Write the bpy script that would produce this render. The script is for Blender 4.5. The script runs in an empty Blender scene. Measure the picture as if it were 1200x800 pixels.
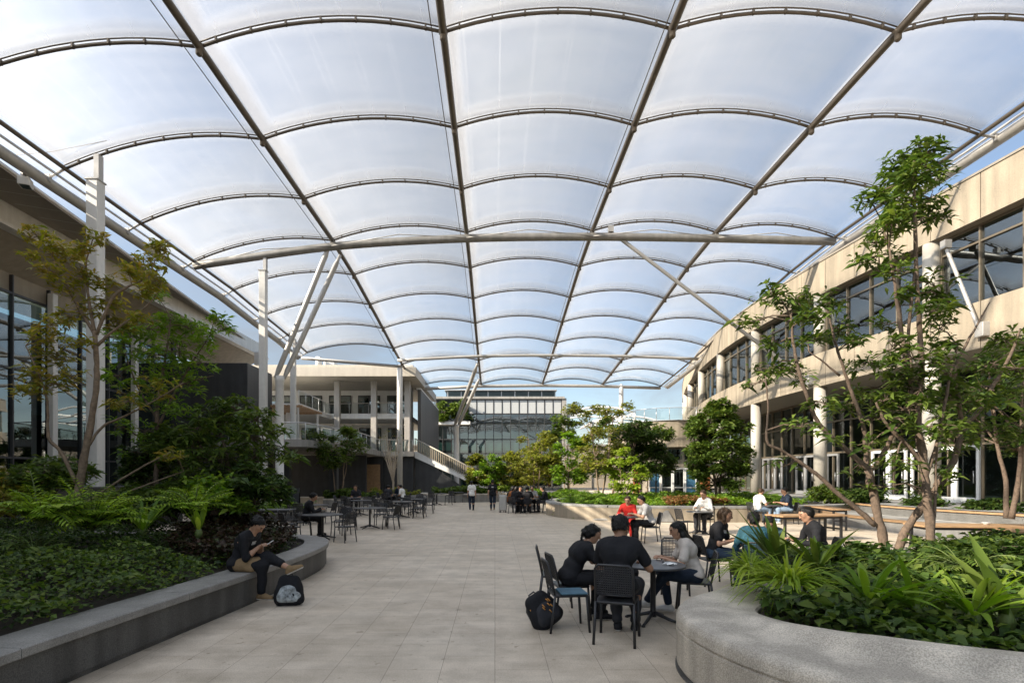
import bpy, math, random
import numpy as np
from mathutils import Vector, Matrix

random.seed(11)
rng = np.random.default_rng(11)
SC = bpy.context.scene
COL = SC.collection
R = math.radians
CAMH, F, VX, VY = 1.9, 650.0, 580.0, 558.0


def P(x, y, d):
    """point at depth d seen at photo pixel (x, y)"""
    return Vector(((x - VX) / F * d, d, CAMH + (VY - y) / F * d))


# ------------------------------------------------------------------ materials
MATS = {}


def nodes(m):
    m.use_nodes = True
    nt = m.node_tree
    nt.nodes.clear()
    return nt, nt.nodes, nt.links


def ramp(N, stops, interp='LINEAR'):
    r = N.new('ShaderNodeValToRGB')
    r.color_ramp.interpolation = interp
    els = r.color_ramp.elements
    while len(els) > len(stops):
        els.remove(els[-1])
    while len(els) < len(stops):
        els.new(0.5)
    for e, (p, c) in zip(els, stops):
        e.position = p
        e.color = (*c, 1) if len(c) == 3 else c
    return r


def surf(name, col, rough=0.6, metal=0.0, var=0.12, scale=6.0, bump=0.1, bscale=60.0, spec=0.4, fine=0.0, fscale=300.0, coat=0.0, stain=0.0):
    """Principled with noise-driven colour variation, fine speckle, streak stains and bump."""
    if name in MATS:
        return MATS[name]
    m = bpy.data.materials.new(name)
    nt, N, L = nodes(m)
    out = N.new('ShaderNodeOutputMaterial')
    b = N.new('ShaderNodeBsdfPrincipled')
    L.new(b.outputs[0], out.inputs[0])
    tc = N.new('ShaderNodeTexCoord')
    n1 = N.new('ShaderNodeTexNoise')
    n1.inputs['Scale'].default_value = scale
    n1.inputs['Detail'].default_value = 6
    n1.inputs['Roughness'].default_value = 0.68
    L.new(tc.outputs['Object'], n1.inputs['Vector'])
    lo = tuple(c * (1 - var) for c in col)
    hi = tuple(min(1, c * (1 + var)) for c in col)
    r1 = ramp(N, [(0.3, lo), (0.7, hi)])
    L.new(n1.outputs['Fac'], r1.inputs[0])
    colout = r1.outputs[0]
    if fine:
        n2 = N.new('ShaderNodeTexNoise')
        n2.inputs['Scale'].default_value = fscale
        n2.inputs['Detail'].default_value = 2
        L.new(tc.outputs['Object'], n2.inputs['Vector'])
        r2 = ramp(N, [(0.35, (1 - fine,) * 3), (0.65, (1 + fine * 0.6,) * 3)])
        L.new(n2.outputs['Fac'], r2.inputs[0])
        mx = N.new('ShaderNodeMix')
        mx.data_type = 'RGBA'
        mx.blend_type = 'MULTIPLY'
        mx.inputs['Factor'].default_value = 1
        L.new(colout, mx.inputs['A'])
        L.new(r2.outputs[0], mx.inputs['B'])
        colout = mx.outputs['Result']
    if stain:
        mp = N.new('ShaderNodeMapping')
        mp.inputs['Scale'].default_value = (1.3, 1.3, 0.12)
        L.new(tc.outputs['Object'], mp.inputs[0])
        n3 = N.new('ShaderNodeTexNoise')
        n3.inputs['Scale'].default_value = 2.2
        n3.inputs['Detail'].default_value = 7
        L.new(mp.outputs[0], n3.inputs['Vector'])
        r3 = ramp(N, [(0.42, (1 - stain,) * 3), (0.62, (1, 1, 1))])
        L.new(n3.outputs['Fac'], r3.inputs[0])
        mx2 = N.new('ShaderNodeMix')
        mx2.data_type = 'RGBA'
        mx2.blend_type = 'MULTIPLY'
        mx2.inputs['Factor'].default_value = 1
        L.new(colout, mx2.inputs['A'])
        L.new(r3.outputs[0], mx2.inputs['B'])
        colout = mx2.outputs['Result']
    L.new(colout, b.inputs['Base Color'])
    b.inputs['Metallic'].default_value = metal
    b.inputs['Specular IOR Level'].default_value = spec
    if coat:
        b.inputs['Coat Weight'].default_value = coat
    rr = N.new('ShaderNodeMapRange')
    rr.inputs['To Min'].default_value = max(0.02, rough - 0.12)
    rr.inputs['To Max'].default_value = min(1, rough + 0.12)
    L.new(n1.outputs['Fac'], rr.inputs['Value'])
    L.new(rr.outputs[0], b.inputs['Roughness'])
    if bump:
        nb = N.new('ShaderNodeTexNoise')
        nb.inputs['Scale'].default_value = bscale
        nb.inputs['Detail'].default_value = 4
        L.new(tc.outputs['Object'], nb.inputs['Vector'])
        bm = N.new('ShaderNodeBump')
        bm.inputs['Strength'].default_value = bump
        bm.inputs['Distance'].default_value = 0.02
        L.new(nb.outputs['Fac'], bm.inputs['Height'])
        L.new(bm.outputs[0], b.inputs['Normal'])
    MATS[name] = m
    return m


def leaf_mat(name, cols, trans=0.35, rough=0.52):
    """cols: 3 colours picked per leaf (random per island); thin translucent leaf."""
    m = bpy.data.materials.new(name)
    nt, N, L = nodes(m)
    out = N.new('ShaderNodeOutputMaterial')
    b = N.new('ShaderNodeBsdfPrincipled')
    geo = N.new('ShaderNodeNewGeometry')
    stops = [(i / (len(cols) - 1), c) for i, c in enumerate(cols)]
    r = ramp(N, stops)
    L.new(geo.outputs['Random Per Island'], r.inputs[0])
    tc = N.new('ShaderNodeTexCoord')
    n = N.new('ShaderNodeTexNoise')
    n.inputs['Scale'].default_value = 1.1
    n.inputs['Detail'].default_value = 3
    L.new(tc.outputs['Object'], n.inputs['Vector'])
    hs = N.new('ShaderNodeHueSaturation')
    mr = N.new('ShaderNodeMapRange')
    mr.inputs['From Min'].default_value = 0.3
    mr.inputs['From Max'].default_value = 0.7
    mr.inputs['To Min'].default_value = 0.75
    mr.inputs['To Max'].default_value = 1.3
    L.new(n.outputs['Fac'], mr.inputs['Value'])
    L.new(mr.outputs[0], hs.inputs['Value'])
    L.new(r.outputs[0], hs.inputs['Color'])
    L.new(hs.outputs[0], b.inputs['Base Color'])
    b.inputs['Roughness'].default_value = rough
    b.inputs['Specular IOR Level'].default_value = 0.26
    t = N.new('ShaderNodeBsdfTranslucent')
    g = N.new('ShaderNodeHueSaturation')
    g.inputs['Saturation'].default_value = 1.1
    g.inputs['Value'].default_value = 1.5
    L.new(hs.outputs[0], g.inputs['Color'])
    L.new(g.outputs[0], t.inputs[0])
    mx = N.new('ShaderNodeMixShader')
    mx.inputs[0].default_value = trans
    L.new(b.outputs[0], mx.inputs[1])
    L.new(t.outputs[0], mx.inputs[2])
    L.new(mx.outputs[0], out.inputs[0])
    MATS[name] = m
    return m


def schlick(N, L, f0, top):
    """mirror share of a thin sheet: f0 face on, rising to top at grazing view; the same from both sides"""
    lw = N.new('ShaderNodeLayerWeight')
    lw.inputs['Blend'].default_value = 0.5
    pw = N.new('ShaderNodeMath')
    pw.operation = 'POWER'
    pw.inputs[1].default_value = 5
    L.new(lw.outputs['Facing'], pw.inputs[0])
    ma = N.new('ShaderNodeMath')
    ma.operation = 'MULTIPLY_ADD'
    L.new(pw.outputs[0], ma.inputs[0])
    ma.inputs[1].default_value = top - f0
    ma.inputs[2].default_value = f0
    return ma


def glass_mat(name, tint=(0.25, 0.32, 0.33), refl=1.0, base=0.06):
    """architectural pane: tinted see-through plus a mirror reflection that grows at grazing angles."""
    m = bpy.data.materials.new(name)
    nt, N, L = nodes(m)
    out = N.new('ShaderNodeOutputMaterial')
    tr = N.new('ShaderNodeBsdfTransparent')
    tr.inputs[0].default_value = (*tint, 1)
    gl = N.new('ShaderNodeBsdfGlossy')
    gl.inputs['Roughness'].default_value = 0.015
    gl.inputs['Color'].default_value = (0.86 * refl, 0.93 * refl, 0.95 * refl, 1)
    ad = schlick(N, L, 0.04 + base, 0.9)
    tc = N.new('ShaderNodeTexCoord')
    nb = N.new('ShaderNodeTexNoise')
    nb.inputs['Scale'].default_value = 0.6
    L.new(tc.outputs['Object'], nb.inputs['Vector'])
    bm = N.new('ShaderNodeBump')
    bm.inputs['Strength'].default_value = 0.05
    bm.inputs['Distance'].default_value = 0.05
    L.new(nb.outputs['Fac'], bm.inputs['Height'])
    L.new(bm.outputs[0], gl.inputs['Normal'])
    mx = N.new('ShaderNodeMixShader')
    L.new(ad.outputs[0], mx.inputs[0])
    L.new(tr.outputs[0], mx.inputs[1])
    L.new(gl.outputs[0], mx.inputs[2])
    L.new(mx.outputs[0], out.inputs[0])
    MATS[name] = m
    return m


# ------------------------------------------------------------------ objects
def tag(o, label=None, cat=None, group=None, kind=None):
    if label:
        o['label'] = label
    if cat:
        o['category'] = cat
    if group:
        o['group'] = group
    if kind:
        o['kind'] = kind
    return o


def thing(name, label, cat, loc=(0, 0, 0), rz=0.0, group=None):
    o = bpy.data.objects.new(name, None)
    o.empty_display_size = 0.3
    COL.objects.link(o)
    o.location = loc
    o.rotation_euler = (0, 0, rz)
    return tag(o, label, cat, group)


def np_mesh(name, V, faces_list, mats, parent=None, midx=None, smooth=False, offset=None, uv=None):
    """faces_list: list of int arrays (n,k). One mesh object, linked and parented."""
    V = np.asarray(V, dtype=np.float32).reshape(-1, 3)
    if offset is not None:
        V = V - np.asarray(offset, dtype=np.float32)
    me = bpy.data.meshes.new(name)
    faces_list = [np.asarray(f, dtype=np.int32) for f in faces_list if len(f)]
    tot = [np.full(len(f), f.shape[1], dtype=np.int32) for f in faces_list]
    totals = np.concatenate(tot)
    loops = np.concatenate([f.ravel() for f in faces_list])
    starts = np.concatenate([[0], np.cumsum(totals)[:-1]]).astype(np.int32)
    me.vertices.add(len(V))
    me.vertices.foreach_set('co', V.ravel())
    me.loops.add(len(loops))
    me.loops.foreach_set('vertex_index', loops)
    me.polygons.add(len(totals))
    me.polygons.foreach_set('loop_start', starts)
    me.polygons.foreach_set('loop_total', totals)
    if midx is not None:
        me.polygons.foreach_set('material_index', np.asarray(midx, dtype=np.int32))
    if smooth:
        me.polygons.foreach_set('use_smooth', np.ones(len(totals), dtype=bool))
    if uv is not None:
        ul = me.uv_layers.new(name='UVMap')
        ul.data.foreach_set('uv', np.asarray(uv, dtype=np.float32)[loops].ravel())
    me.update(calc_edges=True)
    me.validate()
    for m in (mats if isinstance(mats, (list, tuple)) else [mats]):
        me.materials.append(m)
    o = bpy.data.objects.new(name, me)
    COL.objects.link(o)
    if parent is not None:
        o.parent = parent
    return o


class MB:
    """collects boxes, tubes and lofts; build() links them as ONE mesh object"""

    def __init__(s):
        s.v, s.f, s.m, s.sm = [], [], [], []

    def add(s, vs, fs, m=0, sm=False):
        o = len(s.v)
        s.v.extend([tuple(v) for v in vs])
        for f in fs:
            s.f.append([i + o for i in f])
            s.m.append(m)
            s.sm.append(sm)
        return s

    def box(s, c, d, rz=0.0, m=0, bev=0.0):
        """c centre, d full size; small chamfer bev on the vertical and top edges"""
        hx, hy, hz = d[0] / 2, d[1] / 2, d[2] / 2
        ca, sa = math.cos(rz), math.sin(rz)

        def T(x, y, z):
            return (c[0] + x * ca - y * sa, c[1] + x * sa + y * ca, c[2] + z)
        if bev <= 0:
            vs = [T(x, y, z) for z in (-hz, hz) for x, y in ((-hx, -hy), (hx, -hy), (hx, hy), (-hx, hy))]
            s.add(vs, [(3, 2, 1, 0), (4, 5, 6, 7), (0, 1, 5, 4), (1, 2, 6, 5), (2, 3, 7, 6), (3, 0, 4, 7)], m)
            return s
        b = min(bev, hx * .9, hy * .9, hz * .9)
        prof = [(hx - b, hy, 0), (hx, hy - b, 0)]
        ring = []
        for sx, sy, sw in ((1, 1, 0), (1, -1, 1), (-1, -1, 0), (-1, 1, 1)):
            a = [(sx * (hx - b), sy * hy), (sx * hx, sy * (hy - b))]
            ring += a if not sw else a[::-1]
        ring = ring[::-1]
        n = 8
        vs = []
        for z, k in ((-hz, b), (-hz + b, 0), (hz - b, 0), (hz, b)):
            for x, y in ring:
                vs.append(T(x - math.copysign(k * 0.9, x) if k else x, y - math.copysign(k * 0.9, y) if k else y, z))
        fs = [tuple(range(n - 1, -1, -1)), tuple(range(3 * n, 4 * n))]
        for r in range(3):
            for i in range(n):
                j = (i + 1) % n
                fs.append((r * n + i, r * n + j, (r + 1) * n + j, (r + 1) * n + i))
        s.add(vs, fs, m)
        return s

    def tube(s, pts, r, n=8, m=0, cap=True, sm=True):
        """round bar along points; r is one radius or one per point"""
        pts = [Vector(p) for p in pts]
        k = len(pts)
        rs = r if isinstance(r, (list, tuple)) else [r] * k
        vs = []
        prev = None
        for i, p in enumerate(pts):
            t = (pts[min(i + 1, k - 1)] - pts[max(i - 1, 0)])
            if t.length < 1e-9:
                t = Vector((0, 0, 1))
            t.normalize()
            if prev is None:
                up = Vector((0, 0, 1)) if abs(t.z) < 0.9 else Vector((1, 0, 0))
                a = t.cross(up).normalized()
            else:
                a = prev - t * prev.dot(t)
                a = a.normalized() if a.length > 1e-6 else t.orthogonal().normalized()
            prev = a
            b = t.cross(a)
            for j in range(n):
                w = 2 * math.pi * j / n
                vs.append(p + a * (math.cos(w) * rs[i]) + b * (math.sin(w) * rs[i]))
        fs = []
        for i in range(k - 1):
            for j in range(n):
                q = (j + 1) % n
                fs.append((i * n + j, i * n + q, (i + 1) * n + q, (i + 1) * n + j))
        s.add(vs, fs, m, sm)
        if cap:
            o = len(s.v) - len(vs)
            s.f.append([o + j for j in range(n - 1, -1, -1)])
            s.f.append([o + (k - 1) * n + j for j in range(n)])
            s.m += [m, m]
            s.sm += [False, False]
        return s

    def lathe(s, c, prof, n=24, m=0, sm=True):
        """prof: (radius, z) from bottom to top, about a vertical axis through c"""
        vs = []
        for r_, z in prof:
            for j in range(n):
                w = 2 * math.pi * j / n
                vs.append((c[0] + r_ * math.cos(w), c[1] + r_ * math.sin(w), c[2] + z))
        fs = []
        for i in range(len(prof) - 1):
            for j in range(n):
                q = (j + 1) % n
                fs.append((i * n + j, i * n + q, (i + 1) * n + q, (i + 1) * n + j))
        s.add(vs, fs, m, sm)
        o = len(s.v) - len(vs)
        s.f.append([o + j for j in range(n - 1, -1, -1)])
        s.f.append([o + (len(prof) - 1) * n + j for j in range(n)])
        s.m += [m, m]
        s.sm += [False, False]
        return s

    def prism(s, poly, z0, z1, m=0):
        """poly: counter-clockwise plan points"""
        n = len(poly)
        vs = [(x, y, z0) for x, y in poly] + [(x, y, z1) for x, y in poly]
        fs = [tuple(range(n - 1, -1, -1)), tuple(range(n, 2 * n))]
        for i in range(n):
            j = (i + 1) % n
            fs.append((i, j, n + j, n + i))
        return s.add(vs, fs, m)

    def sweep(s, path, prof, closed=False, m=0, sm=False, capends=True):
        """prof: list of (offset to the right of the path, z) per path point (list of lists or one list)"""
        k = len(path)
        vs = []
        pr = prof if isinstance(prof[0], list) else [prof] * k
        n = len(pr[0])
        for i, p in enumerate(path):
            if closed:
                a, b = path[(i - 1) % k], path[(i + 1) % k]
            else:
                a, b = path[max(i - 1, 0)], path[min(i + 1, k - 1)]
            t = Vector((b[0] - a[0], b[1] - a[1]))
            t.normalize()
            nx, ny = t.y, -t.x
            for o, z in pr[i]:
                vs.append((p[0] + nx * o, p[1] + ny * o, z))
        fs = []
        for i in range(k if closed else k - 1):
            q = (i + 1) % k
            for j in range(n - 1):
                fs.append((i * n + j, q * n + j, q * n + j + 1, i * n + j + 1))
        s.add(vs, fs, m, sm)
        return s

    def build(s, name, mats, parent=None, world=True, autosmooth=False):
        me = bpy.data.meshes.new(name)
        off = Vector((0, 0, 0))
        if parent is not None and world:
            inv = parent_world(parent).inverted()
            vs = [tuple(inv @ Vector(v)) for v in s.v]
        else:
            vs = s.v
        me.from_pydata(vs, [], s.f)
        me.polygons.foreach_set('material_index', s.m)
        me.polygons.foreach_set('use_smooth', s.sm)
        for mm in (mats if isinstance(mats, (list, tuple)) else [mats]):
            me.materials.append(mm)
        me.update()
        o = bpy.data.objects.new(name, me)
        COL.objects.link(o)
        if parent is not None:
            o.parent = parent
        return o


def parent_world(p):
    m = Matrix.Translation(p.location) @ p.rotation_euler.to_matrix().to_4x4() @ Matrix.Diagonal((*p.scale, 1))
    return parent_world(p.parent) @ m if p.parent else m


def copy_tree(o, parent=None):
    c = o.copy()
    COL.objects.link(c)
    c.parent = parent
    for ch in list(o.children):
        copy_tree(ch, c)
    return c


def spline(pts, n=8, closed=False):
    """Catmull-Rom through points (any dimension)"""
    pts = [np.array(p, dtype=float) for p in pts]
    k = len(pts)
    out = []
    for i in range(k if closed else k - 1):
        if closed:
            p0, p1, p2, p3 = (pts[(i + d) % k] for d in (-1, 0, 1, 2))
        else:
            p1, p2 = pts[i], pts[i + 1]
            p0 = pts[i - 1] if i > 0 else 2 * p1 - p2
            p3 = pts[i + 2] if i + 2 < k else 2 * p2 - p1
        for j in range(n):
            t = j / n
            out.append(0.5 * ((2 * p1) + (-p0 + p2) * t + (2 * p0 - 5 * p1 + 4 * p2 - p3) * t * t + (-p0 + 3 * p1 - 3 * p2 + p3) * t ** 3))
    if not closed:
        out.append(pts[-1])
    return out


# ------------------------------------------------------------------ foliage
def unit(a):
    return a / np.maximum(np.linalg.norm(a, axis=-1, keepdims=True), 1e-9)


def rand_dirs(n, zlo=-1.0, zhi=1.0):
    z = rng.uniform(zlo, zhi, n)
    a = rng.uniform(0, 2 * math.pi, n)
    r_ = np.sqrt(np.maximum(0, 1 - z * z))
    return np.stack([r_ * np.cos(a), r_ * np.sin(a), z], 1)


def blades(Pt, D, L, W, n=2, droop=0.25, fold=0.25, peak=0.45, roll=0.0, base=0.25):
    """leaf blades: start Pt, direction D, length L, width W, n segments, bending down by droop. -> V, faces"""
    N = len(Pt)
    D = unit(D)
    L = np.broadcast_to(L, (N,))
    W = np.broadcast_to(W, (N,))
    droop = np.broadcast_to(droop, (N,))
    up = np.tile(np.array([0, 0, 1.0]), (N, 1))
    vert = np.abs(D[:, 2]) > 0.97
    up[vert] = np.array([1.0, 0, 0])
    S = unit(np.cross(D, up))
    U = np.cross(S, D)
    if roll:
        a = rng.normal(0, roll, N)[:, None]
        S, U = S * np.cos(a) + U * np.sin(a), U * np.cos(a) - S * np.sin(a)
    V = np.zeros((N, n + 1, 3, 3))
    for i in range(n + 1):
        t = i / n
        c = Pt + D * (L * t)[:, None]
        c = c + np.array([0, 0, -1.0]) * (droop * L * t * t)[:, None]
        if t <= peak:
            w = base + (1 - base) * math.sin(t / peak * math.pi / 2)
        else:
            w = math.cos((t - peak) / (1 - peak) * math.pi / 2)
        w = max(w, 0.04)
        V[:, i, 0] = c - S * (W * w / 2)[:, None] + U * (W * w * fold / 2)[:, None]
        V[:, i, 1] = c
        V[:, i, 2] = c + S * (W * w / 2)[:, None] + U * (W * w * fold / 2)[:, None]
    per = (n + 1) * 3
    base_i = (np.arange(N) * per)[:, None]
    f = []
    for i in range(n):
        for j in range(2):
            q = np.array([i * 3 + j, i * 3 + j + 1, (i + 1) * 3 + j + 1, (i + 1) * 3 + j])
            f.append(base_i + q)
    return V.reshape(-1, 3), np.concatenate(f, 0)


def merge(parts):
    Vs, Fs, o = [], [], 0
    for V, f in parts:
        Vs.append(V)
        Fs.append(f + o)
        o += len(V)
    return np.concatenate(Vs), np.concatenate(Fs)


def whorls(tips, dirs, per, L, W, spread=0.9, droop=0.35, n=2, lj=0.3):
    """a rosette of `per` leaves at each twig tip, opening around dirs"""
    T = np.repeat(tips, per, 0)
    D = np.repeat(dirs, per, 0)
    d = unit(D * (1 - spread) + rand_dirs(len(T), -0.35, 0.8) * spread + np.array([0, 0, 0.05]))
    T = T + rng.normal(0, 0.035, T.shape) * (L / 0.16)
    LL = L * (1 + rng.normal(0, lj, len(T)).clip(-0.6, 0.7))
    return blades(T, d, LL, LL / L * W, n=n, droop=droop, roll=0.5)


def make_tree(name, label, cat, base, trunks, clusters, leaf, bark, group=None, per=9, L=0.16, W=0.05, droop=0.35,
              tip_density=1.0, twig=0.006, nseg=2, spread=0.9, thick=1.0):
    """trunks: list of [(point, radius), ...]; clusters: (centre, (rx,ry,rz), n_tips).
    Every leafy tip is tied to the nearest limb by a bent twig."""
    t = thing(name, label, cat, base, 0, group)
    mb = MB()
    skel = []
    for br in trunks:
        pts = spline([tuple(p) + (r_,) for p, r_ in br], 5)
        pp = [Vector(q[:3]) for q in pts]
        for i in range(1, len(pp) - 1):
            w = 0.10 * pts[i][3] + 0.004
            pp[i] += Vector((random.uniform(-w, w), random.uniform(-w, w), 0))
        mb.tube(pp, [max(0.004, q[3] * thick * random.uniform(0.9, 1.1)) for q in pts], n=10 if br[0][1] > 0.05 else 6)
        skel += pp[1:]
    SK = np.array([tuple(q) for q in skel])
    tips, dirs = [], []
    for c, rad, n in clusters:
        c = np.array(tuple(c))
        n = max(1, int(n * tip_density))
        d = rand_dirs(n)
        rr = rng.uniform(0.25, 1.0, n) ** 0.6
        q = c + d * rr[:, None] * np.array(rad)
        dist = np.linalg.norm(SK[None] - c, axis=2)[0]
        a = SK[np.argmin(dist)]
        # one limb from the skeleton to the cluster, twigs inside
        mid = (a + c) / 2 + np.array([0, 0, 0.12 * np.linalg.norm(c - a)])
        if np.linalg.norm(c - a) > 0.05:
            mb.tube([a, mid, c], [twig * 2.6, twig * 2.0, twig * 1.4], n=5, cap=False)
        for qq in q[: min(n, 26)]:
            m2 = (c + qq) / 2 + rng.normal(0, 0.03, 3)
            mb.tube([c, m2, qq], [twig * 1.2, twig, twig * 0.6], n=4, cap=False)
        tips.append(q)
        dirs.append(unit((q - c) + np.array([0, 0, 0.1])))
    tips = np.concatenate(tips)
    dirs = np.concatenate(dirs)
    mb.build('trunk', bark, t)
    V, f = whorls(tips, dirs, per, L, W, spread=spread, droop=droop, n=nseg)
    np_mesh('crown', V, [f], leaf, t, smooth=False, offset=base)
    return t


def auto_tree(name, label, cat, base, h, cr, leaf, bark, group=None, stems=1, n_cl=26, tips=22, per=8, L=0.16, W=0.06,
              crown0=0.35, trunk_r=0.06, shape='round', lean=0.0, droop=0.3, tip_r=0.5):
    """a whole tree: stems, limbs and a crown of clusters in a round / tall / spreading envelope"""
    bx, by, bz = base
    trunks, cl = [], []
    for s in range(stems):
        ang = random.uniform(0, 6.28)
        off = 0.0 if stems == 1 else 0.25 * cr
        x0, y0 = bx + 0.25 * off * math.cos(ang), by + 0.25 * off * math.sin(ang)
        x1, y1 = bx + off * 1.6 * math.cos(ang) + lean * h, by + off * 1.6 * math.sin(ang)
        pts = []
        for i in range(5):
            k = i / 4
            pts.append(((x0 + (x1 - x0) * k + random.uniform(-.05, .05) * cr, y0 + (y1 - y0) * k + random.uniform(-.05, .05) * cr,
                         bz + h * 0.86 * k), trunk_r * (1 - 0.8 * k)))
        trunks.append(pts)
    for i in range(n_cl):
        k = random.random()
        z = crown0 + (1 - crown0) * k
        if shape == 'round':
            e = math.sqrt(max(0.05, 1 - (2 * k - 0.9) ** 2 * 0.9))
        elif shape == 'tall':
            e = 0.55 + 0.45 * math.sin(math.pi * (0.15 + 0.75 * k))
        else:
            e = 0.35 + 0.65 * k ** 0.7
        rr = cr * e * (0.35 + 0.65 * random.random() ** 0.5)
        a = random.uniform(0, 6.283)
        c = (bx + rr * math.cos(a) + lean * h * z, by + rr * math.sin(a), bz + h * z * random.uniform(0.93, 1.0))
        r_ = cr * tip_r * random.uniform(0.55, 1.0)
        cl.append((c, (r_, r_, r_ * 0.62), tips))
        if i % 3 == 0:
            st = trunks[i % stems]
            q = st[min(4, 1 + int(z * 2.6))][0]
            trunks.append([(q, trunk_r * 0.42), (((q[0] + c[0]) / 2, (q[1] + c[1]) / 2, (q[2] + c[2]) / 2 + 0.1), trunk_r * 0.28), (c, trunk_r * 0.12)])
    return make_tree(name, label, cat, base, trunks, cl, leaf, bark, group, per=per, L=L, W=W, droop=droop)


def in_poly(x, y, poly):
    ins = np.zeros(len(x), bool)
    n = len(poly)
    for i in range(n):
        x1, y1 = poly[i]
        x2, y2 = poly[(i + 1) % n]
        c = ((y1 > y) != (y2 > y)) & (x < (x2 - x1) * (y - y1) / ((y2 - y1) or 1e-9) + x1)
        ins ^= c
    return ins


def scatter(poly, n):
    xs, ys = [p[0] for p in poly], [p[1] for p in poly]
    out = np.zeros((0, 2))
    while len(out) < n:
        x = rng.uniform(min(xs), max(xs), n)
        y = rng.uniform(min(ys), max(ys), n)
        k = in_poly(x, y, poly)
        out = np.concatenate([out, np.stack([x[k], y[k]], 1)])
    return out[:n]


def ground_cover(name, label, poly, n, zf, leaf, L=0.09, W=0.05, layers=0.22, droop=0.4, zdir=(0.0, 0.9)):
    """low leafy mass over a bed: one object of kind stuff. zf(x, y) -> top height"""
    xy = scatter(poly, n)
    z = np.array([zf(a, b) for a, b in xy])
    bumps = 0.06 * np.sin(xy[:, 0] * 3.1 + 1.3 * np.sin(xy[:, 1] * 2.3)) + 0.05 * np.sin(xy[:, 1] * 4.3 + xy[:, 0] * 1.7)
    Pt = np.stack([xy[:, 0], xy[:, 1], z + bumps - layers * rng.random(n) ** 1.6], 1)
    D = rand_dirs(n, *zdir)
    LL = L * rng.uniform(0.6, 1.35, n)
    V, f = blades(Pt, D, LL, LL / L * W, n=2, droop=droop, roll=0.5)
    o = np_mesh(name, V, [f], leaf)
    return tag(o, label, 'ground cover', kind='stuff')


def rosette(name, label, cat, base, n, L, W, leaf, group=None, zlo=0.35, zhi=0.98, droop=0.5, seg=6, r0=0.04, peak=0.4, arch=None, rz=None):
    """a plant of strap or sword leaves rising from one crown"""
    t = thing(name, label, cat, base, 0, group)
    d = rand_dirs(n, zlo, zhi)
    Pt = np.tile(np.array(base, float), (n, 1)) + np.concatenate([d[:, :2] * r0, np.zeros((n, 1))], 1)
    LL = L * rng.uniform(0.65, 1.12, n)
    dr = droop * rng.uniform(0.4, 1.4, n)
    V, f = blades(Pt, d, LL, W * rng.uniform(0.8, 1.15, n), n=seg, droop=dr, fold=0.3, peak=peak, roll=0.15)
    np_mesh('leaves', V, [f], leaf, t, offset=base, smooth=True)
    mb = MB()
    mb.lathe((base[0], base[1], base[2] - 0.12), [(0.05, 0), (0.06, 0.10), (0.02, 0.2)], n=8)
    mb.build('stem', MATS['stem'], t)
    return t


def fern(name, label, cat, base, n, L, leaf, group=None, zlo=0.35, zhi=0.9, droop=0.55, pin=14, pl=0.16, pw=0.03):
    """arching fronds with two rows of leaflets"""
    t = thing(name, label, cat, base, 0, group)
    d = rand_dirs(n, zlo, zhi)
    LL = L * rng.uniform(0.65, 1.1, n)
    dr = droop * rng.uniform(0.5, 1.3, n)
    Pt, Dd, Ln = [], [], []
    mb = MB()
    B = np.array(base, float)
    for i in range(n):
        side = unit(np.cross(d[i], [0, 0, 1.0]))
        pts = []
        for k in range(pin + 1):
            s = k / pin
            p = B + d[i] * LL[i] * s + np.array([0, 0, -1.0]) * dr[i] * LL[i] * s * s
            pts.append(p)
            if s > 0.12:
                tan = unit(d[i] - np.array([0, 0, 2.0]) * dr[i] * s)
                w = math.sin(math.pi * (0.12 + 0.86 * s)) ** 0.7
                for sg in (-1, 1):
                    Pt.append(p)
                    Dd.append(side * sg * 0.85 + tan * 0.65 + rng.normal(0, 0.07, 3))
                    Ln.append(pl * w * rng.uniform(0.85, 1.1))
        mb.tube(pts[::2], [0.007] * (len(pts[::2]) - 1) + [0.003], n=4, cap=False)
    Ln = np.array(Ln)
    V, f = blades(np.array(Pt), np.array(Dd), Ln, np.full(len(Ln), pw), n=2, droop=0.3, fold=0.2)
    np_mesh('fronds', V, [f], leaf, t, offset=base)
    mb.build('stalks', MATS['stem'], t)
    return t


def bush(name, label, cat, base, rad, n, leaf, group=None, per=8, L=0.15, W=0.06, droop=0.35, stems=7):
    """rounded leafy shrub: several stems and leaf whorls through its volume"""
    bx, by, bz = base
    cl = []
    for i in range(n):
        d = rand_dirs(1, -0.1, 1)[0] * random.uniform(0.35, 0.85)
        c = (bx + d[0] * rad[0], by + d[1] * rad[1], bz + rad[2] * (0.12 + 0.85 * abs(d[2])))
        s = random.uniform(0.24, 0.4)
        cl.append((c, (rad[0] * s, rad[1] * s, rad[2] * s * 0.7), 14))
    tr = []
    for i in range(stems):
        c = cl[i % n][0]
        tr.append([((bx + (c[0] - bx) * .1, by + (c[1] - by) * .1, bz - 0.1), 0.018), (((bx * .5 + c[0] * .5), (by * .5 + c[1] * .5), bz + (c[2] - bz) * .6), 0.012), (c, 0.006)])
    return make_tree(name, label, cat, base, tr, cl, leaf, MATS['bark_dark'], group, per=per, L=L, W=W, droop=droop, twig=0.004)

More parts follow.
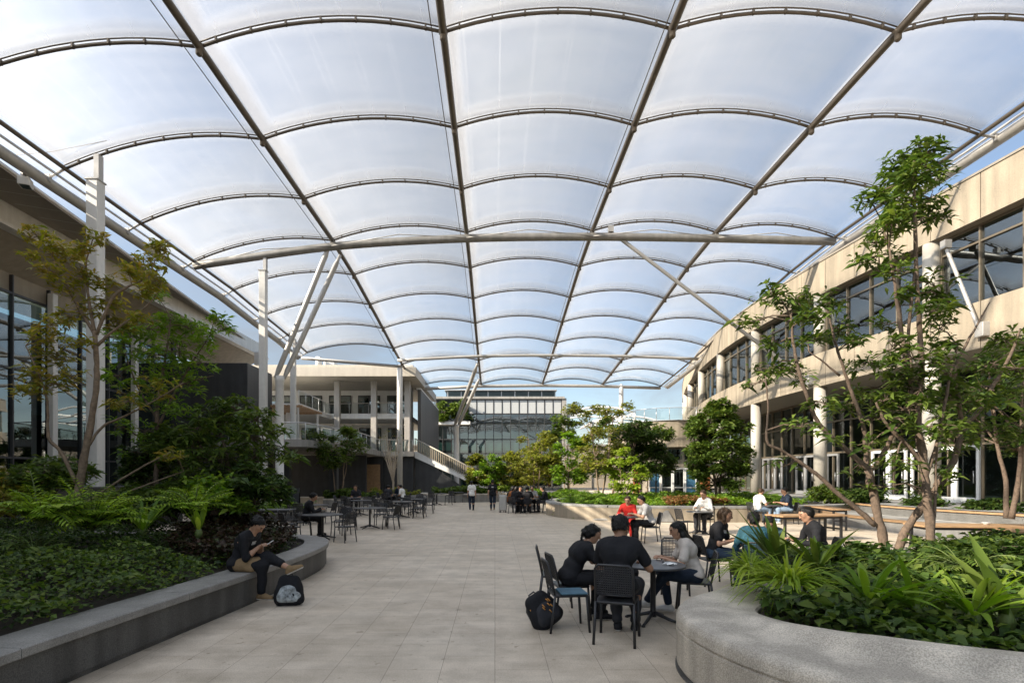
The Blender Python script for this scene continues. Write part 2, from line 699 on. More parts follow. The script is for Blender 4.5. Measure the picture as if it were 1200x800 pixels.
# ================================================================= palette
M = MATS
surf('white_steel', (0.62, 0.60, 0.56), rough=0.45, var=0.06, bump=0.02, spec=0.5, stain=0.12)
surf('dark_steel', (0.115, 0.095, 0.075), rough=0.4, metal=0.35, var=0.15, bump=0.02)
surf('grey_steel', (0.42, 0.40, 0.37), rough=0.42, metal=0.2, var=0.08, bump=0.02, stain=0.12)
surf('beam_grey', (0.235, 0.222, 0.20), rough=0.45, metal=0.2, var=0.1, bump=0.02, stain=0.2)
surf('black_metal', (0.018, 0.018, 0.02), rough=0.38, var=0.2, bump=0.02, spec=0.5)
surf('table_top_grey', (0.055, 0.056, 0.06), rough=0.35, var=0.15, bump=0.02, spec=0.5)
surf('granite', (0.255, 0.243, 0.222), rough=0.5, var=0.14, scale=2, fine=0.28, fscale=95, bump=0.05, bscale=200, stain=0.2)
surf('granite_dark', (0.105, 0.10, 0.092), rough=0.55, var=0.15, scale=3, fine=0.35, fscale=95, bump=0.1, bscale=90, stain=0.4)
surf('granite_pale', (0.53, 0.47, 0.385), rough=0.6, var=0.14, scale=1.6, fine=0.32, fscale=95, bump=0.12, bscale=90, stain=0.32)
surf('concrete_warm', (0.335, 0.28, 0.205), rough=0.75, var=0.09, scale=0.8, fine=0.12, fscale=40, bump=0.06, bscale=30, stain=0.24)
surf('concrete_grey', (0.30, 0.29, 0.27), rough=0.75, var=0.1, scale=1.2, fine=0.12, fscale=60, bump=0.06, bscale=30, stain=0.2)
surf('column_paint', (0.42, 0.385, 0.325), rough=0.5, var=0.05, bump=0.02, stain=0.1)
surf('soffit_brown', (0.25, 0.22, 0.18), rough=0.6, var=0.12, scale=2, bump=0.04)
surf('wall_beige', (0.30, 0.26, 0.205), rough=0.7, var=0.08, scale=1, bump=0.03, stain=0.15)
surf('dark_cladding', (0.045, 0.045, 0.047), rough=0.45, var=0.2, scale=1.5, bump=0.03, stain=0.2)
surf('mid_cladding', (0.11, 0.108, 0.105), rough=0.55, var=0.15, scale=1.5, bump=0.04, stain=0.2)
surf('mullion', (0.05, 0.05, 0.052), rough=0.4, metal=0.3, var=0.1, bump=0)
surf('mullion_bronze', (0.17, 0.14, 0.10), rough=0.45, metal=0.3, var=0.1, bump=0)
surf('alu', (0.5, 0.5, 0.5), rough=0.35, metal=0.6, var=0.05, bump=0)
surf('white_panel', (0.72, 0.72, 0.70), rough=0.5, var=0.04, bump=0.01, stain=0.08)
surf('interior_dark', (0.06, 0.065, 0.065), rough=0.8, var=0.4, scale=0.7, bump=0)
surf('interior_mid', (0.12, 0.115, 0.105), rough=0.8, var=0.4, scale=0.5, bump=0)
surf('timber', (0.34, 0.21, 0.11), rough=0.5, var=0.25, scale=5, bump=0.08, bscale=40)
surf('timber_orange', (0.21, 0.11, 0.05), rough=0.5, var=0.2, scale=4, bump=0.05)
surf('soil', (0.03, 0.022, 0.015), rough=0.95, var=0.4, scale=12, bump=0.4, bscale=40)
surf('bark', (0.125, 0.088, 0.062), rough=0.9, var=0.45, scale=18, bump=0.5, bscale=35)
surf('bark_pale', (0.21, 0.15, 0.10), rough=0.9, var=0.4, scale=12, bump=0.4, bscale=35)
surf('bark_white', (0.46, 0.38, 0.29), rough=0.85, var=0.2, scale=12, bump=0.3, bscale=35)
surf('bark_dark', (0.09, 0.065, 0.045), rough=0.9, var=0.3, scale=14, bump=0.5, bscale=35)
surf('stem', (0.09, 0.12, 0.03), rough=0.6, var=0.2, bump=0)
surf('blue_panel', (0.05, 0.14, 0.23), rough=0.4, var=0.15, bump=0)
surf('orange_panel', (0.36, 0.13, 0.045), rough=0.5, var=0.15, bump=0)

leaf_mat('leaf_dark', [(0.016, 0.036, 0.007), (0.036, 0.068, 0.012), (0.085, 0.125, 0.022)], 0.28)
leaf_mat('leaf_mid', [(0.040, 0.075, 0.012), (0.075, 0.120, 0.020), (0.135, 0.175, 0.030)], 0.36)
leaf_mat('leaf_bright', [(0.085, 0.17, 0.018), (0.14, 0.24, 0.026), (0.22, 0.30, 0.042)], 0.42)
leaf_mat('leaf_lime', [(0.16, 0.25, 0.022), (0.25, 0.34, 0.038), (0.36, 0.42, 0.07)], 0.42)
leaf_mat('leaf_yellow', [(0.16, 0.18, 0.022), (0.27, 0.26, 0.035), (0.33, 0.23, 0.06), (0.12, 0.165, 0.026)], 0.45)
leaf_mat('leaf_fern', [(0.17, 0.28, 0.026), (0.26, 0.38, 0.04), (0.35, 0.44, 0.06)], 0.45)
leaf_mat('leaf_olive', [(0.11, 0.135, 0.020), (0.185, 0.205, 0.030), (0.28, 0.26, 0.048)], 0.45)
leaf_mat('leaf_maroon', [(0.026, 0.018, 0.011), (0.05, 0.025, 0.015), (0.032, 0.046, 0.014)], 0.22)
leaf_mat('leaf_russet', [(0.16, 0.065, 0.03), (0.22, 0.11, 0.04), (0.12, 0.13, 0.035)], 0.35)
glass_mat('glass_block', (0.30, 0.42, 0.42), 0.8, 0.22)
glass_mat('glass_dark', (0.30, 0.37, 0.37), 0.75, 0.02)
glass_mat('glass_teal', (0.26, 0.40, 0.41), 0.75, 0.2)
glass_mat('glass_clear', (0.70, 0.78, 0.77), 0.7, 0.0)
glass_mat('glass_rail', (0.78, 0.82, 0.82), 0.6, 0.05)


def floor_material():
    m = bpy.data.materials.new('stone_paving')
    nt, N, L = nodes(m)
    out = N.new('ShaderNodeOutputMaterial')
    b = N.new('ShaderNodeBsdfPrincipled')
    L.new(b.outputs[0], out.inputs[0])
    tc = N.new('ShaderNodeTexCoord')
    mp = N.new('ShaderNodeMapping')
    mp.inputs['Rotation'].default_value = (0, 0, R(90))
    L.new(tc.outputs['Object'], mp.inputs[0])
    br = N.new('ShaderNodeTexBrick')
    br.offset = 0.5
    br.inputs['Scale'].default_value = 1
    br.inputs['Brick Width'].default_value = 0.84
    br.inputs['Row Height'].default_value = 0.53
    br.inputs['Mortar Size'].default_value = 0.0035
    br.inputs['Mortar Smooth'].default_value = 0.2
    br.inputs['Bias'].default_value = 0.0
    br.inputs['Color1'].default_value = (0.525, 0.452, 0.362, 1)
    br.inputs['Color2'].default_value = (0.54, 0.472, 0.385, 1)
    br.inputs['Mortar'].default_value = (0.30, 0.25, 0.20, 1)
    L.new(mp.outputs[0], br.inputs['Vector'])
    col = br.outputs['Color']

    def mul(col, scale, lo, hi, a, bb, detail=5, vec=None):
        n = N.new('ShaderNodeTexNoise')
        n.inputs['Scale'].default_value = scale
        n.inputs['Detail'].default_value = detail
        n.inputs['Roughness'].default_value = 0.65
        L.new(vec or tc.outputs['Object'], n.inputs['Vector'])
        r = ramp(N, [(lo, (a, a * .985, a * .96)), (hi, (bb, bb, bb))])
        L.new(n.outputs['Fac'], r.inputs[0])
        x = N.new('ShaderNodeMix')
        x.data_type = 'RGBA'
        x.blend_type = 'MULTIPLY'
        x.inputs['Factor'].default_value = 1
        L.new(col, x.inputs['A'])
        L.new(r.outputs[0], x.inputs['B'])
        return x.outputs['Result'], n
    col, n1 = mul(col, 0.33, 0.35, 0.65, 0.86, 1.08)
    col, n2 = mul(col, 2.2, 0.34, 0.6, 0.80, 1.06, 9)
    col, n3 = mul(col, 75, 0.32, 0.68, 0.78, 1.16, 3)
    # scuffs drawn out across the walkway
    mp2 = N.new('ShaderNodeMapping')
    mp2.inputs['Scale'].default_value = (0.35, 2.2, 1)
    L.new(tc.outputs['Object'], mp2.inputs[0])
    col, n4 = mul(col, 1.1, 0.40, 0.72, 0.94, 1.14, 9, mp2.outputs[0])
    # small dark spots and spills
    vo = N.new('ShaderNodeTexNoise')
    vo.inputs['Scale'].default_value = 7.0
    vo.inputs['Detail'].default_value = 2
    L.new(tc.outputs['Object'], vo.inputs['Vector'])
    rv = ramp(N, [(0.27, (0.68, 0.66, 0.63)), (0.33, (1, 1, 1))])
    L.new(vo.outputs['Fac'], rv.inputs[0])
    xv = N.new('ShaderNodeMix')
    xv.data_type = 'RGBA'
    xv.blend_type = 'MULTIPLY'
    xv.inputs['Factor'].default_value = 1
    L.new(col, xv.inputs['A'])
    L.new(rv.outputs[0], xv.inputs['B'])
    col = xv.outputs['Result']
    L.new(col, b.inputs['Base Color'])
    mr = N.new('ShaderNodeMapRange')
    mr.inputs['To Min'].default_value = 0.34
    mr.inputs['To Max'].default_value = 0.72
    L.new(n2.outputs['Fac'], mr.inputs['Value'])
    L.new(mr.outputs[0], b.inputs['Roughness'])
    b.inputs['Specular IOR Level'].default_value = 0.35
    bm = N.new('ShaderNodeBump')
    bm.inputs['Strength'].default_value = 0.35
    bm.inputs['Distance'].default_value = 0.004
    ad = N.new('ShaderNodeMath')
    ad.operation = 'MULTIPLY_ADD'
    ad.inputs[1].default_value = -1.0
    L.new(br.outputs['Fac'], ad.inputs[0])
    L.new(n3.outputs['Fac'], ad.inputs[2])
    L.new(ad.outputs[0], bm.inputs['Height'])
    L.new(bm.outputs[0], b.inputs['Normal'])
    MATS['stone_paving'] = m
    return m


def film_material():
    """clear inflated foil: mostly see-through, milky where it is clamped or welded"""
    m = bpy.data.materials.new('roof_foil')
    nt, N, L = nodes(m)
    out = N.new('ShaderNodeOutputMaterial')
    uv = N.new('ShaderNodeUVMap')
    sp = N.new('ShaderNodeSeparateXYZ')
    L.new(uv.outputs[0], sp.inputs[0])

    def mth(op, a, b=None, c=None):
        n = N.new('ShaderNodeMath')
        n.operation = op
        for i, q in enumerate((a, b, c)):
            if q is None:
                continue
            if isinstance(q, (int, float)):
                n.inputs[i].default_value = q
            else:
                L.new(q, n.inputs[i])
        return n.outputs[0]
    u, v = sp.outputs[0], sp.outputs[1]
    # welded seams: 6 lines along the cushion
    fu = mth('FRACT', mth('MULTIPLY', u, 6.0))
    ds = mth('ABSOLUTE', mth('SUBTRACT', fu, 0.5))
    seam = mth('LESS_THAN', ds, 0.017)
    # clamped borders
    eu = mth('MINIMUM', u, mth('SUBTRACT', 1.0, u))
    ev = mth('MINIMUM', v, mth('SUBTRACT', 1.0, v))

    def soft(x, w0, w1):
        n = N.new('ShaderNodeMapRange')
        n.interpolation_type = 'SMOOTHSTEP'
        n.inputs['From Min'].default_value = w0
        n.inputs['From Max'].default_value = w1
        n.inputs['To Min'].default_value = 1
        n.inputs['To Max'].default_value = 0
        L.new(x, n.inputs['Value'])
        return n.outputs[0]
    tc = N.new('ShaderNodeTexCoord')
    nz = N.new('ShaderNodeTexNoise')
    nz.inputs['Scale'].default_value = 0.55
    nz.inputs['Detail'].default_value = 4
    nz.inputs['Roughness'].default_value = 0.62
    nz.inputs['Distortion'].default_value = 0.6
    L.new(tc.outputs['Object'], nz.inputs['Vector'])
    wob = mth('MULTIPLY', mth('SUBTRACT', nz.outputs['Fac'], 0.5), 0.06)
    border = mth('MAXIMUM', soft(mth('ADD', eu, wob), 0.02, 0.075), soft(mth('ADD', ev, wob), 0.04, 0.13))
    # faint cross welds and dried streaks
    mp = N.new('ShaderNodeMapping')
    mp.inputs['Scale'].default_value = (0.25, 1.6, 1)
    L.new(tc.outputs['Object'], mp.inputs[0])
    n2 = N.new('ShaderNodeTexNoise')
    n2.inputs['Scale'].default_value = 1.3
    n2.inputs['Detail'].default_value = 4
    L.new(mp.outputs[0], n2.inputs['Vector'])
    streak = soft(n2.outputs['Fac'], 0.36, 0.6)
    streak = mth('SUBTRACT', 1.0, streak)
    # grey bands by left girder and far rib: layer reflection painted into the film
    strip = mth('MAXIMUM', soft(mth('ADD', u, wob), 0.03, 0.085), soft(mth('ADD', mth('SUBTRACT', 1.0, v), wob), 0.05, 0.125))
    fac = mth('ADD', mth('MULTIPLY', border, 0.10), 0.09)
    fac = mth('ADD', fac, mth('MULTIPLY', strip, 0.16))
    fac = mth('ADD', fac, mth('MULTIPLY', seam, 0.045))
    fac = mth('ADD', fac, mth('MULTIPLY', streak, 0.015))
    fac = mth('ADD', fac, mth('MULTIPLY', mth('SUBTRACT', nz.outputs['Fac'], 0.45), 0.06))
    fac = mth('MINIMUM', mth('MAXIMUM', fac, 0.03), 0.8)
    tr = N.new('ShaderNodeBsdfTransparent')
    tr.inputs[0].default_value = (0.95, 0.965, 0.98, 1)
    tl = N.new('ShaderNodeBsdfTranslucent')
    tl.inputs[0].default_value = (0.92, 0.91, 0.89, 1)
    df = N.new('ShaderNodeBsdfDiffuse')
    df.inputs[0].default_value = (0.8, 0.8, 0.8, 1)
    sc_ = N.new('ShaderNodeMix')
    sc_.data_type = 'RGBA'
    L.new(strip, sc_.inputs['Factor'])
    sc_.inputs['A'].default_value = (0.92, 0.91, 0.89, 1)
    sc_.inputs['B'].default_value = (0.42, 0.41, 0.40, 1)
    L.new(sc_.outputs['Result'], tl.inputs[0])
    m1 = N.new('ShaderNodeMixShader')
    m1.inputs[0].default_value = 0.3
    L.new(tl.outputs[0], m1.inputs[1])
    L.new(df.outputs[0], m1.inputs[2])
    m2 = N.new('ShaderNodeMixShader')
    L.new(fac, m2.inputs[0])
    L.new(tr.outputs[0], m2.inputs[1])
    L.new(m1.outputs[0], m2.inputs[2])
    gl = N.new('ShaderNodeBsdfGlossy')
    gl.inputs['Roughness'].default_value = 0.12
    fr = schlick(N, L, 0.02, 0.5)
    m3 = N.new('ShaderNodeMixShader')
    L.new(fr.outputs[0], m3.inputs[0])
    L.new(m2.outputs[0], m3.inputs[1])
    L.new(gl.outputs[0], m3.inputs[2])
    L.new(m3.outputs[0], out.inputs[0])
    MATS['roof_foil'] = m
    return m


floor_material()
film_material()

# ================================================================= sky, sun, camera
SUN_EL = 30.2
SUN_DIR = Vector((-0.93, -0.37, 0)).normalized() * math.cos(R(SUN_EL)) + Vector((0, 0, math.sin(R(SUN_EL))))


def build_light():
    w = bpy.data.worlds.new('World')
    SC.world = w
    w.use_nodes = True
    nt = w.node_tree
    N, L = nt.nodes, nt.links
    N.clear()
    out = N.new('ShaderNodeOutputWorld')
    bg = N.new('ShaderNodeBackground')
    sky = N.new('ShaderNodeTexSky')
    sky.sky_type = 'NISHITA'
    sky.sun_disc = False
    sky.sun_elevation = R(SUN_EL)
    sky.sun_rotation = math.atan2(SUN_DIR.x, SUN_DIR.y)
    sky.air_density = 1.0
    sky.dust_density = 1.2
    tc = N.new('ShaderNodeTexCoord')
    sp = N.new('ShaderNodeSeparateXYZ')
    L.new(tc.outputs['Generated'], sp.inputs[0])
    zz = N.new('ShaderNodeMath')
    zz.operation = 'MAXIMUM'
    L.new(sp.outputs[2], zz.inputs[0])
    zz.inputs[1].default_value = 0.0
    za = N.new('ShaderNodeMath')
    za.inputs[1].default_value = 0.16
    L.new(zz.outputs[0], za.inputs[0])
    dv = N.new('ShaderNodeVectorMath')
    dv.operation = 'DIVIDE'
    cb = N.new('ShaderNodeCombineXYZ')
    for i in range(3):
        L.new(za.outputs[0], cb.inputs[i])
    L.new(tc.outputs['Generated'], dv.inputs[0])
    L.new(cb.outputs[0], dv.inputs[1])
    n1 = N.new('ShaderNodeTexNoise')
    n1.inputs['Scale'].default_value = 1.05
    n1.inputs['Detail'].default_value = 9
    n1.inputs['Roughness'].default_value = 0.56
    n1.inputs['Distortion'].default_value = 0.5
    L.new(dv.outputs[0], n1.inputs['Vector'])
    # more cloud towards the left (sun side), clearer on the right
    gx = N.new('ShaderNodeMath')
    gx.operation = 'MULTIPLY_ADD'
    L.new(sp.outputs[0], gx.inputs[0])
    gx.inputs[1].default_value = -0.10
    L.new(n1.outputs['Fac'], gx.inputs[2])
    mr = N.new('ShaderNodeMapRange')
    mr.interpolation_type = 'SMOOTHSTEP'
    mr.inputs['From Min'].default_value = 0.38
    mr.inputs['From Max'].default_value = 0.74
    mr.inputs['To Min'].default_value = 0.15
    mr.inputs['To Max'].default_value = 0.74
    L.new(gx.outputs[0], mr.inputs['Value'])
    mx = N.new('ShaderNodeMix')
    mx.data_type = 'RGBA'
    L.new(mr.outputs[0], mx.inputs['Factor'])
    L.new(sky.outputs[0], mx.inputs['A'])
    # clouds brighten towards the sun; boost added beyond the view to light the floor
    dt = N.new('ShaderNodeVectorMath')
    dt.operation = 'DOT_PRODUCT'
    L.new(tc.outputs['Generated'], dt.inputs[0])
    dt.inputs[1].default_value = tuple(SUN_DIR)
    mz = N.new('ShaderNodeMath')
    mz.operation = 'MAXIMUM'
    mz.inputs[1].default_value = 0
    L.new(dt.outputs['Value'], mz.inputs[0])
    p2 = N.new('ShaderNodeMath')
    p2.operation = 'POWER'
    p2.inputs[1].default_value = 3.0
    L.new(mz.outputs[0], p2.inputs[0])
    m3 = N.new('ShaderNodeMath')
    m3.operation = 'MULTIPLY_ADD'
    L.new(p2.outputs[0], m3.inputs[0])
    m3.inputs[1].default_value = GLOW
    m3.inputs[2].default_value = CLOUD
    cc = N.new('ShaderNodeCombineXYZ')
    for i in range(3):
        L.new(m3.outputs[0], cc.inputs[i])
    tint = N.new('ShaderNodeVectorMath')
    tint.operation = 'MULTIPLY'
    tint.inputs[1].default_value = (0.93, 1.0, 1.09)
    L.new(cc.outputs[0], tint.inputs[0])
    L.new(tint.outputs[0], mx.inputs['B'])
    L.new(mx.outputs['Result'], bg.inputs[0])
    bg.inputs[1].default_value = 0.066
    L.new(bg.outputs[0], out.inputs[0])
    sd = bpy.data.lights.new('sun', 'SUN')
    sd.energy = 4.4
    sd.angle = R(0.5)
    sd.color = (1.0, 0.88, 0.72)
    so = bpy.data.objects.new('sun', sd)
    COL.objects.link(so)
    so.location = (-40, -20, 40)
    so.rotation_euler = (-SUN_DIR).to_track_quat('-Z', 'Y').to_euler()


CLOUD = 2.1
GLOW = 31.0
build_light()
cd = bpy.data.cameras.new('camera')
cam = bpy.data.objects.new('camera', cd)
COL.objects.link(cam)
cam.location = (0, 0, CAMH)
cam.rotation_euler = (R(90), 0, 0)
cd.sensor_width = 36
cd.lens = F / 1200 * 36
cd.shift_x = (600 - VX) / 1200
cd.shift_y = (VY - 400) / 1200
cd.clip_end = 2000
cd.clip_start = 0.05
SC.camera = cam
SC.view_settings.view_transform = 'Standard'
SC.view_settings.look = 'None'
SC.view_settings.gamma = 1
SC.view_settings.exposure = 1.72
SC.cycles.use_denoising = True
SC.cycles.max_bounces = 10
SC.cycles.diffuse_bounces = 4
SC.cycles.glossy_bounces = 4
SC.cycles.transmission_bounces = 6
SC.cycles.transparent_max_bounces = 32
SC.cycles.sample_clamp_indirect = 6
SC.cycles.caustics_reflective = False
SC.cycles.caustics_refractive = False

# ================================================================= ground
g = MB()
g.add([(-600, -300, -0.03), (600, -300, -0.03), (600, 900, -0.03), (-600, 900, -0.03)], [(0, 1, 2, 3)])
tag(g.build('ground', M['concrete_grey']), kind='structure')
g = MB()
g.add([(-40, -30, 0), (45, -30, 0), (45, 110, 0), (-40, 110, 0)], [(0, 1, 2, 3)])
tag(g.build('plaza_floor', M['stone_paving']), kind='structure')

# ================================================================= canopy
XG = [-14.8, -8.0, -1.4, 4.8, 10.9, 16.7]
HB = [10.65, 11.6, 12.0, 12.08, 12.0, 11.75]
DR = [-1.4 + 4.1 * i for i in range(15)]          # rib lines; 27.3 is the one over the cross beam


def drop(d):
    return float(np.interp(d, [0, 27.3, 31.4, 35.5, 39.6, 43.7, 47.8, 51.9, 56.0], [1, 1, .983, .947, .910, .868, .832, .803, .775]))


def dropl(d):
    return float(np.interp(d, [0, 31.4, 35.5, 39.6, 43.7, 60], [1, .99, .967, .948, .915, .85]))


def joint(i, d):
    return Vector((XG[i], d, CAMH + HB[i] * (dropl(d) if i == 0 else drop(d))))


ARCH = 0.50


def canopy():
    t = thing('canopy_roof', 'wide clear foil roof of inflated cushions on brown arched ribs over the whole plaza', 'roof', (0, 27, 14))
    nrow = lambda bay: 12 if bay == 0 else 15    # the left bay stops at the stair terrace
    for i in range(6):
        mb = MB()
        ds = DR[:12] if i == 0 else DR
        pts = [joint(i, d) for d in ds]
        mb.tube(pts, 0.105 if i not in (0, 5) else 0.075, n=10)
        if i not in (0, 5):
            mb.tube([p + Vector((-0.28, 0, -0.16)) for p in pts], 0.014, n=5)
            for p in pts:
                mb.lathe((p.x, p.y, p.z - 0.24), [(0.05, 0), (0.09, 0.04), (0.09, 0.2), (0.13, 0.22), (0.13, 0.30)], n=10)
        mb.build('girder', M['dark_steel'], t)
    for bay in range(5):
        for k, d in enumerate(DR[:nrow(bay)]):
            a, b = joint(bay, d), joint(bay + 1, d)
            mb = MB()
            n = 14
            low, top = [], []
            for q in range(n + 1):
                u = q / n
                p = a.lerp(b, u) + Vector((0, 0, ARCH * 4 * u * (1 - u)))
                low.append(p)
                top.append(p + Vector((0, -0.06, 0.075)))
            mb.tube(low, 0.045, n=8)
            mb.tube(top, 0.02, n=6)
            for q in range(1, n, 2):
                p = low[q]
                mb.box(p + Vector((0, -0.025, 0.02)), (0.045, 0.10, 0.14), 0)
            mb.build('arch_rib', M['dark_steel'], t)
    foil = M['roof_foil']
    nu, nv = 18, 12
    for bay in range(5):
        for k in range(nrow(bay) - 1):
            d0, d1 = DR[k], DR[k + 1]
            V, UV = [], []
            jit = random.uniform(0.85, 1.15)
            for layer in (0, 1):
                for iv in range(nv + 1):
                    v = iv / nv
                    d = d0 + (d1 - d0) * v
                    a = joint(bay, d0).lerp(joint(bay, d1), v)
                    b = joint(bay + 1, d0).lerp(joint(bay + 1, d1), v)
                    for iu in range(nu + 1):
                        u = iu / nu
                        p = a.lerp(b, u)
                        e = 4 * u * (1 - u)
                        sv = (4 * v * (1 - v)) ** 0.7
                        z = ARCH * e + 0.13
                        if layer == 0:
                            z -= 0.20 * sv * e ** 0.8 * jit
                            z += 0.006 * math.sin(9 * u * math.pi) * sv
                        else:
                            z += 0.05 + (0.30 * sv * e ** 0.5 + 0.10 * sv) * jit
                        V.append((p.x, p.y, p.z + z))
                        UV.append((u, v))
            fs = []
            w = nu + 1
            for layer in (0, 1):
                o = layer * w * (nv + 1)
                for iv in range(nv):
                    for iu in range(nu):
                        q = o + iv * w + iu
                        fs.append((q, q + 1, q + w + 1, q + w) if layer else (q, q + w, q + w + 1, q + 1))
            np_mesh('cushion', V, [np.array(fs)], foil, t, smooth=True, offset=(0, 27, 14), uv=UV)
    # heavy cross beam under the rib line at 27.3 m, a lighter one further on
    mb = MB()
    pts = []
    for i in range(6):
        j = joint(i, 27.3)
        pts.append(j + Vector((0, 0, -0.30 if i not in (0, 5) else -0.2)))
    mb.tube(spline(pts, 6), 0.19, n=16)
    for i in range(1, 5):
        j = joint(i, 27.3)
        mb.box(j + Vector((0, 0, -0.2)), (0.16, 0.22, 0.5))
    mb.build('cross_beam', M['beam_grey'], t)
    mb = MB()
    for i in range(5):
        a, b = joint(i, 27.3), joint(i + 1, 27.3)
        c = a.lerp(b, 0.5) + Vector((0, -0.1, -0.02))
        mb.tube([a + Vector((0, -0.2, -0.35)), c + Vector((0, 0, 0.08)), b + Vector((0, -0.2, -0.35))], 0.022, n=6)
    mb.build('tie_rod', M['grey_steel'], t)
    mb = MB()
    pts = [joint(i, 45.6) + Vector((0, 0, -0.35)) for i in range(1, 6)]
    mb.tube(spline(pts, 4), 0.12, n=10)
    mb.build('cross_beam', M['grey_steel'], t)
    # far and left end beams
    mb = MB()
    mb.tube([joint(i, 55.9) + Vector((0, 0.1, -0.2)) for i in range(1, 6)], 0.16, n=10)
    mb.tube([joint(0, 43.7) + Vector((-0.6, 0.4, -0.35)), joint(1, 47.8) + Vector((0, 0, -0.2))], 0.13, n=10)
    mb.build('end_beam', M['grey_steel'], t)
    # outer edge tubes, with short stubs and the gathered foil skirt
    for i, s, hz in ((0, -1, -0.38), (5, 1, -0.10)):
        mb = MB()
        ds = DR[:12] if i == 0 else DR
        pts = [joint(i, d) + Vector((s * 0.75, 0, hz)) for d in ds]
        mb.tube(pts, 0.19, n=14)
        for d in ds:
            j = joint(i, d)
            mb.tube([j, j + Vector((s * 0.72, 0, hz))], 0.045, n=6)
            mb.box(j + Vector((s * 0.62, 0, hz * 0.85)), (0.24, 0.12, 0.24))
        mb.tube([joint(i, d) + Vector((s * 0.45, 0, hz * 0.5 + 0.1)) for d in ds], 0.045, n=8)
        mb.build('edge_tube', M['grey_steel'], t)
        V, UV, fs = [], [], []
        for kk, d in enumerate(np.linspace(ds[0], ds[-1], 120)):
            for c in range(5):
                u = c / 4
                V.append(joint(i, d) + Vector((s * (0.04 + 0.60 * u), 0, hz * u + 0.05 - 0.10 * math.sin(math.pi * u) * (1 + 0.5 * math.sin(kk * 1.9)))))
                UV.append((0.06 + 0.02 * u, 0.3))
        for kk in range(119):
            for c in range(4):
                q = kk * 5 + c
                fs.append((q, q + 1, q + 6, q + 5))
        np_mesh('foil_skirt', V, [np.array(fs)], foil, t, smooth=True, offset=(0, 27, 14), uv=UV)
    return t


canopy()


def square_column(x, y, z1, w, label, neck=True, z0=0.0, group='white roof columns'):
    t = thing('roof_column', label, 'column', (x, y, z0), 0, group)
    mb = MB()
    mb.box((x, y, (z0 + z1 - 0.9) / 2), (w, w, z1 - 0.9 - z0), bev=0.02)
    mb.build('shaft', M['white_steel'], t)
    mb = MB()
    mb.box((x + 0.1, y, z1 - 0.45), (w * 0.5, w * 0.6, 0.9), bev=0.015)
    mb.box((x, y, z1 - 0.9), (w + 0.06, w + 0.06, 0.04))
    mb.build('head_plate', M['grey_steel'], t)
    mb = MB()
    mb.box((x, y, z0 + 0.03), (w + 0.3, w + 0.3, 0.06))
    mb.build('base_plate', M['grey_steel'], t)
    return t


square_column(-13.75, 19.1, 12.95, 0.40, 'tall white square roof column nearest the camera, behind the left trees')
square_column(-11.4, 27.3, 12.9, 0.32, 'white square roof column beside the leaning pair of struts')
square_column(-14.4, 39.6, 11.7, 0.34, 'slimmer white roof column standing on the stair terrace edge', z0=4.2)


def round_column(x, y, z1, r, label, group='white roof columns', m='white_steel', z0=0):
    t = thing('round_roof_column', label, 'column', (x, y, z0), 0, group)
    mb = MB()
    mb.lathe((x, y, z0), [(r, 0), (r, z1 - z0 - 0.35), (r * 0.6, z1 - z0 - 0.2), (r * 0.6, z1 - z0)], n=18)
    mb.build('shaft', M[m], t)
    mb = MB()
    mb.lathe((x, y, z0), [(r + 0.12, 0), (r + 0.12, 0.05), (r + 0.03, 0.06), (r + 0.03, 0.1)], n=18)
    mb.build('base_plate', M['grey_steel'], t)


round_column(-8.2, 47.8, 11.5, 0.24, 'white round roof column in front of the balcony building')
round_column(12.75, 56, 11.2, 0.22, 'thin white round roof column beyond the plaza trees')


def strut_column(base, zj, tops, r, label):
    bx, by = base
    t = thing('strut_column', label, 'column', (bx, by, 0), 0, 'branching roof columns')
    mb = MB()
    mb.lathe((bx, by, 0), [(r * 1.5, 0), (r * 1.5, 0.06), (r, 0.08), (r, zj - 0.3), (r * 1.15, zj - 0.25), (r * 1.15, zj)], n=18)
    mb.build('post', M['white_steel'], t)
    for i, tp in enumerate(tops):
        s = Vector((bx + (i - 0.5) * 0.34, by + (i - 0.5) * 0.2, zj - 0.1))
        tp = Vector(tp)
        mb = MB()
        d = tp - s
        mb.tube([s, s + d * 0.03, s + d * 0.06, s + d * 0.92, s + d * 0.95, tp], [r * 0.45, r * 0.5, r * 0.66, r * 0.66, r * 0.45, r * 0.4], n=14)
        mb.build('strut', M['grey_steel'], t)


strut_column((-10.75, 27.7), 6.9, [(-8.15, 27.4, 13.35), (-7.98, 28.6, 13.3)], 0.2, 'white pole with two long struts leaning up to the left roof girder')
strut_column((-3.9, 56), 7.1, [(-1.5, 47.8, 11.6), (-1.5, 53.0, 11.2)], 0.26, 'far white pole with two struts forking up in front of the glass block')


def brace(a, b, r, label):
    a, b = Vector(a), Vector(b)
    t = thing('roof_brace', label, 'brace', b, 0, 'diagonal roof braces')
    d = b - a
    mb = MB()
    mb.tube([a, a + d * 0.02, a + d * 0.04, a + d * 0.95, a + d * 0.97, b], [r * .5, r * .6, r, r, r * .6, r * .5], n=12)
    mb.build('pipe', M['grey_steel'], t)
    mb = MB()
    mb.box(b + Vector((0.12, 0, 0)), (0.3, 0.35, 0.5), bev=0.02)
    mb.build('bracket', M['grey_steel'], t)
    mb = MB()
    mb.box(a + Vector((0, 0, 0.1)), (0.25, 0.25, 0.3))
    mb.build('bracket', M['grey_steel'], t)


brace((5.7, 27.3, 13.95), (15.92, 28.3, 6.8), 0.09, 'long steel pipe brace falling from the cross beam to the curved facade')
brace((16.75, 20.6, 10.4), (16.85, 19.3, 7.0), 0.065, 'short steel brace across the nearest upper window of the curved facade')

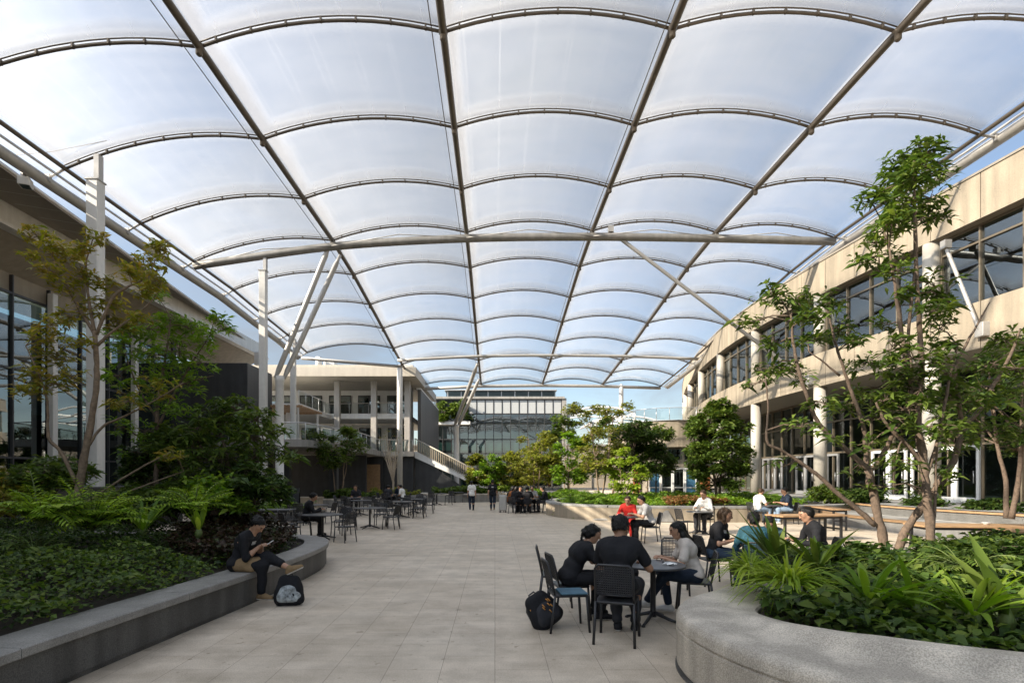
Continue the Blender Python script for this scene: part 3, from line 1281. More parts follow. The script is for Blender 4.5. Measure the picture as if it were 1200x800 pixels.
# floodlight on the left edge tube, stay cable beside it
j = joint(0, 18.6) + Vector((-0.95, 0, -0.75))
t = thing('floodlight', 'small white floodlight box clamped under the left roof edge tube', 'floodlight', j)
mb = MB()
mb.box(j, (0.34, 0.4, 0.3), rz=0.4, bev=0.03)
mb.build('housing', M['white_steel'], t)
mb = MB()
mb.box(j + Vector((0, 0, 0.25)), (0.08, 0.3, 0.3))
mb.build('bracket', M['grey_steel'], t)
mb = MB()
mb.box(j + Vector((0.05, -0.03, -0.155)), (0.26, 0.3, 0.02), rz=0.4)
mb.build('lens', M['glass_dark'], t)
mb = MB()
mb.tube([P(-60, 188, 18.8), P(60, 178, 18.8), P(125, 165, 18.9)], 0.012, n=5)
tag(mb.build('stay_cable', M['dark_steel']), 'thin dark stay cable running off left from the roof edge', 'cable')

# ================================================================= curved building on the right
RF = spline([(18.9, 2), (18.1, 10), (17.2, 18), (16.3, 26), (16.0, 34), (16.6, 42), (18.6, 53), (22.0, 65), (26.5, 78)], 40)
RF = [np.array(p) for p in RF]
_s = np.concatenate([[0], np.cumsum([np.linalg.norm(RF[i + 1] - RF[i]) for i in range(len(RF) - 1)])])
RLEN = _s[-1]


def rf(s):
    """facade point and outward normal (towards the plaza) at arc length s"""
    x = np.interp(s, _s, [p[0] for p in RF])
    y = np.interp(s, _s, [p[1] for p in RF])
    x2 = np.interp(s + 0.2, _s, [p[0] for p in RF]) - np.interp(s - 0.2, _s, [p[0] for p in RF])
    y2 = np.interp(s + 0.2, _s, [p[1] for p in RF]) - np.interp(s - 0.2, _s, [p[1] for p in RF])
    l = math.hypot(x2, y2)
    return x, y, -y2 / l, x2 / l


def s_at_y(y):
    return float(np.interp(y, [p[1] for p in RF], _s))


def offp(s, o):
    """point o metres behind the facade line"""
    x, y, nx, ny = rf(s)
    return (x - nx * o, y - ny * o)


TERR = 0.78      # raised walk in front of the doors
SILL, HEAD, PARA, SOFF = 8.05, 10.95, 12.55, 6.4


def right_building():
    t = thing('curved_building', 'curved beige stone building with a long upper window band along the right side', 'building', (17, 30, 0))
    # stone panels: parapet and spandrel, each slab a chamfered block with a thin joint
    for nm, z0, z1 in (('parapet', HEAD, PARA), ('spandrel', SOFF, SILL)):
        mb = MB()
        pw = 1.95
        n = int(RLEN / pw)
        for i in range(n):
            a, b = i * pw + 0.016, (i + 1) * pw - 0.016
            p, q, r_, s_ = offp(a, 0), offp(b, 0), offp(b, 0.3), offp(a, 0.3)
            mb.prism([p, s_, r_, q][::-1], z0, z1)
        mb.build(nm, M['concrete_warm'], t)
    mb = MB()
    ss = np.linspace(0, RLEN, 60)
    path = [offp(s, 0) for s in ss]
    # joints backing, coping, roof deck, soffit
    mb.sweep(path, [(0.05, SOFF + 0.03), (0.05, SILL - 0.03)])
    mb.sweep(path, [(0.05, HEAD + 0.03), (0.05, PARA - 0.03)])
    mb.sweep(path, [(-0.04, PARA), (-0.04, PARA + 0.08), (0.5, PARA + 0.08)])
    mb.build('coping', M['soffit_brown'], t)
    mb = MB()
    def strip(o0, z0, o1, z1):
        a = [offp(s, o0) for s in ss]
        b = [offp(s, o1) for s in ss]
        k = len(a)
        mb.add([(x, y, z0) for x, y in a] + [(x, y, z1) for x, y in b], [(i, i + 1, k + i + 1, k + i) for i in range(k - 1)])
    strip(-0.03, PARA, 0.34, PARA + 0.05)
    strip(0.34, PARA + 0.05, 12, PARA - 0.3)
    mb.build('roof_deck', M['concrete_grey'], t)
    mb = MB()
    strip(0.02, SOFF - 0.005, 3.6, SOFF - 0.005)
    strip(0.02, HEAD - 0.005, 0.8, HEAD - 0.005)
    strip(0.30, SILL + 0.004, 0.8, SILL + 0.004)
    mb.build('soffit', M['soffit_brown'], t)
    # floors and back wall seen through the glass
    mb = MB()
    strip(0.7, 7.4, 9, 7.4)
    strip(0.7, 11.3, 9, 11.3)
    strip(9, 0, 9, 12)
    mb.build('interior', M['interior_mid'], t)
    # columns: round, from the terrace to the parapet, between the windows
    cols = [s_at_y(v) for v in (8.6, 15.1, 21.6, 28.0, 34.6, 41.2, 47.8, 54.6, 61.5, 68)]
    for s in cols:
        x, y = offp(s, 0.27)
        mb = MB()
        mb.lathe((x, y, 0), [(0.3, TERR), (0.3, SOFF - 0.01)], n=20)
        mb.lathe((x, y, 0), [(0.29, SILL + 0.01), (0.29, HEAD - 0.01)], n=20)
        mb.build('column', M['column_paint'], t)
    # upper windows: one frame per bay with its pane
    ends = [0.2] + cols + [RLEN - 0.3]
    for i in range(len(ends) - 1):
        a, b = ends[i] + (0.3 if i else 0), ends[i + 1] - 0.3
        mb = MB()
        n = max(2, int(round((b - a) / 1.62)))
        for k in range(n + 1):
            s = a + (b - a) * k / n
            x, y, nx, ny = rf(s)
            px, py = offp(s, 0.45)
            mb.box((px, py, (SILL + HEAD) / 2), (0.14, 0.06, HEAD - SILL - 0.02), rz=math.atan2(ny, nx))
        for z in (SILL + 0.04, HEAD - 0.62, HEAD - 0.05):
            q = [offp(a + (b - a) * k / 8, 0.45) + (z,) for k in range(9)]
            for k in range(8):
                mid = [(q[k][c] + q[k + 1][c]) / 2 for c in range(3)]
                ln = math.hypot(q[k + 1][0] - q[k][0], q[k + 1][1] - q[k][1])
                mb.box(mid, (ln, 0.11, 0.07), rz=math.atan2(q[k + 1][1] - q[k][1], q[k + 1][0] - q[k][0]))
        fr = mb.build('window', M['mullion_bronze'], t)
        mb = MB()
        q = [offp(a + (b - a) * k / 8, 0.47) for k in range(9)]
        mb.add([(x, y, SILL) for x, y in q] + [(x, y, HEAD) for x, y in q], [(k, k + 1, 10 + k, 9 + k) for k in range(8)])
        mb.build('pane', M['glass_teal'], fr)
    # ground-floor curtain wall, set back under the overhang
    S0, S1 = s_at_y(2.5), s_at_y(52)
    n = int((S1 - S0) / 1.5)
    mb = MB()
    for k in range(n + 1):
        s = S0 + (S1 - S0) * k / n
        x, y, nx, ny = rf(s)
        px, py = offp(s, 3.0)
        mb.box((px, py, (TERR + SOFF) / 2), (0.13, 0.06, SOFF - TERR - 0.02), rz=math.atan2(ny, nx))
    for z in (TERR + 0.06, TERR + 2.45, TERR + 4.2, SOFF - 0.08):
        q = [offp(S0 + (S1 - S0) * k / (2 * n), 3.0) for k in range(2 * n + 1)]
        for k in range(2 * n):
            mid = ((q[k][0] + q[k + 1][0]) / 2, (q[k][1] + q[k + 1][1]) / 2, z)
            ln = math.hypot(q[k + 1][0] - q[k][0], q[k + 1][1] - q[k][1])
            mb.box(mid, (ln, 0.11, 0.09), rz=math.atan2(q[k + 1][1] - q[k][1], q[k + 1][0] - q[k][0]))
    fr = mb.build('curtain_wall', M['mullion_bronze'], t)
    q = [offp(S0 + (S1 - S0) * k / 40, 3.03) for k in range(41)]
    mb = MB()
    mb.add([(x, y, TERR) for x, y in q] + [(x, y, SOFF) for x, y in q], [(k, k + 1, 42 + k, 41 + k) for k in range(40)])
    mb.build('pane', M['glass_dark'], fr)
    # white framed doors
    for yd, nd, mt in ((22.6, 3, 'white_panel'), (26.2, 2, 'white_panel'), (31.0, 4, 'alu'), (37.4, 3, 'alu'), (18.6, 2, 'white_panel')):
        for k in range(nd):
            s = s_at_y(yd) + k * 1.12
            x, y, nx, ny = rf(s)
            rz = math.atan2(ny, nx)
            px, py = offp(s, 2.9)
            mb = MB()
            ex, ey = -math.sin(rz), math.cos(rz)
            for sd in (-0.48, 0.48):
                mb.box((px + ex * sd, py + ey * sd, TERR + 1.2), (0.08, 0.12, 2.36), rz=rz)
            mb.box((px, py, TERR + 2.33), (0.078, 0.84, 0.12), rz=rz)
            mb.box((px, py, TERR + 0.14), (0.078, 0.84, 0.22), rz=rz)
            d = mb.build('door', M[mt], t)
            mb = MB()
            hx, hy = px + ex * 0.36 + nx * 0.09, py + ey * 0.36 + ny * 0.09
            mb.tube([(hx, hy, TERR + 0.85), (hx, hy, TERR + 1.35)], 0.016, n=6)
            mb.build('handle', M['alu'], d)
    return t


right_building()


def podium():
    t = thing('entrance_pavilion', 'low beige curved pavilion with glass balcony rail behind the plaza trees', 'building', (14, 48, 0))
    pl = spline([(11.4, 49.5), (12.2, 46.4), (14.5, 45.0), (17.5, 45.2)], 8)
    pl = [tuple(p) for p in pl]
    back = [(19, 56), (11.4, 56)]
    mb = MB()
    mb.prism([(x, y) for x, y in pl] + back, 4.3, 6.45)
    mb.build('fascia', M['concrete_warm'], t)
    mb = MB()
    inn = [(x + 0.25, y + 0.5) for x, y in pl]
    mb.prism(inn + [(19, 55.8), (11.8, 55.8)], 0, 4.3)
    mb.build('wall', M['wall_beige'], t)
    mb = MB()
    mb.sweep(pl, [(0.12, 6.45), (0.12, 6.5), (-0.1, 6.5), (-0.1, 6.45)])
    for i in range(0, len(pl), 3):
        mb.tube([(pl[i][0] + .05, pl[i][1] + .1, 6.45), (pl[i][0] + .05, pl[i][1] + .1, 7.5)], 0.025, n=6)
    mb.tube([(x + .05, y + .1, 7.5) for x, y in pl], 0.03, n=6)
    rail = mb.build('balcony_rail', M['alu'], t)
    mb = MB()
    k = len(pl)
    mb.add([(x + .06, y + .12, 6.55) for x, y in pl] + [(x + .06, y + .12, 7.45) for x, y in pl], [(i, i + 1, k + i + 1, k + i) for i in range(k - 1)])
    mb.build('pane', M['glass_rail'], rail)
    # blue and clear doors under the fascia
    for i in range(4):
        x = 13.05 + i * 0.95
        y = 45.35 - 0.1 * i
        mb = MB()
        for dx in (-0.42, 0.42):
            mb.box((x + dx, y, 1.25), (0.08, 0.1, 2.5))
        mb.box((x, y, 2.55), (0.92, 0.1, 0.1))
        mb.box((x, y, 1.0), (0.76, 0.06, 0.06))
        d = mb.build('door', M['white_panel'], t)
        mb = MB()
        mb.box((x, y + 0.02, 1.25), (0.76, 0.03, 2.4))
        mb.build('pane', M['blue_panel' if i in (0, 3) else 'glass_dark'], d)
    for x, y, w in ((11.95, 46.9, 0.5), (17.1, 45.2, 0.8)):
        mb = MB()
        mb.box((x, y, 1.35), (w, 0.25, 2.7), bev=0.02)
        mb.build('timber_panel', M['orange_panel'], t)
    mb = MB()
    for i in range(3):
        x = 13.4 + i * 1.3
        mb.box((x, 45.35 - 0.1 * i, 3.7), (1.1, 0.08, 0.85))
    mb.build('window', M['glass_dark'], t)


podium()

# ================================================================= long building on the left
def eave_x(y):
    return -16.5 - 2.8 * (y - 18.5) / 26.5 if y > -14 else -13.1


def left_building():
    t = thing('left_building', 'long dark left building with a deep overhanging roof, white fascia beam and glass front', 'building', (-20, 20, 0))
    ys = list(np.linspace(-30, 45, 16))
    ox = [eave_x(y) for y in ys]
    mb = MB()
    k = len(ys)
    def strip(pa, pb):
        n = len(pa)
        mb.add(list(pa) + list(pb), [(i, i + 1, n + i + 1, n + i) for i in range(n - 1)])
    strip([(x, y, 12.22) for x, y in zip(ox, ys)], [(-19.3, y, 12.62) for y in ys])
    strip([(x, y, 12.22) for x, y in zip(ox, ys)], [(x, y, 12.42) for x, y in zip(ox, ys)])
    strip([(x, y, 12.42) for x, y in zip(ox, ys)], [(-32, y, 13.1) for y in ys])
    mb.build('roof', M['soffit_brown'], t)
    mb = MB()
    for y in np.arange(-29, 45, 1.1):      # soffit boards' cover strips
        x = eave_x(y)
        if x > -19.2:
            d = Vector((-19.28 - x, 0, 0.395))
            c = Vector((x, y, 12.215)) + d * 0.5
            mb.add([(x, y - .015, 12.205), (x, y + .015, 12.205), (-19.28, y + .015, 12.6), (-19.28, y - .015, 12.6)], [(0, 1, 2, 3)])
    for i in range(k - 1):
        mb.tube([(ox[i] + .02, ys[i], 12.32), (ox[i + 1] + .02, ys[i + 1], 12.32)], 0.05, n=6)
    mb.build('roof_trim', M['white_steel'], t)
    mb = MB()
    mb.box((-19.15, 6.0, 12.15), (0.4, 80, 0.9))
    mb.box((-19.02, 6.0, 11.62), (0.5, 80, 0.14))
    mb.build('fascia_beam', M['white_steel'], t)
    mb = MB()
    mb.add([(-19.2, -34, 11.68), (-19.2, 46, 11.68), (-21.1, 46, 10.7), (-21.1, -34, 10.7)], [(0, 1, 2, 3)])
    mb.add([(-21.08, -34, 10.72), (-21.08, 46, 10.72), (-21.08, 46, 9.9), (-21.08, -34, 9.9)], [(0, 1, 2, 3)])
    mb.build('soffit', M['wall_beige'], t)
    mb = MB()
    for y in np.arange(-29.9, 36.2, 2.0):
        mb.box((-21.0, y, 5.6), (0.16, 0.07, 10.1))
    for z in (0.6, 2.72, 6.6, 9.85):
        mb.box((-20.99, 3.0, z), (0.12, 66, 0.09))
    fr = mb.build('curtain_wall', M['mullion'], t)
    mb = MB()
    mb.add([(-21.03, -30, 0), (-21.03, 36.1, 0), (-21.03, 36.1, 9.9), (-21.03, -30, 9.9)], [(0, 1, 2, 3)])
    mb.build('pane', M['glass_teal'], fr)
    for y in (20.0, 25.9, 31.8):
        mb = MB()
        mb.box((-20.65, y, 5.2), (0.28, 0.3, 10.4), bev=0.02)
        mb.build('column', M['white_steel'], t)
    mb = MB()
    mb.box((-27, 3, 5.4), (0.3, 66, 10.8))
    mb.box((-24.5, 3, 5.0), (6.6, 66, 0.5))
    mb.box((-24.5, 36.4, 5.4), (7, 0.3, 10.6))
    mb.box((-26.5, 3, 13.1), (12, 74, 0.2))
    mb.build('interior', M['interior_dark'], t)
    # dark end block that stands forward of the glass
    mb = MB()
    mb.box((-18.6, 38.2, 4.65), (4.9, 4.0, 9.3), bev=0.02)
    mb.build('end_block', M['dark_cladding'], t)
    mb = MB()
    for y, h in ((36.0, 1.2), (43.5, 1.0)):
        mb.box((-18.6, y, 11.1), (0.35, 0.5, h))
    mb.build('bracket', M['white_steel'], t)


left_building()

# low black wall behind the left bed
t = thing('bed_wall', 'low black rendered wall behind the left plant bed', 'wall', (-13, 13, 0))
mb = MB()
mb.box((-13.1, 11, 0.75), (0.3, 24, 1.5))
mb.build('wall', M['black_metal'], t)
mb = MB()
mb.box((-13.1, 11, 1.53), (0.4, 24.1, 0.06), bev=0.01)
mb.build('coping', M['dark_cladding'], t)

# ================================================================= stair terrace and balcony building, back left
def rail_run(pts, t, h=1.05, name='balustrade', m='alu', step=1.5, pane='glass_rail', bronze=False):
    mb = MB()
    P3 = [Vector(p) for p in pts]
    posts = []
    for i in range(len(P3) - 1):
        a, b = P3[i], P3[i + 1]
        n = max(1, int((b - a).length / step))
        for k in range(n + (1 if i == len(P3) - 2 else 0)):
            posts.append(a.lerp(b, k / n))
    for p in posts:
        mb.tube([p, p + Vector((0, 0, h))], 0.022, n=6)
    mb.tube([p + Vector((0, 0, h)) for p in P3], 0.055 if h > 1.1 else 0.034, n=8)
    r_ = mb.build(name, M[m], t)
    mb = MB()
    for i in range(len(P3) - 1):
        a, b = P3[i], P3[i + 1]
        mb.add([a + Vector((0, 0, .1)), b + Vector((0, 0, .1)), b + Vector((0, 0, h - .07)), a + Vector((0, 0, h - .07))], [(0, 1, 2, 3)])
    mb.build('pane', M[pane], r_)


def terrace_building():
    t = thing('balcony_building', 'open white balcony building with slim columns and stacked terraces at the back left', 'building', (-14, 48, 0))
    mb = MB()
    # first-floor terrace, an L in plan
    mb.prism([(-30, 41.2), (-14.6, 34), (-11.7, 34.6), (-10.2, 43), (-10.4, 50.4), (-7.5, 51.2), (-7.5, 62), (-30, 62)], 3.75, 4.2)
    mb.build('terrace_slab', M['concrete_grey'], t)
    mb = MB()
    mb.prism([(-30, 52.5), (-8.2, 52.5), (-8.2, 66), (-30, 66)], 7.35, 7.85)
    mb.prism([(-30, 44), (-15.5, 44), (-15.5, 52.6), (-30, 52.6)], 7.3, 7.7)
    mb.build('upper_slab', M['white_panel'], t)
    mb = MB()
    mb.prism([(-30, 49.0), (-7.0, 49.0), (-7.0, 66), (-30, 66)], 10.75, 11.55)
    mb.prism([(-30, 50.0), (-7.4, 50.0), (-7.4, 66), (-30, 66)], 11.551, 11.95)
    mb.build('roof', M['column_paint'], t)
    mb = MB()
    mb.box((-15.4, 52, 12.35), (1.0, 1.0, 0.8), bev=0.04)
    mb.build('roof_vent', M['white_panel'], t)
    mb = MB()
    mb.lathe((-16.2, 51, 11.95), [(0.3, 0), (0.3, 0.9)], n=12)
    mb.build('roof_vent', M['white_panel'], t)
    for x, y in ((-14.6, 51.4), (-11.2, 51.4), (-8.1, 51.4), (-8.4, 54.5)):
        mb = MB()
        mb.box((x, y, 7.48), (0.5, 0.5, 6.53), bev=0.02)
        mb.build('column', M['grey_steel'], t)
    for x in (-16.5, -19.5):
        mb = MB()
        mb.box((x, 44.5, 5.75), (0.4, 0.4, 3.1), bev=0.02)
        mb.build('column', M['white_panel'], t)
    # back walls with window openings of each storey
    mb = MB()
    mb.box((-18.5, 58, 5.75), (20, 0.3, 3.1))
    mb.box((-18.5, 57.5, 9.3), (20, 0.3, 2.9))
    mb.build('wall', M['white_panel'], t)
    for z0, z1, yy in ((4.4, 6.9, 57.8), (7.95, 10.2, 57.3)):
        for i in range(6):
            x = -25 + i * 3.0
            mb = MB()
            for dx in (-1.1, 0, 1.1):
                mb.box((x + dx, yy, (z0 + z1) / 2), (0.08, 0.1, z1 - z0))
            mb.box((x, yy, z1), (2.28, 0.1, 0.08))
            f = mb.build('window', M['mullion'], t)
            mb = MB()
            mb.box((x, yy + 0.02, (z0 + z1) / 2), (2.2, 0.03, z1 - z0 - .1))
            mb.build('pane', M['glass_teal'], f)
    # dark ground floor: recess and clad wall under the terrace
    mb = MB()
    mb.box((-20, 47.5, 1.85), (18, 0.3, 3.7))
    mb.box((-9.1, 52.6, 1.85), (3.0, 2.0, 3.7))
    mb.box((-12.3, 51.0, 1.85), (4.0, 0.3, 3.7))
    mb.build('ground_floor_wall', M['dark_cladding'], t)
    mb = MB()
    for x, y in ((-14.3, 38.0), (-11.9, 41.0), (-16.8, 41)):
        mb.box((x, y, 1.87), (0.55, 0.55, 3.74))
    mb.build('ground_floor_column', M['dark_cladding'], t)
    mb = MB()
    mb.box((-11.2, 50.7, 1.5), (1.4, 0.12, 3.0))
    mb.build('timber_door', M['timber'], t)
    # dark tall block beside the stair head
    mb = MB()
    mb.box((-7.3, 62.0, 5.2), (0.3, 17.0, 10.2))
    mb.build('stair_block', M['mid_cladding'], t)
    mb = MB()
    mb.box((-7.35, 62.0, 10.34), (0.42, 17.1, 0.12))
    mb.build('stair_block_cap', M['white_panel'], t)
    rail_run([(-14.5, 34.1, 4.2), (-11.85, 34.7, 4.2), (-10.35, 43, 4.2), (-10.5, 50.3, 4.2), (-7.6, 51.3, 4.2)], t)
    rail_run([(-15.6, 44.1, 7.7), (-15.6, 52.4, 7.7), (-8.3, 52.6, 7.85)], t)
    rail_run([(-20, 38.0, 4.2), (-14.7, 34.2, 4.2)], t)
    return t


terrace_building()

t = thing('pergola_awning', 'tan slatted awning over the stair terrace cafe', 'awning', (-17.5, 43, 4.2))
mb = MB()
for i in range(26):
    mb.box((-20.6 + i * 0.26, 42.2, 7.02 - 0.0 * i), (0.1, 4.6, 0.08))
mb.box((-17.3, 39.95, 6.95), (6.9, 0.12, 0.16))
mb.box((-17.3, 44.4, 6.95), (6.9, 0.12, 0.16))
mb.build('slats', M['timber'], t)
mb = MB()
for x in (-20.5, -14.2):
    for y in (40.0, 44.4):
        mb.box((x, y, 5.55), (0.12, 0.12, 2.7))
mb.build('post', M['white_steel'], t)


def staircase():
    t = thing('staircase', 'long stair with beige balustrades running down to the right from the balcony terrace', 'stairs', (-3, 53, 0))
    x0, z0, x1 = -7.5, 4.2, 0.6
    n = 26
    mb = MB()
    for i in range(n):
        x = x0 + (x1 - x0) * i / n
        z = z0 * (1 - (i + 0.0) / n)
        w = (x1 - x0) / n
        mb.box((x + w / 2, 53.2, max(0.08, z - 0.16)), (w + 0.02, 2.4, 0.32))
    mb.build('flight', M['concrete_warm'], t)
    mb = MB()
    for y in (51.95, 54.45):
        mb.add([(x0, y, z0 - 0.55), (x1, y, 0), (x1 + 0.3, y, 0.12), (x0, y, z0 + 0.12), (x0, y + 0.1, z0 - 0.55), (x1, y + 0.1, 0), (x1 + 0.3, y + 0.1, 0.12), (x0, y + 0.1, z0 + 0.12)],
               [(0, 1, 2, 3), (7, 6, 5, 4), (0, 4, 5, 1), (2, 6, 7, 3)])
    mb.build('stringer', M['white_panel'], t)
    mb = MB()
    mb.add([(x0, 52.2, 0), (x1 - 2.2, 52.2, 0), (x0, 52.2, z0 - 0.6), (x0 + 0.5, 52.2, z0 - 0.6)], [(0, 1, 3, 2)])
    mb.build('underwall', M['dark_cladding'], t)
    for y in (51.9, 54.6):
        rail_run([(x0, y, z0 + 0.1), (x1, y, 0.05)], t, h=1.15, m='column_paint', step=0.9, pane='glass_rail')
    mb = MB()
    for i in range(92):
        k = i / 91
        x = x0 + (x1 - x0) * k
        z = z0 * (1 - k) + 0.15
        mb.box((x, 51.86 if i % 2 else 54.66, z + 0.5), (0.06, 0.03, 1.0))
    mb.build('baluster', M['concrete_warm'], t)


staircase()


# ================================================================= glass block at the far end
def glass_block():
    t = thing('glass_block', 'far green glass building with a row of white panels along its top', 'building', (1, 76, 0))
    x0, x1, y = -8.2, 9.0, 75.0
    mb = MB()
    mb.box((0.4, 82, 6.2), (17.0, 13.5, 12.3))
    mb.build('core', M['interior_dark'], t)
    mb = MB()
    n = 15
    for i in range(n + 1):
        x = x0 + (x1 - x0) * i / n
        mb.box((x, y, 6.2), (0.08, 0.2, 12.3))
    for z in (3.0, 5.0, 6.9, 10.35, 12.25):
        mb.box((0.4, y + 0.02, z), (17.2, 0.16, 0.14))
    fr = mb.build('curtain_wall', M['mullion'], t)
    mb = MB()
    for i in range(n):
        xa, xb = x0 + (x1 - x0) * i / n + .05, x0 + (x1 - x0) * (i + 1) / n - .05
        for za, zb in ((0, 3), (3, 5), (5, 6.9), (6.9, 10.35)):
            a = random.uniform(-.02, .02)
            mb.add([(xa, y + .05 + a, za), (xb, y + .05 - a, za), (xb, y + .05 - a, zb), (xa, y + .05 + a, zb)], [(0, 1, 2, 3)])
    mb.build('pane', M['glass_block'], fr)
    mb = MB()
    for i in range(4, n):
        xa, xb = x0 + (x1 - x0) * i / n, x0 + (x1 - x0) * (i + 1) / n
        mb.box(((xa + xb) / 2, y - 0.02, 11.3), (xb - xa - 0.14, 0.08, 1.75))
    mb.build('top_panel', surf('top_panel_paint', (0.36, 0.375, 0.375), rough=0.45, var=0.06, bump=0.01), t)
    mb = MB()
    for i in range(n):
        xa, xb = x0 + (x1 - x0) * i / n, x0 + (x1 - x0) * (i + 1) / n
        mb.box(((xa + xb) / 2, y + 0.1, 5.95), (xb - xa - 0.12, 0.06, 1.1))
    mb.build('spandrel', surf('spandrel_green', (0.16, 0.24, 0.21), rough=0.3, var=0.1, bump=0), t)
    mb = MB()
    mb.box((9.35, 81.5, 6.2), (0.6, 13.4, 12.5))
    mb.box((0.5, y - 0.1, 12.5), (17.8, 0.5, 0.3))
    mb.build('side_wall', M['concrete_grey'], t)
    mb = MB()
    mb.box((0.8, 79, 13.15), (15.0, 5, 1.0))
    mb.build('penthouse', M['glass_dark'], t)
    mb = MB()
    for i in range(9):
        mb.box((-6.5 + i * 1.85, 76.45, 13.15), (0.1, 0.1, 1.0))
    mb.box((0.8, 78.5, 13.72), (15.4, 5.4, 0.15))
    mb.build('penthouse_frame', M['alu'], t)
    # planted balconies on the left corner
    mb = MB()
    mb.box((-5.6, 74.2, 9.0), (4.6, 1.4, 0.4))
    mb.build('planted_balcony', M['white_panel'], t)
    return t


glass_block()

# low white canopies of a further court, beyond the right end of the roof
for i, (x, y, z, w, lab) in enumerate(((14.6, 76, 10.6, 9.0, 'far white arched canopy beyond the thin column'), (19.5, 82, 10.0, 10.0, 'far white arched canopy close to the pavilion roof'))):
    t = thing('far_canopy', lab, 'canopy', (x, y, 0), 0, 'far white canopies')
    mb = MB()
    for k in range(4):
        yy = y + k * 4
        mb.tube([(x - w / 2 + w * q / 10, yy, z + 0.8 * 4 * (q / 10) * (1 - q / 10)) for q in range(11)], 0.14, n=6)
    for q in (0, 10):
        xx = x - w / 2 + w * q / 10
        mb.tube([(xx, y, z), (xx, y + 12, z)], 0.14, n=6)
    mb.build('frame', M['white_panel'], t)
    for q in (0, 10):
        xx = x - w / 2 + w * q / 10
        mb = MB()
        mb.tube([(xx, y, 0), (xx, y, z)], 0.2, n=10)
        mb.build('post', M['white_steel'], t)
# long pale building closing the view far off
t = thing('distant_building', 'low pale building far off behind the central trees', 'building', (10, 100, 0))
mb = MB()
mb.box((12, 101, 3.6), (70, 8, 7.2))
mb.build('wall', M['wall_beige'], t)
for i in range(22):
    mb = MB()
    mb.box((-18 + i * 2.8, 96.95, 3.4), (1.9, 0.12, 2.0))
    mb.build('window', M['glass_dark'], t)
mb = MB()
mb.box((12, 101, 7.35), (71, 9, 0.3))
mb.build('roof', M['concrete_grey'], t)

# ================================================================= planters
def planter(name, label, path, h, wall_m, cop_m, soil_poly, soil_z, cw=0.45, group=None, over=0.05, joints=1.6, loc=None):
    """wall with an overhanging seat slab along path (outside on the right of travel), soil inside"""
    loc = loc or (path[0][0], path[0][1], 0)
    t = thing(name, label, 'planter', loc, 0, group)
    mb = MB()
    mb.sweep(path, [(-0.03, 0.0), (-0.03, 0.05), (0, 0.055), (0, h - 0.09)])
    mb.sweep(path, [(-cw + .02, h - 0.09), (-cw + .02, 0.0)])
    mb.build('wall', M[wall_m], t)
    # seat slabs with thin joints
    d = np.concatenate([[0], np.cumsum([math.dist(path[i], path[i + 1]) for i in range(len(path) - 1)])])
    n = max(1, int(round(d[-1] / joints)))
    mb = MB()
    for k in range(n):
        a, b = d[-1] * k / n + 0.004, d[-1] * (k + 1) / n - 0.004
        ss = np.linspace(a, b, 8)
        seg = [(float(np.interp(s, d, [p[0] for p in path])), float(np.interp(s, d, [p[1] for p in path]))) for s in ss]
        pr = [(over - .004, h - .088), (over, h - .08), (over, h - .012), (over - .012, h), (-cw + .012, h), (-cw, h - .012), (-cw, h - .088), (over - .004, h - .088)]
        o0 = len(mb.v)
        mb.sweep(seg, pr)
        e = len(mb.v) - 8
        mb.f += [[o0 + i for i in range(7)], [e + i for i in range(6, -1, -1)]]
        mb.m += [0, 0]
        mb.sm += [False, False]
    mb.build('seat_slab', M[cop_m], t)
    mb = MB()
    n = len(soil_poly)
    mb.add([(x, y, soil_z) for x, y in soil_poly], [tuple(range(n))])
    mb.build('soil', M['soil'], t)
    return t


def pts2(a, n=8, closed=False):
    return [tuple(p) for p in spline(a, n, closed)]


# left bed: straight seat wall that turns round at its far end
LP = pts2([(-4.02, -2), (-4.0, 2), (-3.92, 5), (-3.62, 8.2), (-3.50, 10.4), (-3.62, 11.9), (-4.15, 13.0), (-5.3, 13.7), (-7.5, 14.1), (-12.8, 14.4)], 8)
planter('planter', 'long grey granite planter along the left where the person with the phone sits', LP, 0.49, 'granite_dark', 'granite',
        [(x - 0.2 if y < 12.6 else x, y - (0.2 if y > 12.6 else 0)) for x, y in LP] + [(-12.9, -2)], 0.42, cw=0.46, joints=2.1, loc=(-4, 6, 0))
LBED = [(-4.5, 1), (-4.45, 5), (-4.05, 8.3), (-3.98, 10.6), (-4.3, 12.2), (-5.4, 13.1), (-7.5, 13.6), (-12.8, 13.9), (-12.8, 1)]

# right foreground bed: heavy terrazzo seat with a swept-up back
RP = pts2([(13, 10.9), (9.5, 10.9), (7.3, 10.5), (6.2, 9.6), (5.6, 8.4), (4.7, 7.75), (3.6, 7.25), (2.75, 6.72), (2.08, 6.1), (1.80, 5.45), (1.82, 4.75), (2.02, 4.15), (2.35, 3.65), (2.95, 3.2), (4.2, 2.75), (6.5, 2.5), (10, 2.5)], 9)


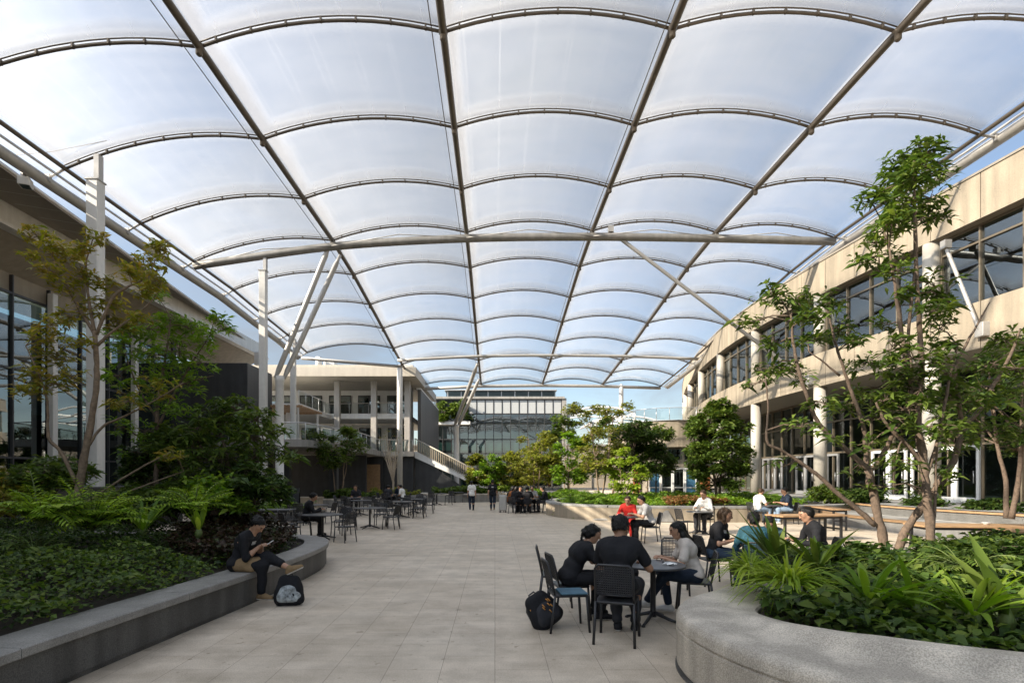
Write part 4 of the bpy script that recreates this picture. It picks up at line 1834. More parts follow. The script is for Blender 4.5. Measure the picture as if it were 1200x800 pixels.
def right_planter():
    t = thing('planter', 'massive pale terrazzo planter with rounded nose and swept seat in the right foreground', 'planter', (4, 5, 0))
    n = len(RP)
    prof = []
    for i, (x, y) in enumerate(RP):
        k = i / (n - 1)
        r_ = min(1, max(0, (k - 0.50) / 0.30))
        r_ = 0.15 * r_ * r_ * (3 - 2 * r_)
        h = 0.56
        prof.append([(-0.03, 0.0), (-0.03, 0.05), (0, 0.06), (0.004, 0.40), (-0.012, 0.405), (-0.012, 0.425), (0.004, 0.43),
                     (0.002, h - 0.06), (-0.010, h - 0.03), (-0.03, h - 0.01), (-0.06, h), (-0.42, h + 0.004 + r_ * 0.02), (-0.50, h + 0.006 + r_ * 0.12),
                     (-0.56, h + 0.008 + r_ * 0.45), (-0.60, h + 0.01 + r_ * 0.85), (-0.63, h + 0.01 + r_ * 0.97), (-0.74, h + 0.01 + r_), (-0.76, h - .01 + r_), (-0.76, 0.3)])
    mb = MB()
    mb.sweep(RP, prof, sm=True)
    o = mb.build('seat_wall', M['granite_pale'], t)
    o.data.set_sharp_from_angle(angle=R(24))
    mb = MB()
    poly = []
    for i, (x, y) in enumerate(RP):
        a, b = RP[max(i - 1, 0)], RP[min(i + 1, n - 1)]
        tx, ty = b[0] - a[0], b[1] - a[1]
        l = math.hypot(tx, ty)
        poly.append((x - ty / l * 0.75, y + tx / l * 0.75))
    mb.add([(x, y, 0.52) for x, y in poly], [tuple(range(n))])
    mb.build('soil', M['soil'], t)
    mb = MB()
    mb.sweep(RP, [(0.012, 0.0), (0.012, 0.018), (-0.04, 0.018)])
    mb.build('plinth_strip', M['granite_dark'], t)
    return poly


RBED = right_planter()

# curved bed with the plaza trees in the middle distance
CP = pts2([(16.2, 25.4), (14.2, 24.6), (11.6, 23.7), (9.0, 23.4), (6.4, 23.7), (4.6, 24.4), (3.5, 25.8), (3.05, 27.6), (3.4, 30.0), (4.3, 32.5)], 8)
CP = CP
planter('planter', 'sunlit curved pale planter wall under the middle row of trees', CP, 0.66, 'concrete_warm', 'concrete_grey',
        [(x + 0.25, y + 0.25) for x, y in CP] + [(16, 36), (16.2, 26)], 0.58, cw=0.5, joints=2.4, loc=(8, 25, 0))
CBED = [(14.5, 25.3), (11.4, 24.4), (9.0, 24.1), (6.6, 24.4), (5.0, 25.0), (4.1, 26.2), (3.7, 27.8), (4.0, 30), (4.9, 32.6), (15, 35)]
t = thing('sloped_bench', 'low smooth grey wedge bench lying before the curved middle planter', 'bench', (5.6, 23.2, 0))
mb = MB()
mb.add([(4.2, 23.9, 0.02), (7.4, 22.9, 0.02), (7.5, 23.55, 0.02), (4.9, 24.1, 0.02), (4.25, 23.95, 0.06), (7.2, 23.05, 0.50), (7.45, 23.55, 0.60), (4.9, 24.05, 0.2)],
       [(0, 1, 5, 4), (1, 2, 6, 5), (2, 3, 7, 6), (3, 0, 4, 7), (4, 5, 6, 7)])
mb.build('seat', M['granite'], t)

# two more low beds on the centre line and back left
FP = pts2([(6.0, 33.6), (4.6, 32.4), (2.6, 32.0), (1.6, 33.2), (1.4, 35.5), (2, 38)], 8)
planter('planter', 'grey planter wall just behind the busy table at the far centre', FP, 0.55, 'granite', 'granite_pale',
        [(x + 0.2, y + 0.2) for x, y in FP] + [(6, 39)], 0.48, loc=(3.5, 34, 0))
GP = pts2([(2.0, 42.6), (-1.4, 41.4), (-4.2, 41.2), (-5.2, 42.3), (-5.4, 44.5)], 8)
planter('planter', 'long low grey planter wall ahead of the two people walking', GP, 0.62, 'granite', 'granite_pale',
        [(x, y + 0.25) for x, y in GP] + [(2, 45)], 0.55, loc=(-2, 43, 0))
BP = pts2([(-7.6, 38.6), (-8.0, 36.2), (-9.6, 35.2), (-11.4, 35.6), (-12.0, 37.6)], 8)
planter('planter', 'rounded grey planter at the back left holding a spreading green tree', BP, 0.5, 'granite', 'granite_pale',
        [(x - .1, y + 0.25) for x, y in BP], 0.44, loc=(-10, 37, 0))
HP = pts2([(-5.6, 45.6), (-6.2, 43.2), (-8.2, 42.6), (-10.0, 43.5), (-10.3, 45.6)], 8)
planter('planter', 'low dark planter at the back left around the bare tree', HP, 0.45, 'granite_dark', 'granite',
        [(x - .1, y + 0.25) for x, y in HP], 0.40, loc=(-8, 44, 0))
# narrow hedge trough that hides the feet of the roof columns
TP = pts2([(-8.0, 25.6), (-8.2, 23.8), (-8.8, 23.4), (-12.0, 23.4)], 8)
planter('planter', 'narrow dark trough with a clipped hedge at the foot of the leaning roof struts', TP, 0.42, 'granite_dark', 'granite',
        [(x - .1, y + .1) for x, y in TP] + [(-12, 25.6)], 0.36, cw=0.2, loc=(-10, 24.5, 0))
t = thing('stone_bench', 'pale rough concrete block bench at the foot of the dark back-left wall', 'bench', (-11.8, 33.5, 0))
mb = MB()
mb.prism([(-12.9, 33.0), (-10.7, 33.2), (-10.6, 34.2), (-12.9, 34.2)], 0.02, 0.55)
mb.build('block', M['concrete_warm'], t)
mb = MB()
mb.prism([(-12.95, 32.95), (-10.65, 33.15), (-10.55, 34.25), (-12.95, 34.25)], 0.55, 0.66)
mb.build('seat', M['concrete_warm'], t)

# ---- terraced seat walls in front of the right-hand doors
W1 = pts2([(15.6, 12.0), (14.3, 14.3), (13.7, 17.0), (13.4, 20.0), (13.55, 22.6), (14.6, 24.6)], 10)[::-1]
W2 = pts2([(17.0, 13.2), (16.0, 15.5), (15.3, 18.0), (15.0, 20.5), (15.2, 23.0), (16.3, 25.2)], 10)[::-1]


def terrace_seats():
    for path, h, z0, lab in ((W1, 0.42, 0.0, 'lower curved concrete seat wall with timber edge in front of the glass doors'),
                             (W2, 0.36, 0.42, 'upper curved concrete seat wall with timber edge nearest the glass doors')):
        t = thing('seat_wall', lab, 'seat wall', (path[0][0], path[0][1], 0), 0, 'curved seat walls')
        mb = MB()
        mb.sweep(path, [(0, z0), (0, z0 + h - 0.06), (-0.3, z0 + h - 0.06)])
        mb.build('wall', M['concrete_grey'], t)
        mb = MB()
        for o in (0.0, 0.16, 0.32):
            mb.sweep(path, [(0.06 - o, z0 + h - .06), (0.06 - o, z0 + h), (-0.08 - o, z0 + h), (-0.08 - o, z0 + h - .06)])
        mb.build('timber_edge', M['timber'], t)


terrace_seats()
g = MB()
a = list(W1)
mb = MB()
mb.add([(x, y, 0.40) for x, y in W1] + [(x, y, 0.40) for x, y in W2], [(i, i + 1, len(W1) + i + 1, len(W1) + i) for i in range(len(W1) - 1)])
tag(mb.build('lower_walkway', M['concrete_grey']), kind='structure')
mb = MB()
mb.prism([(x, y) for x, y in W2[::-1]][::-1] + [(19.9, 12), (22.5, 12), (22.5, 54), (17.0, 54), (16.3, 36)], 0.0, TERR)
tag(mb.build('terrace_walkway', M['concrete_grey']), kind='structure')

# ================================================================= furniture
def chair_proto(arms=False):
    """sitter faces +Y, origin on the floor under the seat"""
    t = thing('cafe_chair', 'x', 'chair')
    mb = MB()
    r_ = 0.05
    mb.box((0, 0.01, 0.448), (0.43, 0.43, 0.022), bev=0.012)
    mb.build('seat', M['black_metal'], t, world=False)
    mb = MB()
    for x in (-0.2, 0.2):
        mb.tube([(x, 0.21, 0.44), (x, -0.2, 0.44)], 0.012, n=6)
    mb.tube([(-0.2, 0.21, 0.44), (0.2, 0.21, 0.44)], 0.012, n=6)
    mb.tube([(-0.2, -0.19, 0.44), (0.2, -0.19, 0.44)], 0.012, n=6)
    mb.tube([(-0.2, 0.0, 0.44), (0.2, 0.0, 0.44)], 0.01, n=5)
    mb.build('seat_frame', M['black_metal'], t, world=False)
    for x in (-1, 1):
        mb = MB()
        mb.tube([(0.2 * x, 0.2, 0.44), (0.215 * x, 0.235, 0.0)], 0.0155, n=8)
        mb.build('leg', M['black_metal'], t, world=False)
        mb = MB()
        mb.tube([(0.2 * x, -0.19, 0.46), (0.215 * x, -0.25, 0.0)], 0.0155, n=8)
        mb.build('leg', M['black_metal'], t, world=False)
        if arms:
            mb = MB()
            mb.tube([(0.2 * x, -0.235, 0.66), (0.235 * x, -0.1, 0.665), (0.24 * x, 0.12, 0.655), (0.225 * x, 0.19, 0.62), (0.21 * x, 0.2, 0.44)], 0.013, n=7)
            mb.build('armrest', M['black_metal'], t, world=False)
    mb = MB()
    mb.tube([(-0.2, -0.19, 0.44), (-0.2, -0.235, 0.66), (-0.195, -0.275, 0.82), (-0.16, -0.285, 0.86), (0.16, -0.285, 0.86), (0.195, -0.275, 0.82), (0.2, -0.235, 0.66), (0.2, -0.19, 0.44)], 0.013, n=8)
    mb.tube([(-0.2, -0.207, 0.53), (0.2, -0.207, 0.53)], 0.009, n=6)
    mb.build('back_frame', M['black_metal'], t, world=False)
    mb = MB()
    th = 0.0075 if arms else 0.0052
    for k in range(17):                     # woven lattice of flat wires
        x = -0.185 + 0.37 * k / 16
        mb.tube([(x, -0.207, 0.53), (x, -0.236, 0.66), (x, -0.283, 0.855)], th, n=4, cap=False)
    for k in range(13):
        z = 0.55 + 0.30 * k / 12
        y = -0.207 - (z - 0.53) * 0.232
        mb.tube([(-0.195, y, z), (0.195, y, z)], th, n=4, cap=False)
    mb.build('backrest', M['black_metal'], t, world=False)
    return t


CH = chair_proto(False)
CHA = chair_proto(True)
_used = {}


def chair(x, y, face, label, group, arms=False, s=1.0):
    """face: direction the sitter looks, degrees from +Y counter-clockwise"""
    src = CHA if arms else CH
    if id(src) in _used:
        t = copy_tree(src)
    else:
        _used[id(src)] = 1
        t = src
    t.location = (x, y, 0)
    t.rotation_euler = (0, 0, R(face))
    t.scale = (s, s, s)
    return tag(t, label, 'chair', group)


def table_proto(r=0.42, foot=0.36):
    t = thing('round_table', 'x', 'table')
    mb = MB()
    mb.lathe((0, 0, 0), [(r - 0.012, 0.722), (r, 0.728), (r, 0.745), (r - 0.008, 0.75)], n=40)
    mb.build('tabletop', M['table_top_grey'], t, world=False)
    mb = MB()
    mb.lathe((0, 0, 0), [(0.05, 0.06), (0.036, 0.1), (0.036, 0.68), (0.14, 0.70), (0.14, 0.722)], n=16)
    mb.build('pedestal', M['black_metal'], t, world=False)
    for k in range(4):
        a = R(45 + 90 * k)
        c, s = math.cos(a), math.sin(a)
        mb = MB()
        mb.tube([(c * .03, s * .03, 0.11), (c * foot * .6, s * foot * .6, 0.05), (c * foot, s * foot, 0.018)], [0.026, 0.022, 0.016], n=8)
        mb.lathe((c * foot, s * foot, 0), [(0.026, 0), (0.026, 0.02)], n=10)
        mb.build('foot', M['black_metal'], t, world=False)
    return t


TBS, TBL = table_proto(0.42), table_proto(0.60, 0.42)


def table(x, y, label, group, big=False, rz=0):
    src = TBL if big else TBS
    if id(src) in _used:
        t = copy_tree(src)
    else:
        _used[id(src)] = 1
        t = src
    t.location = (x, y, 0)
    t.rotation_euler = (0, 0, R(rz))
    return tag(t, label, 'table', group)


# --- foreground group
G1 = 'chairs around the front table'
table(2.08, 7.3, 'small round dark table between the four talking people in front', 'round black cafe tables', rz=10)
chair(1.42, 6.45, -20, 'black wire-back chair seen from behind with a man in black on it', G1, s=1.06)
chair(0.90, 6.95, -84, 'empty black chair with a blue pad on its seat, in front of the leaning man', G1)
chair(1.0, 7.5, -80, 'black wire-back chair the leaning man with tied hair sits on', G1)
chair(0.90, 8.25, -95, 'empty black wire-back chair standing farthest left of the front table', G1)
chair(2.78, 7.72, 75, 'black wire-back chair under the long-haired woman in the grey top', G1)
chair(2.95, 9.1, 165, 'empty black wire-back chair beyond the woman in the grey top', G1)
chair(1.86, 8.42, 180, 'black chair of the man hidden behind the nearest man', G1)
t = thing('seat_pad', 'small faded blue pad lying on the empty chair seat', 'cushion', (0.95, 6.9, 0.46))
mb = MB()
mb.box((0.95, 6.9, 0.474), (0.34, 0.34, 0.026), rz=0.1, bev=0.012)
mb.build('pad', surf('pad_blue', (0.07, 0.14, 0.19), rough=0.8, var=0.2), t)
# --- second group, beyond the right planter
G2 = 'chairs around the table behind the right planter'
table(4.75, 9.75, 'round black table half hidden behind the bright spiky plants', 'round black cafe tables', rz=30)
chair(3.85, 9.8, -85, 'black chair of the woman in the black printed tee', G2)
chair(4.22, 8.95, -25, 'black chair of the person in the teal patterned jacket', G2)
chair(5.55, 9.45, 80, 'black chair of the man in the black jacket', G2)
chair(5.2, 10.5, 165, 'black chair across the table, behind the spiky leaves', G2)
# --- mid ground
G3 = 'chairs in the sunny part of the plaza'
table(3.72, 16.0, 'small table where the person with red trousers and the man in the grey tee sit', 'round black cafe tables')
chair(4.5, 16.0, 88, 'black wire-back chair carrying the man in the grey tee', G3)
chair(4.1, 17.15, 160, 'black chair behind the person in red', G3)
table(6.75, 18.3, 'small table beside the woman in the white shirt', 'round black cafe tables')
chair(6.15, 17.9, -75, 'empty black chair left of the woman in the white shirt', G3)
chair(7.2, 18.9, 140, 'black chair under the woman in the white shirt', G3)
table(11.15, 22.35, 'small table between two people near the curved seat walls', 'round black cafe tables')
chair(11.75, 22.1, 85, 'black chair of the dark-shirted man near the seat walls', G3)
chair(10.5, 22.35, -80, 'black chair of the white-shirted person near the seat walls', G3)
# --- left cafe tables
GL = 'black armchairs at the left cafe tables'
TL = [(-5.25, 16.9, 'nearest left cafe table', (( -4.35, 16.1, 60), (-5.9, 16.0, -40), (-6.35, 17.0, -80), (-5.0, 18.0, 170)), True),
      (-4.6, 20.4, 'second left cafe table', ((-3.75, 20.0, 80), (-5.2, 19.6, -30), (-5.5, 20.9, -90), (-4.4, 21.4, 180), (-3.85, 20.9, 110)), True),
      (-4.35, 25.6, 'third left cafe table', ((-3.5, 25.3, 85), (-4.6, 24.6, -10), (-5.3, 25.7, -90), (-4.3, 26.6, 180), (-3.55, 26.2, 120)), True),
      (-7.6, 30.2, 'cafe table by the back-left planter', ((-6.8, 30.0, 85), (-7.8, 29.2, -10), (-8.5, 30.3, -90)), True),
      (-4.5, 31.6, 'fifth left cafe table', ((-3.7, 31.4, 85), (-4.7, 30.6, -10), (-5.4, 31.8, -90), (-4.4, 32.6, 180)), True),
      (-3.9, 37.2, 'farthest left cafe table', ((-3.1, 37.0, 85), (-4.1, 36.2, -10), (-4.8, 37.3, -90)), True),
      (-6.4, 35.2, 'far cafe table crowded with seated people', ((-5.6, 35.0, 85), (-6.7, 34.2, -10), (-7.2, 35.3, -90)), True),
      (-2.9, 41.0, 'cafe table by the long low planter', ((-2.1, 40.8, 85), (-3.1, 39.9, -10), (-3.8, 41.1, -90)), True),
      (-6.6, 27.0, 'dark cafe table in the middle of the left rows', ((-5.8, 26.8, 85), (-6.8, 26.1, -10), (-7.5, 27.1, -90), (-6.5, 28.0, 180)), True),
      (-4.2, 28.6, 'fourth left cafe table', ((-3.4, 28.4, 85), (-4.4, 27.7, -10), (-5.1, 28.8, -90), (-4.1, 29.6, 180)), True),
      (-7.4, 22.6, 'cafe table standing second from the long counter', ((-6.7, 22.3, 80), (-7.6, 21.7, -10), (-8.2, 22.7, -90)), True)]
SIDE = ('right-hand', 'near', 'left-hand', 'far', 'far right')
for ti, (x, y, nm, cs, big) in enumerate(TL):
    table(x, y, 'round black pedestal table, the ' + nm, 'round black cafe tables', big, rz=20 * ti)
    for ci, (cx, cy, a) in enumerate(cs):
        chair(cx, cy, a + random.uniform(-12, 12), 'black armchair, %s side of the %s' % (SIDE[ci], nm), GL, arms=True)
# --- far centre table
table(1.75, 29.3, 'dark table crowded with people at the far centre, before the grey planter', 'round black cafe tables', True)
for cx, cy, a, w in ((1.0, 28.5, -35, 'near left'), (0.72, 29.6, -90, 'left'), (2.75, 29.2, 80, 'right'), (1.5, 30.3, 190, 'far'), (2.2, 30.3, 160, 'far right')):
    chair(cx, cy, a, 'dark chair on the %s side of the crowded far-centre table' % w, 'chairs at the far centre table', arms=True)


def long_table(name, label, c, L, W, rz, h, top_m, group=None):
    t = thing(name, label, 'table', (c[0], c[1], 0), R(rz), group)
    mb = MB()
    n = 5
    for i in range(n):
        y = -W / 2 + W * (i + 0.5) / n
        mb.box((0, y, h - 0.02), (L, W / n - 0.012, 0.045), bev=0.006)
    mb.build('tabletop', M[top_m], t, world=False)
    mb = MB()
    mb.box((0, 0, h - 0.075), (L - 0.2, W - 0.16, 0.06))
    mb.build('apron', M['black_metal'], t, world=False)
    for sx in (-1, 1):
        for sy in (-1, 1):
            mb = MB()
            mb.box((sx * (L / 2 - 0.14), sy * (W / 2 - 0.1), (h - 0.1) / 2), (0.06, 0.06, h - 0.1))
            mb.build('leg', M['black_metal'], t, world=False)
        mb = MB()
        mb.box((sx * (L / 2 - 0.14), 0, 0.34), (0.05, W - 0.26, 0.05))
        mb.build('cross_bar', M['black_metal'], t, world=False)
    return t


GW = 'timber-topped tables on the right'
long_table('timber_table', 'long timber-topped table with black legs, nearest on the right behind the tree trunks', (11.3, 13.1), 2.6, 0.85, -8, 0.76, 'timber', GW)
long_table('timber_table', 'timber table partly hidden by the rightmost black frame', (12.4, 12.2), 2.2, 0.7, -4, 0.72, 'timber', GW)
long_table('timber_table', 'timber table standing left of the tree trunks, beyond the man in black jacket', (9.3, 16.6), 2.2, 0.8, 12, 0.76, 'timber', GW)
long_table('timber_table', 'slim timber table set along the lower curved seat wall', (12.3, 20.6), 2.6, 0.6, 80, 0.76, 'timber', GW)
long_table('long_table', 'long dark grey table at the far left, behind the planter end', (-8.7, 19.4), 3.2, 0.8, 3, 0.75, 'table_top_grey')
t = thing('frame_rack', 'tall black metal frame at the right edge beside the timber tables', 'frame', (11.5, 11.7, 0))
mb = MB()
for x in (11.45, 12.5):
    mb.box((x, 11.75, 0.66), (0.09, 0.09, 1.32))
mb.box((11.97, 11.75, 1.30), (1.14, 0.092, 0.085))
mb.build('frame', M['black_metal'], t)
mb = MB()
mb.box((11.97, 11.75, 0.75), (0.96, 0.05, 0.05))
mb.build('cross_bar', M['black_metal'], t)
t = thing('menu_board', 'dark folding board leaning beside the leaning struts', 'sign board', (-9.6, 25.9, 0))
mb = MB()
mb.add([(-9.95, 26.1, 0), (-9.3, 26.1, 0), (-9.3, 26.35, 1.35), (-9.95, 26.35, 1.35), (-9.95, 26.15, 0), (-9.3, 26.15, 0), (-9.3, 26.4, 1.35), (-9.95, 26.4, 1.35)], [(0, 1, 2, 3), (7, 6, 5, 4), (3, 2, 6, 7), (0, 3, 7, 4), (1, 5, 6, 2)])
mb.build('board', M['black_metal'], t)
mb = MB()
mb.add([(-9.95, 26.65, 0), (-9.3, 26.65, 0), (-9.3, 26.42, 1.33), (-9.95, 26.42, 1.33)], [(0, 1, 2, 3)])
mb.build('back_leg', M['black_metal'], t)
# small things on the front table
t = thing('phone', 'dark phone lying on the front table by the woman', 'phone', (2.32, 7.45, 0.75))
mb = MB()
mb.box((2.32, 7.42, 0.757), (0.075, 0.15, 0.009), rz=0.9, bev=0.003)
mb.build('case', M['black_metal'], t)
mb = MB()
mb.box((2.32, 7.42, 0.7625), (0.066, 0.138, 0.002), rz=0.9)
mb.build('screen', surf('screen_glass', (0.03, 0.04, 0.05), rough=0.1, var=0.1, bump=0), t)
t = thing('cup', 'small white paper cup on the front table', 'cup', (1.9, 7.45, 0.75))
mb = MB()
mb.lathe((1.9, 7.45, 0.75), [(0.028, 0), (0.036, 0.09), (0.038, 0.092)], n=14)
mb.build('cup_body', M['white_panel'], t)
mb = MB()
mb.lathe((1.9, 7.45, 0.842), [(0.04, 0), (0.04, 0.008), (0.034, 0.014)], n=14)
mb.build('lid', M['black_metal'], t)
t = thing('napkin', 'crumpled white paper napkin on the front table before the woman', 'napkin', (2.28, 7.22, 0.75))
mb = MB()
nn = [(2.28 + 0.085 * math.cos(a) * (1 + .3 * math.sin(3 * a)), 7.22 + 0.06 * math.sin(a) * (1 + .25 * math.cos(4 * a))) for a in [i * math.tau / 14 for i in range(14)]]
mb.add([(x, y, 0.754 + 0.012 * (i % 3)) for i, (x, y) in enumerate(nn)] + [(2.28, 7.22, 0.785)], [(i, (i + 1) % 14, 14) for i in range(14)])
mb.build('paper', M['white_panel'], t)
for x, y, z, lab in ((4.6, 9.75, .75, 'white bowl on the table behind the right planter'), (3.62, 16.05, .75, 'white bowl on the table by the person in red'), (6.7, 18.35, .75, 'white bowl before the woman in the white shirt'), (9.5, 16.6, .76, 'white bowl on the timber table left of the trunks'), (11.6, 13.1, .76, 'white bowl on the nearest timber table')):
    t = thing('bowl', lab, 'bowl', (x, y, z), 0, 'bowls on the tables')
    mb = MB()
    mb.lathe((x, y, z), [(0.04, 0), (0.05, 0.008), (0.085, 0.05), (0.09, 0.056), (0.08, 0.05), (0.04, 0.014)], n=18)
    mb.build('dish', M['white_panel'], t)
    mb = MB()
    mb.lathe((x, y, z + 0.02), [(0.06, 0), (0.066, 0.014), (0.03, 0.024)], n=14)
    mb.build('food', M['timber'], t)
for x, y, lab in ((-4.6, 20.4, 'small white cup on the second left cafe table'), (-4.3, 25.5, 'white menu holder on the third left cafe table')):
    t = thing('cup', lab, 'cup', (x, y, 0.75), 0, 'small things on the left cafe tables')
    mb = MB()
    mb.lathe((x, y, 0.75), [(0.035, 0), (0.045, 0.11), (0.047, 0.112)], n=12)
    mb.build('cup_body', M['white_panel'], t)

# ================================================================= people
SKIN = surf('skin', (0.36, 0.20, 0.125), rough=0.5, var=0.08, scale=20, bump=0.03)
SKIN2 = surf('skin_tan', (0.27, 0.145, 0.085), rough=0.5, var=0.08, scale=20, bump=0.03)
LIP = surf('lip', (0.26, 0.09, 0.07), rough=0.4, var=0.05, bump=0)
EYE = surf('eye_dark', (0.02, 0.014, 0.01), rough=0.2, var=0.05, bump=0)
HAIR = surf('hair_black', (0.009, 0.008, 0.007), rough=0.5, spec=0.25, var=0.3, scale=30, bump=0.35, bscale=120)
HAIRB = surf('hair_brown', (0.045, 0.026, 0.014), rough=0.5, spec=0.25, var=0.3, scale=30, bump=0.35, bscale=120)


def cloth(name, col, var=0.15, **k):
    return surf('cloth_' + name, col, rough=0.85, var=var, scale=9, bump=0.45, bscale=22, spec=0.2, **k)


cloth('black', (0.014, 0.014, 0.016))
cloth('charcoal', (0.030, 0.030, 0.034))
cloth('navy', (0.018, 0.026, 0.042))
cloth('denim', (0.035, 0.055, 0.085))
cloth('denim_pale', (0.20, 0.27, 0.36))
cloth('grey', (0.36, 0.35, 0.34))
cloth('beige', (0.46, 0.41, 0.36))
cloth('white', (0.70, 0.68, 0.64))
cloth('red', (0.42, 0.025, 0.02))
cloth('khaki', (0.22, 0.145, 0.075))
cloth('rust', (0.33, 0.12, 0.04))
surf('cloth_teal_pattern', (0.028, 0.085, 0.11), rough=0.85, var=0.7, scale=22, bump=0.1, spec=0.2)
surf('cloth_camo', (0.055, 0.10, 0.11), rough=0.85, var=0.9, scale=16, bump=0.1, spec=0.2)
surf('shoe_white', (0.55, 0.53, 0.50), rough=0.6, var=0.1, bump=0.02)
surf('print_white', (0.45, 0.45, 0.44), rough=0.8, var=0.9, scale=70, bump=0)


class Field:
    def __init__(s, lo, hi, h):
        s.h = h
        s.lo = np.array(lo) - 2 * h
        n = np.ceil((np.array(hi) + 2 * h - s.lo) / h).astype(int) + 1
        s.n = n
        s.ax = [s.lo[i] + h * np.arange(n[i]) for i in range(3)]
        s.D = np.full(n, 0.5, dtype=np.float32)

    def win(s, lo, hi):
        a = [max(0, int((lo[i] - s.lo[i]) / s.h)) for i in range(3)]
        b = [min(s.n[i], int((hi[i] - s.lo[i]) / s.h) + 2) for i in range(3)]
        if any(a[i] >= b[i] for i in range(3)):
            return None
        sl = tuple(slice(a[i], b[i]) for i in range(3))
        g_ = np.meshgrid(*[s.ax[i][sl[i]] for i in range(3)], indexing='ij')
        return sl, g_

    def cap(s, a, b, ra, rb=None, k=0.02, flat=None):
        """blend in a tapered capsule; flat=(dir, factor) squashes it along dir"""
        rb = ra if rb is None else rb
        a, b = np.array(a, float), np.array(b, float)
        m = max(ra, rb) + k + 2 * s.h
        w = s.win(np.minimum(a, b) - m, np.maximum(a, b) + m)
        if w is None:
            return
        sl, (X, Y, Z) = w
        ab = b - a
        l2 = max(ab @ ab, 1e-9)
        px, py, pz = X - a[0], Y - a[1], Z - a[2]
        t = np.clip((px * ab[0] + py * ab[1] + pz * ab[2]) / l2, 0, 1)
        dx, dy, dz = px - t * ab[0], py - t * ab[1], pz - t * ab[2]
        if flat is not None:
            f, q = np.array(flat[0], float), flat[1]
            f = f / np.linalg.norm(f)
            c = (dx * f[0] + dy * f[1] + dz * f[2]) * (1 / q - 1)
            dx, dy, dz = dx + c * f[0], dy + c * f[1], dz + c * f[2]
        d = np.sqrt(dx * dx + dy * dy + dz * dz) - (ra + (rb - ra) * t)
        if flat is not None:
            d = d * flat[1] ** 0.5
        D = s.D[sl]
        hh = np.maximum(k - np.abs(D - d), 0) / k
        s.D[sl] = np.minimum(D, d) - hh * hh * k * 0.25

    def cut(s, p, nrm):
        """remove everything on the side nrm points to, beyond p"""
        X, Y, Z = np.meshgrid(*s.ax, indexing='ij', sparse=True)
        d = (X - p[0]) * nrm[0] + (Y - p[1]) * nrm[1] + (Z - p[2]) * nrm[2]
        s.D = np.maximum(s.D, d)

    def carve(s, a, b, r, k=0.01):
        o = Field.__new__(Field)
        o.__dict__.update(s.__dict__)
        o.D = np.full(s.n, 0.5, dtype=np.float32)
        o.cap(a, b, r, k=0.001)
        s.D = np.maximum(s.D, -o.D)

    def wrinkle(s, amp, fr, seed):
        q = np.random.default_rng(seed)
        X, Y, Z = np.meshgrid(*s.ax, indexing='ij', sparse=True)
        for _ in range(5):
            v = q.normal(0, 1, 3)
            v = v / np.linalg.norm(v) * fr * q.uniform(0.6, 1.6)
            s.D = s.D + (amp * np.sin(X * v[0] + Y * v[1] + Z * v[2] + q.uniform(0, 6) + 1.5 * np.sin(Z * fr * .3 + q.uniform(0, 6)))).astype(np.float32)

    def mesh(s):
        D = s.D
        ins = D < 0
        nx, ny, nz = D.shape
        cnt = np.zeros((nx - 1, ny - 1, nz - 1), np.int8)
        for i in (0, 1):
            for j in (0, 1):
                for k in (0, 1):
                    cnt += ins[i:nx - 1 + i, j:ny - 1 + j, k:nz - 1 + k]
        act = (cnt > 0) & (cnt < 8)
        idx = np.argwhere(act)
        if not len(idx):
            return np.zeros((0, 3)), np.zeros((0, 4), int)
        ids = np.full(act.shape, -1, np.int32)
        ids[act] = np.arange(len(idx))
        acc = np.zeros((len(idx), 3))
        c = np.zeros(len(idx))
        cor = [(i, j, k) for i in (0, 1) for j in (0, 1) for k in (0, 1)]
        val = {q: D[idx[:, 0] + q[0], idx[:, 1] + q[1], idx[:, 2] + q[2]] for q in cor}
        for q in cor:
            for ax in range(3):
                if q[ax] == 0:
                    r_ = list(q)
                    r_[ax] = 1
                    a, b = val[q], val[tuple(r_)]
                    m = (a < 0) != (b < 0)
                    t = np.where(m, a / np.where(m, a - b, 1), 0)
                    p = np.tile(np.array(q, float), (len(idx), 1))
                    p[:, ax] += t
                    acc[m] += p[m]
                    c[m] += 1
        V = (idx + acc / c[:, None]) * s.h + s.lo
        F_ = []
        for ax in range(3):
            u, v = (ax + 1) % 3, (ax + 2) % 3
            sh = [slice(0, None)] * 3
            a = [slice(None)] * 3
            b = [slice(None)] * 3
            a[ax] = slice(0, -1)
            b[ax] = slice(1, None)
            ch = ins[tuple(a)] != ins[tuple(b)]
            e = np.argwhere(ch)
            e = e[(e[:, u] > 0) & (e[:, v] > 0) & (e[:, u] < D.shape[u] - 1) & (e[:, v] < D.shape[v] - 1)]
            if not len(e):
                continue
            first = ins[tuple(e.T)]
            q = []
            for du, dv in ((-1, -1), (0, -1), (0, 0), (-1, 0)):
                w = e.copy()
                w[:, u] += du
                w[:, v] += dv
                q.append(ids[tuple(w.T)])
            q = np.stack(q, 1)
            q[~first] = q[~first][:, ::-1]
            F_.append(q)
        return V, np.concatenate(F_)


def vec(*a):
    return np.array(a, float)


def nrm(v):
    return v / max(np.linalg.norm(v), 1e-9)


def two_bone(a, tgt, l1, l2, pole):
    d = tgt - a
    L = np.linalg.norm(d)
    L2 = min(max(L, abs(l1 - l2) + 0.02), (l1 + l2) * 0.995)
    u = nrm(d)
    tgt = a + u * L2
    x = (l1 * l1 - l2 * l2 + L2 * L2) / (2 * L2)
    hgt = math.sqrt(max(0, l1 * l1 - x * x))
    p = pole - u * (pole @ u)
    return a + u * x + nrm(p) * hgt, tgt


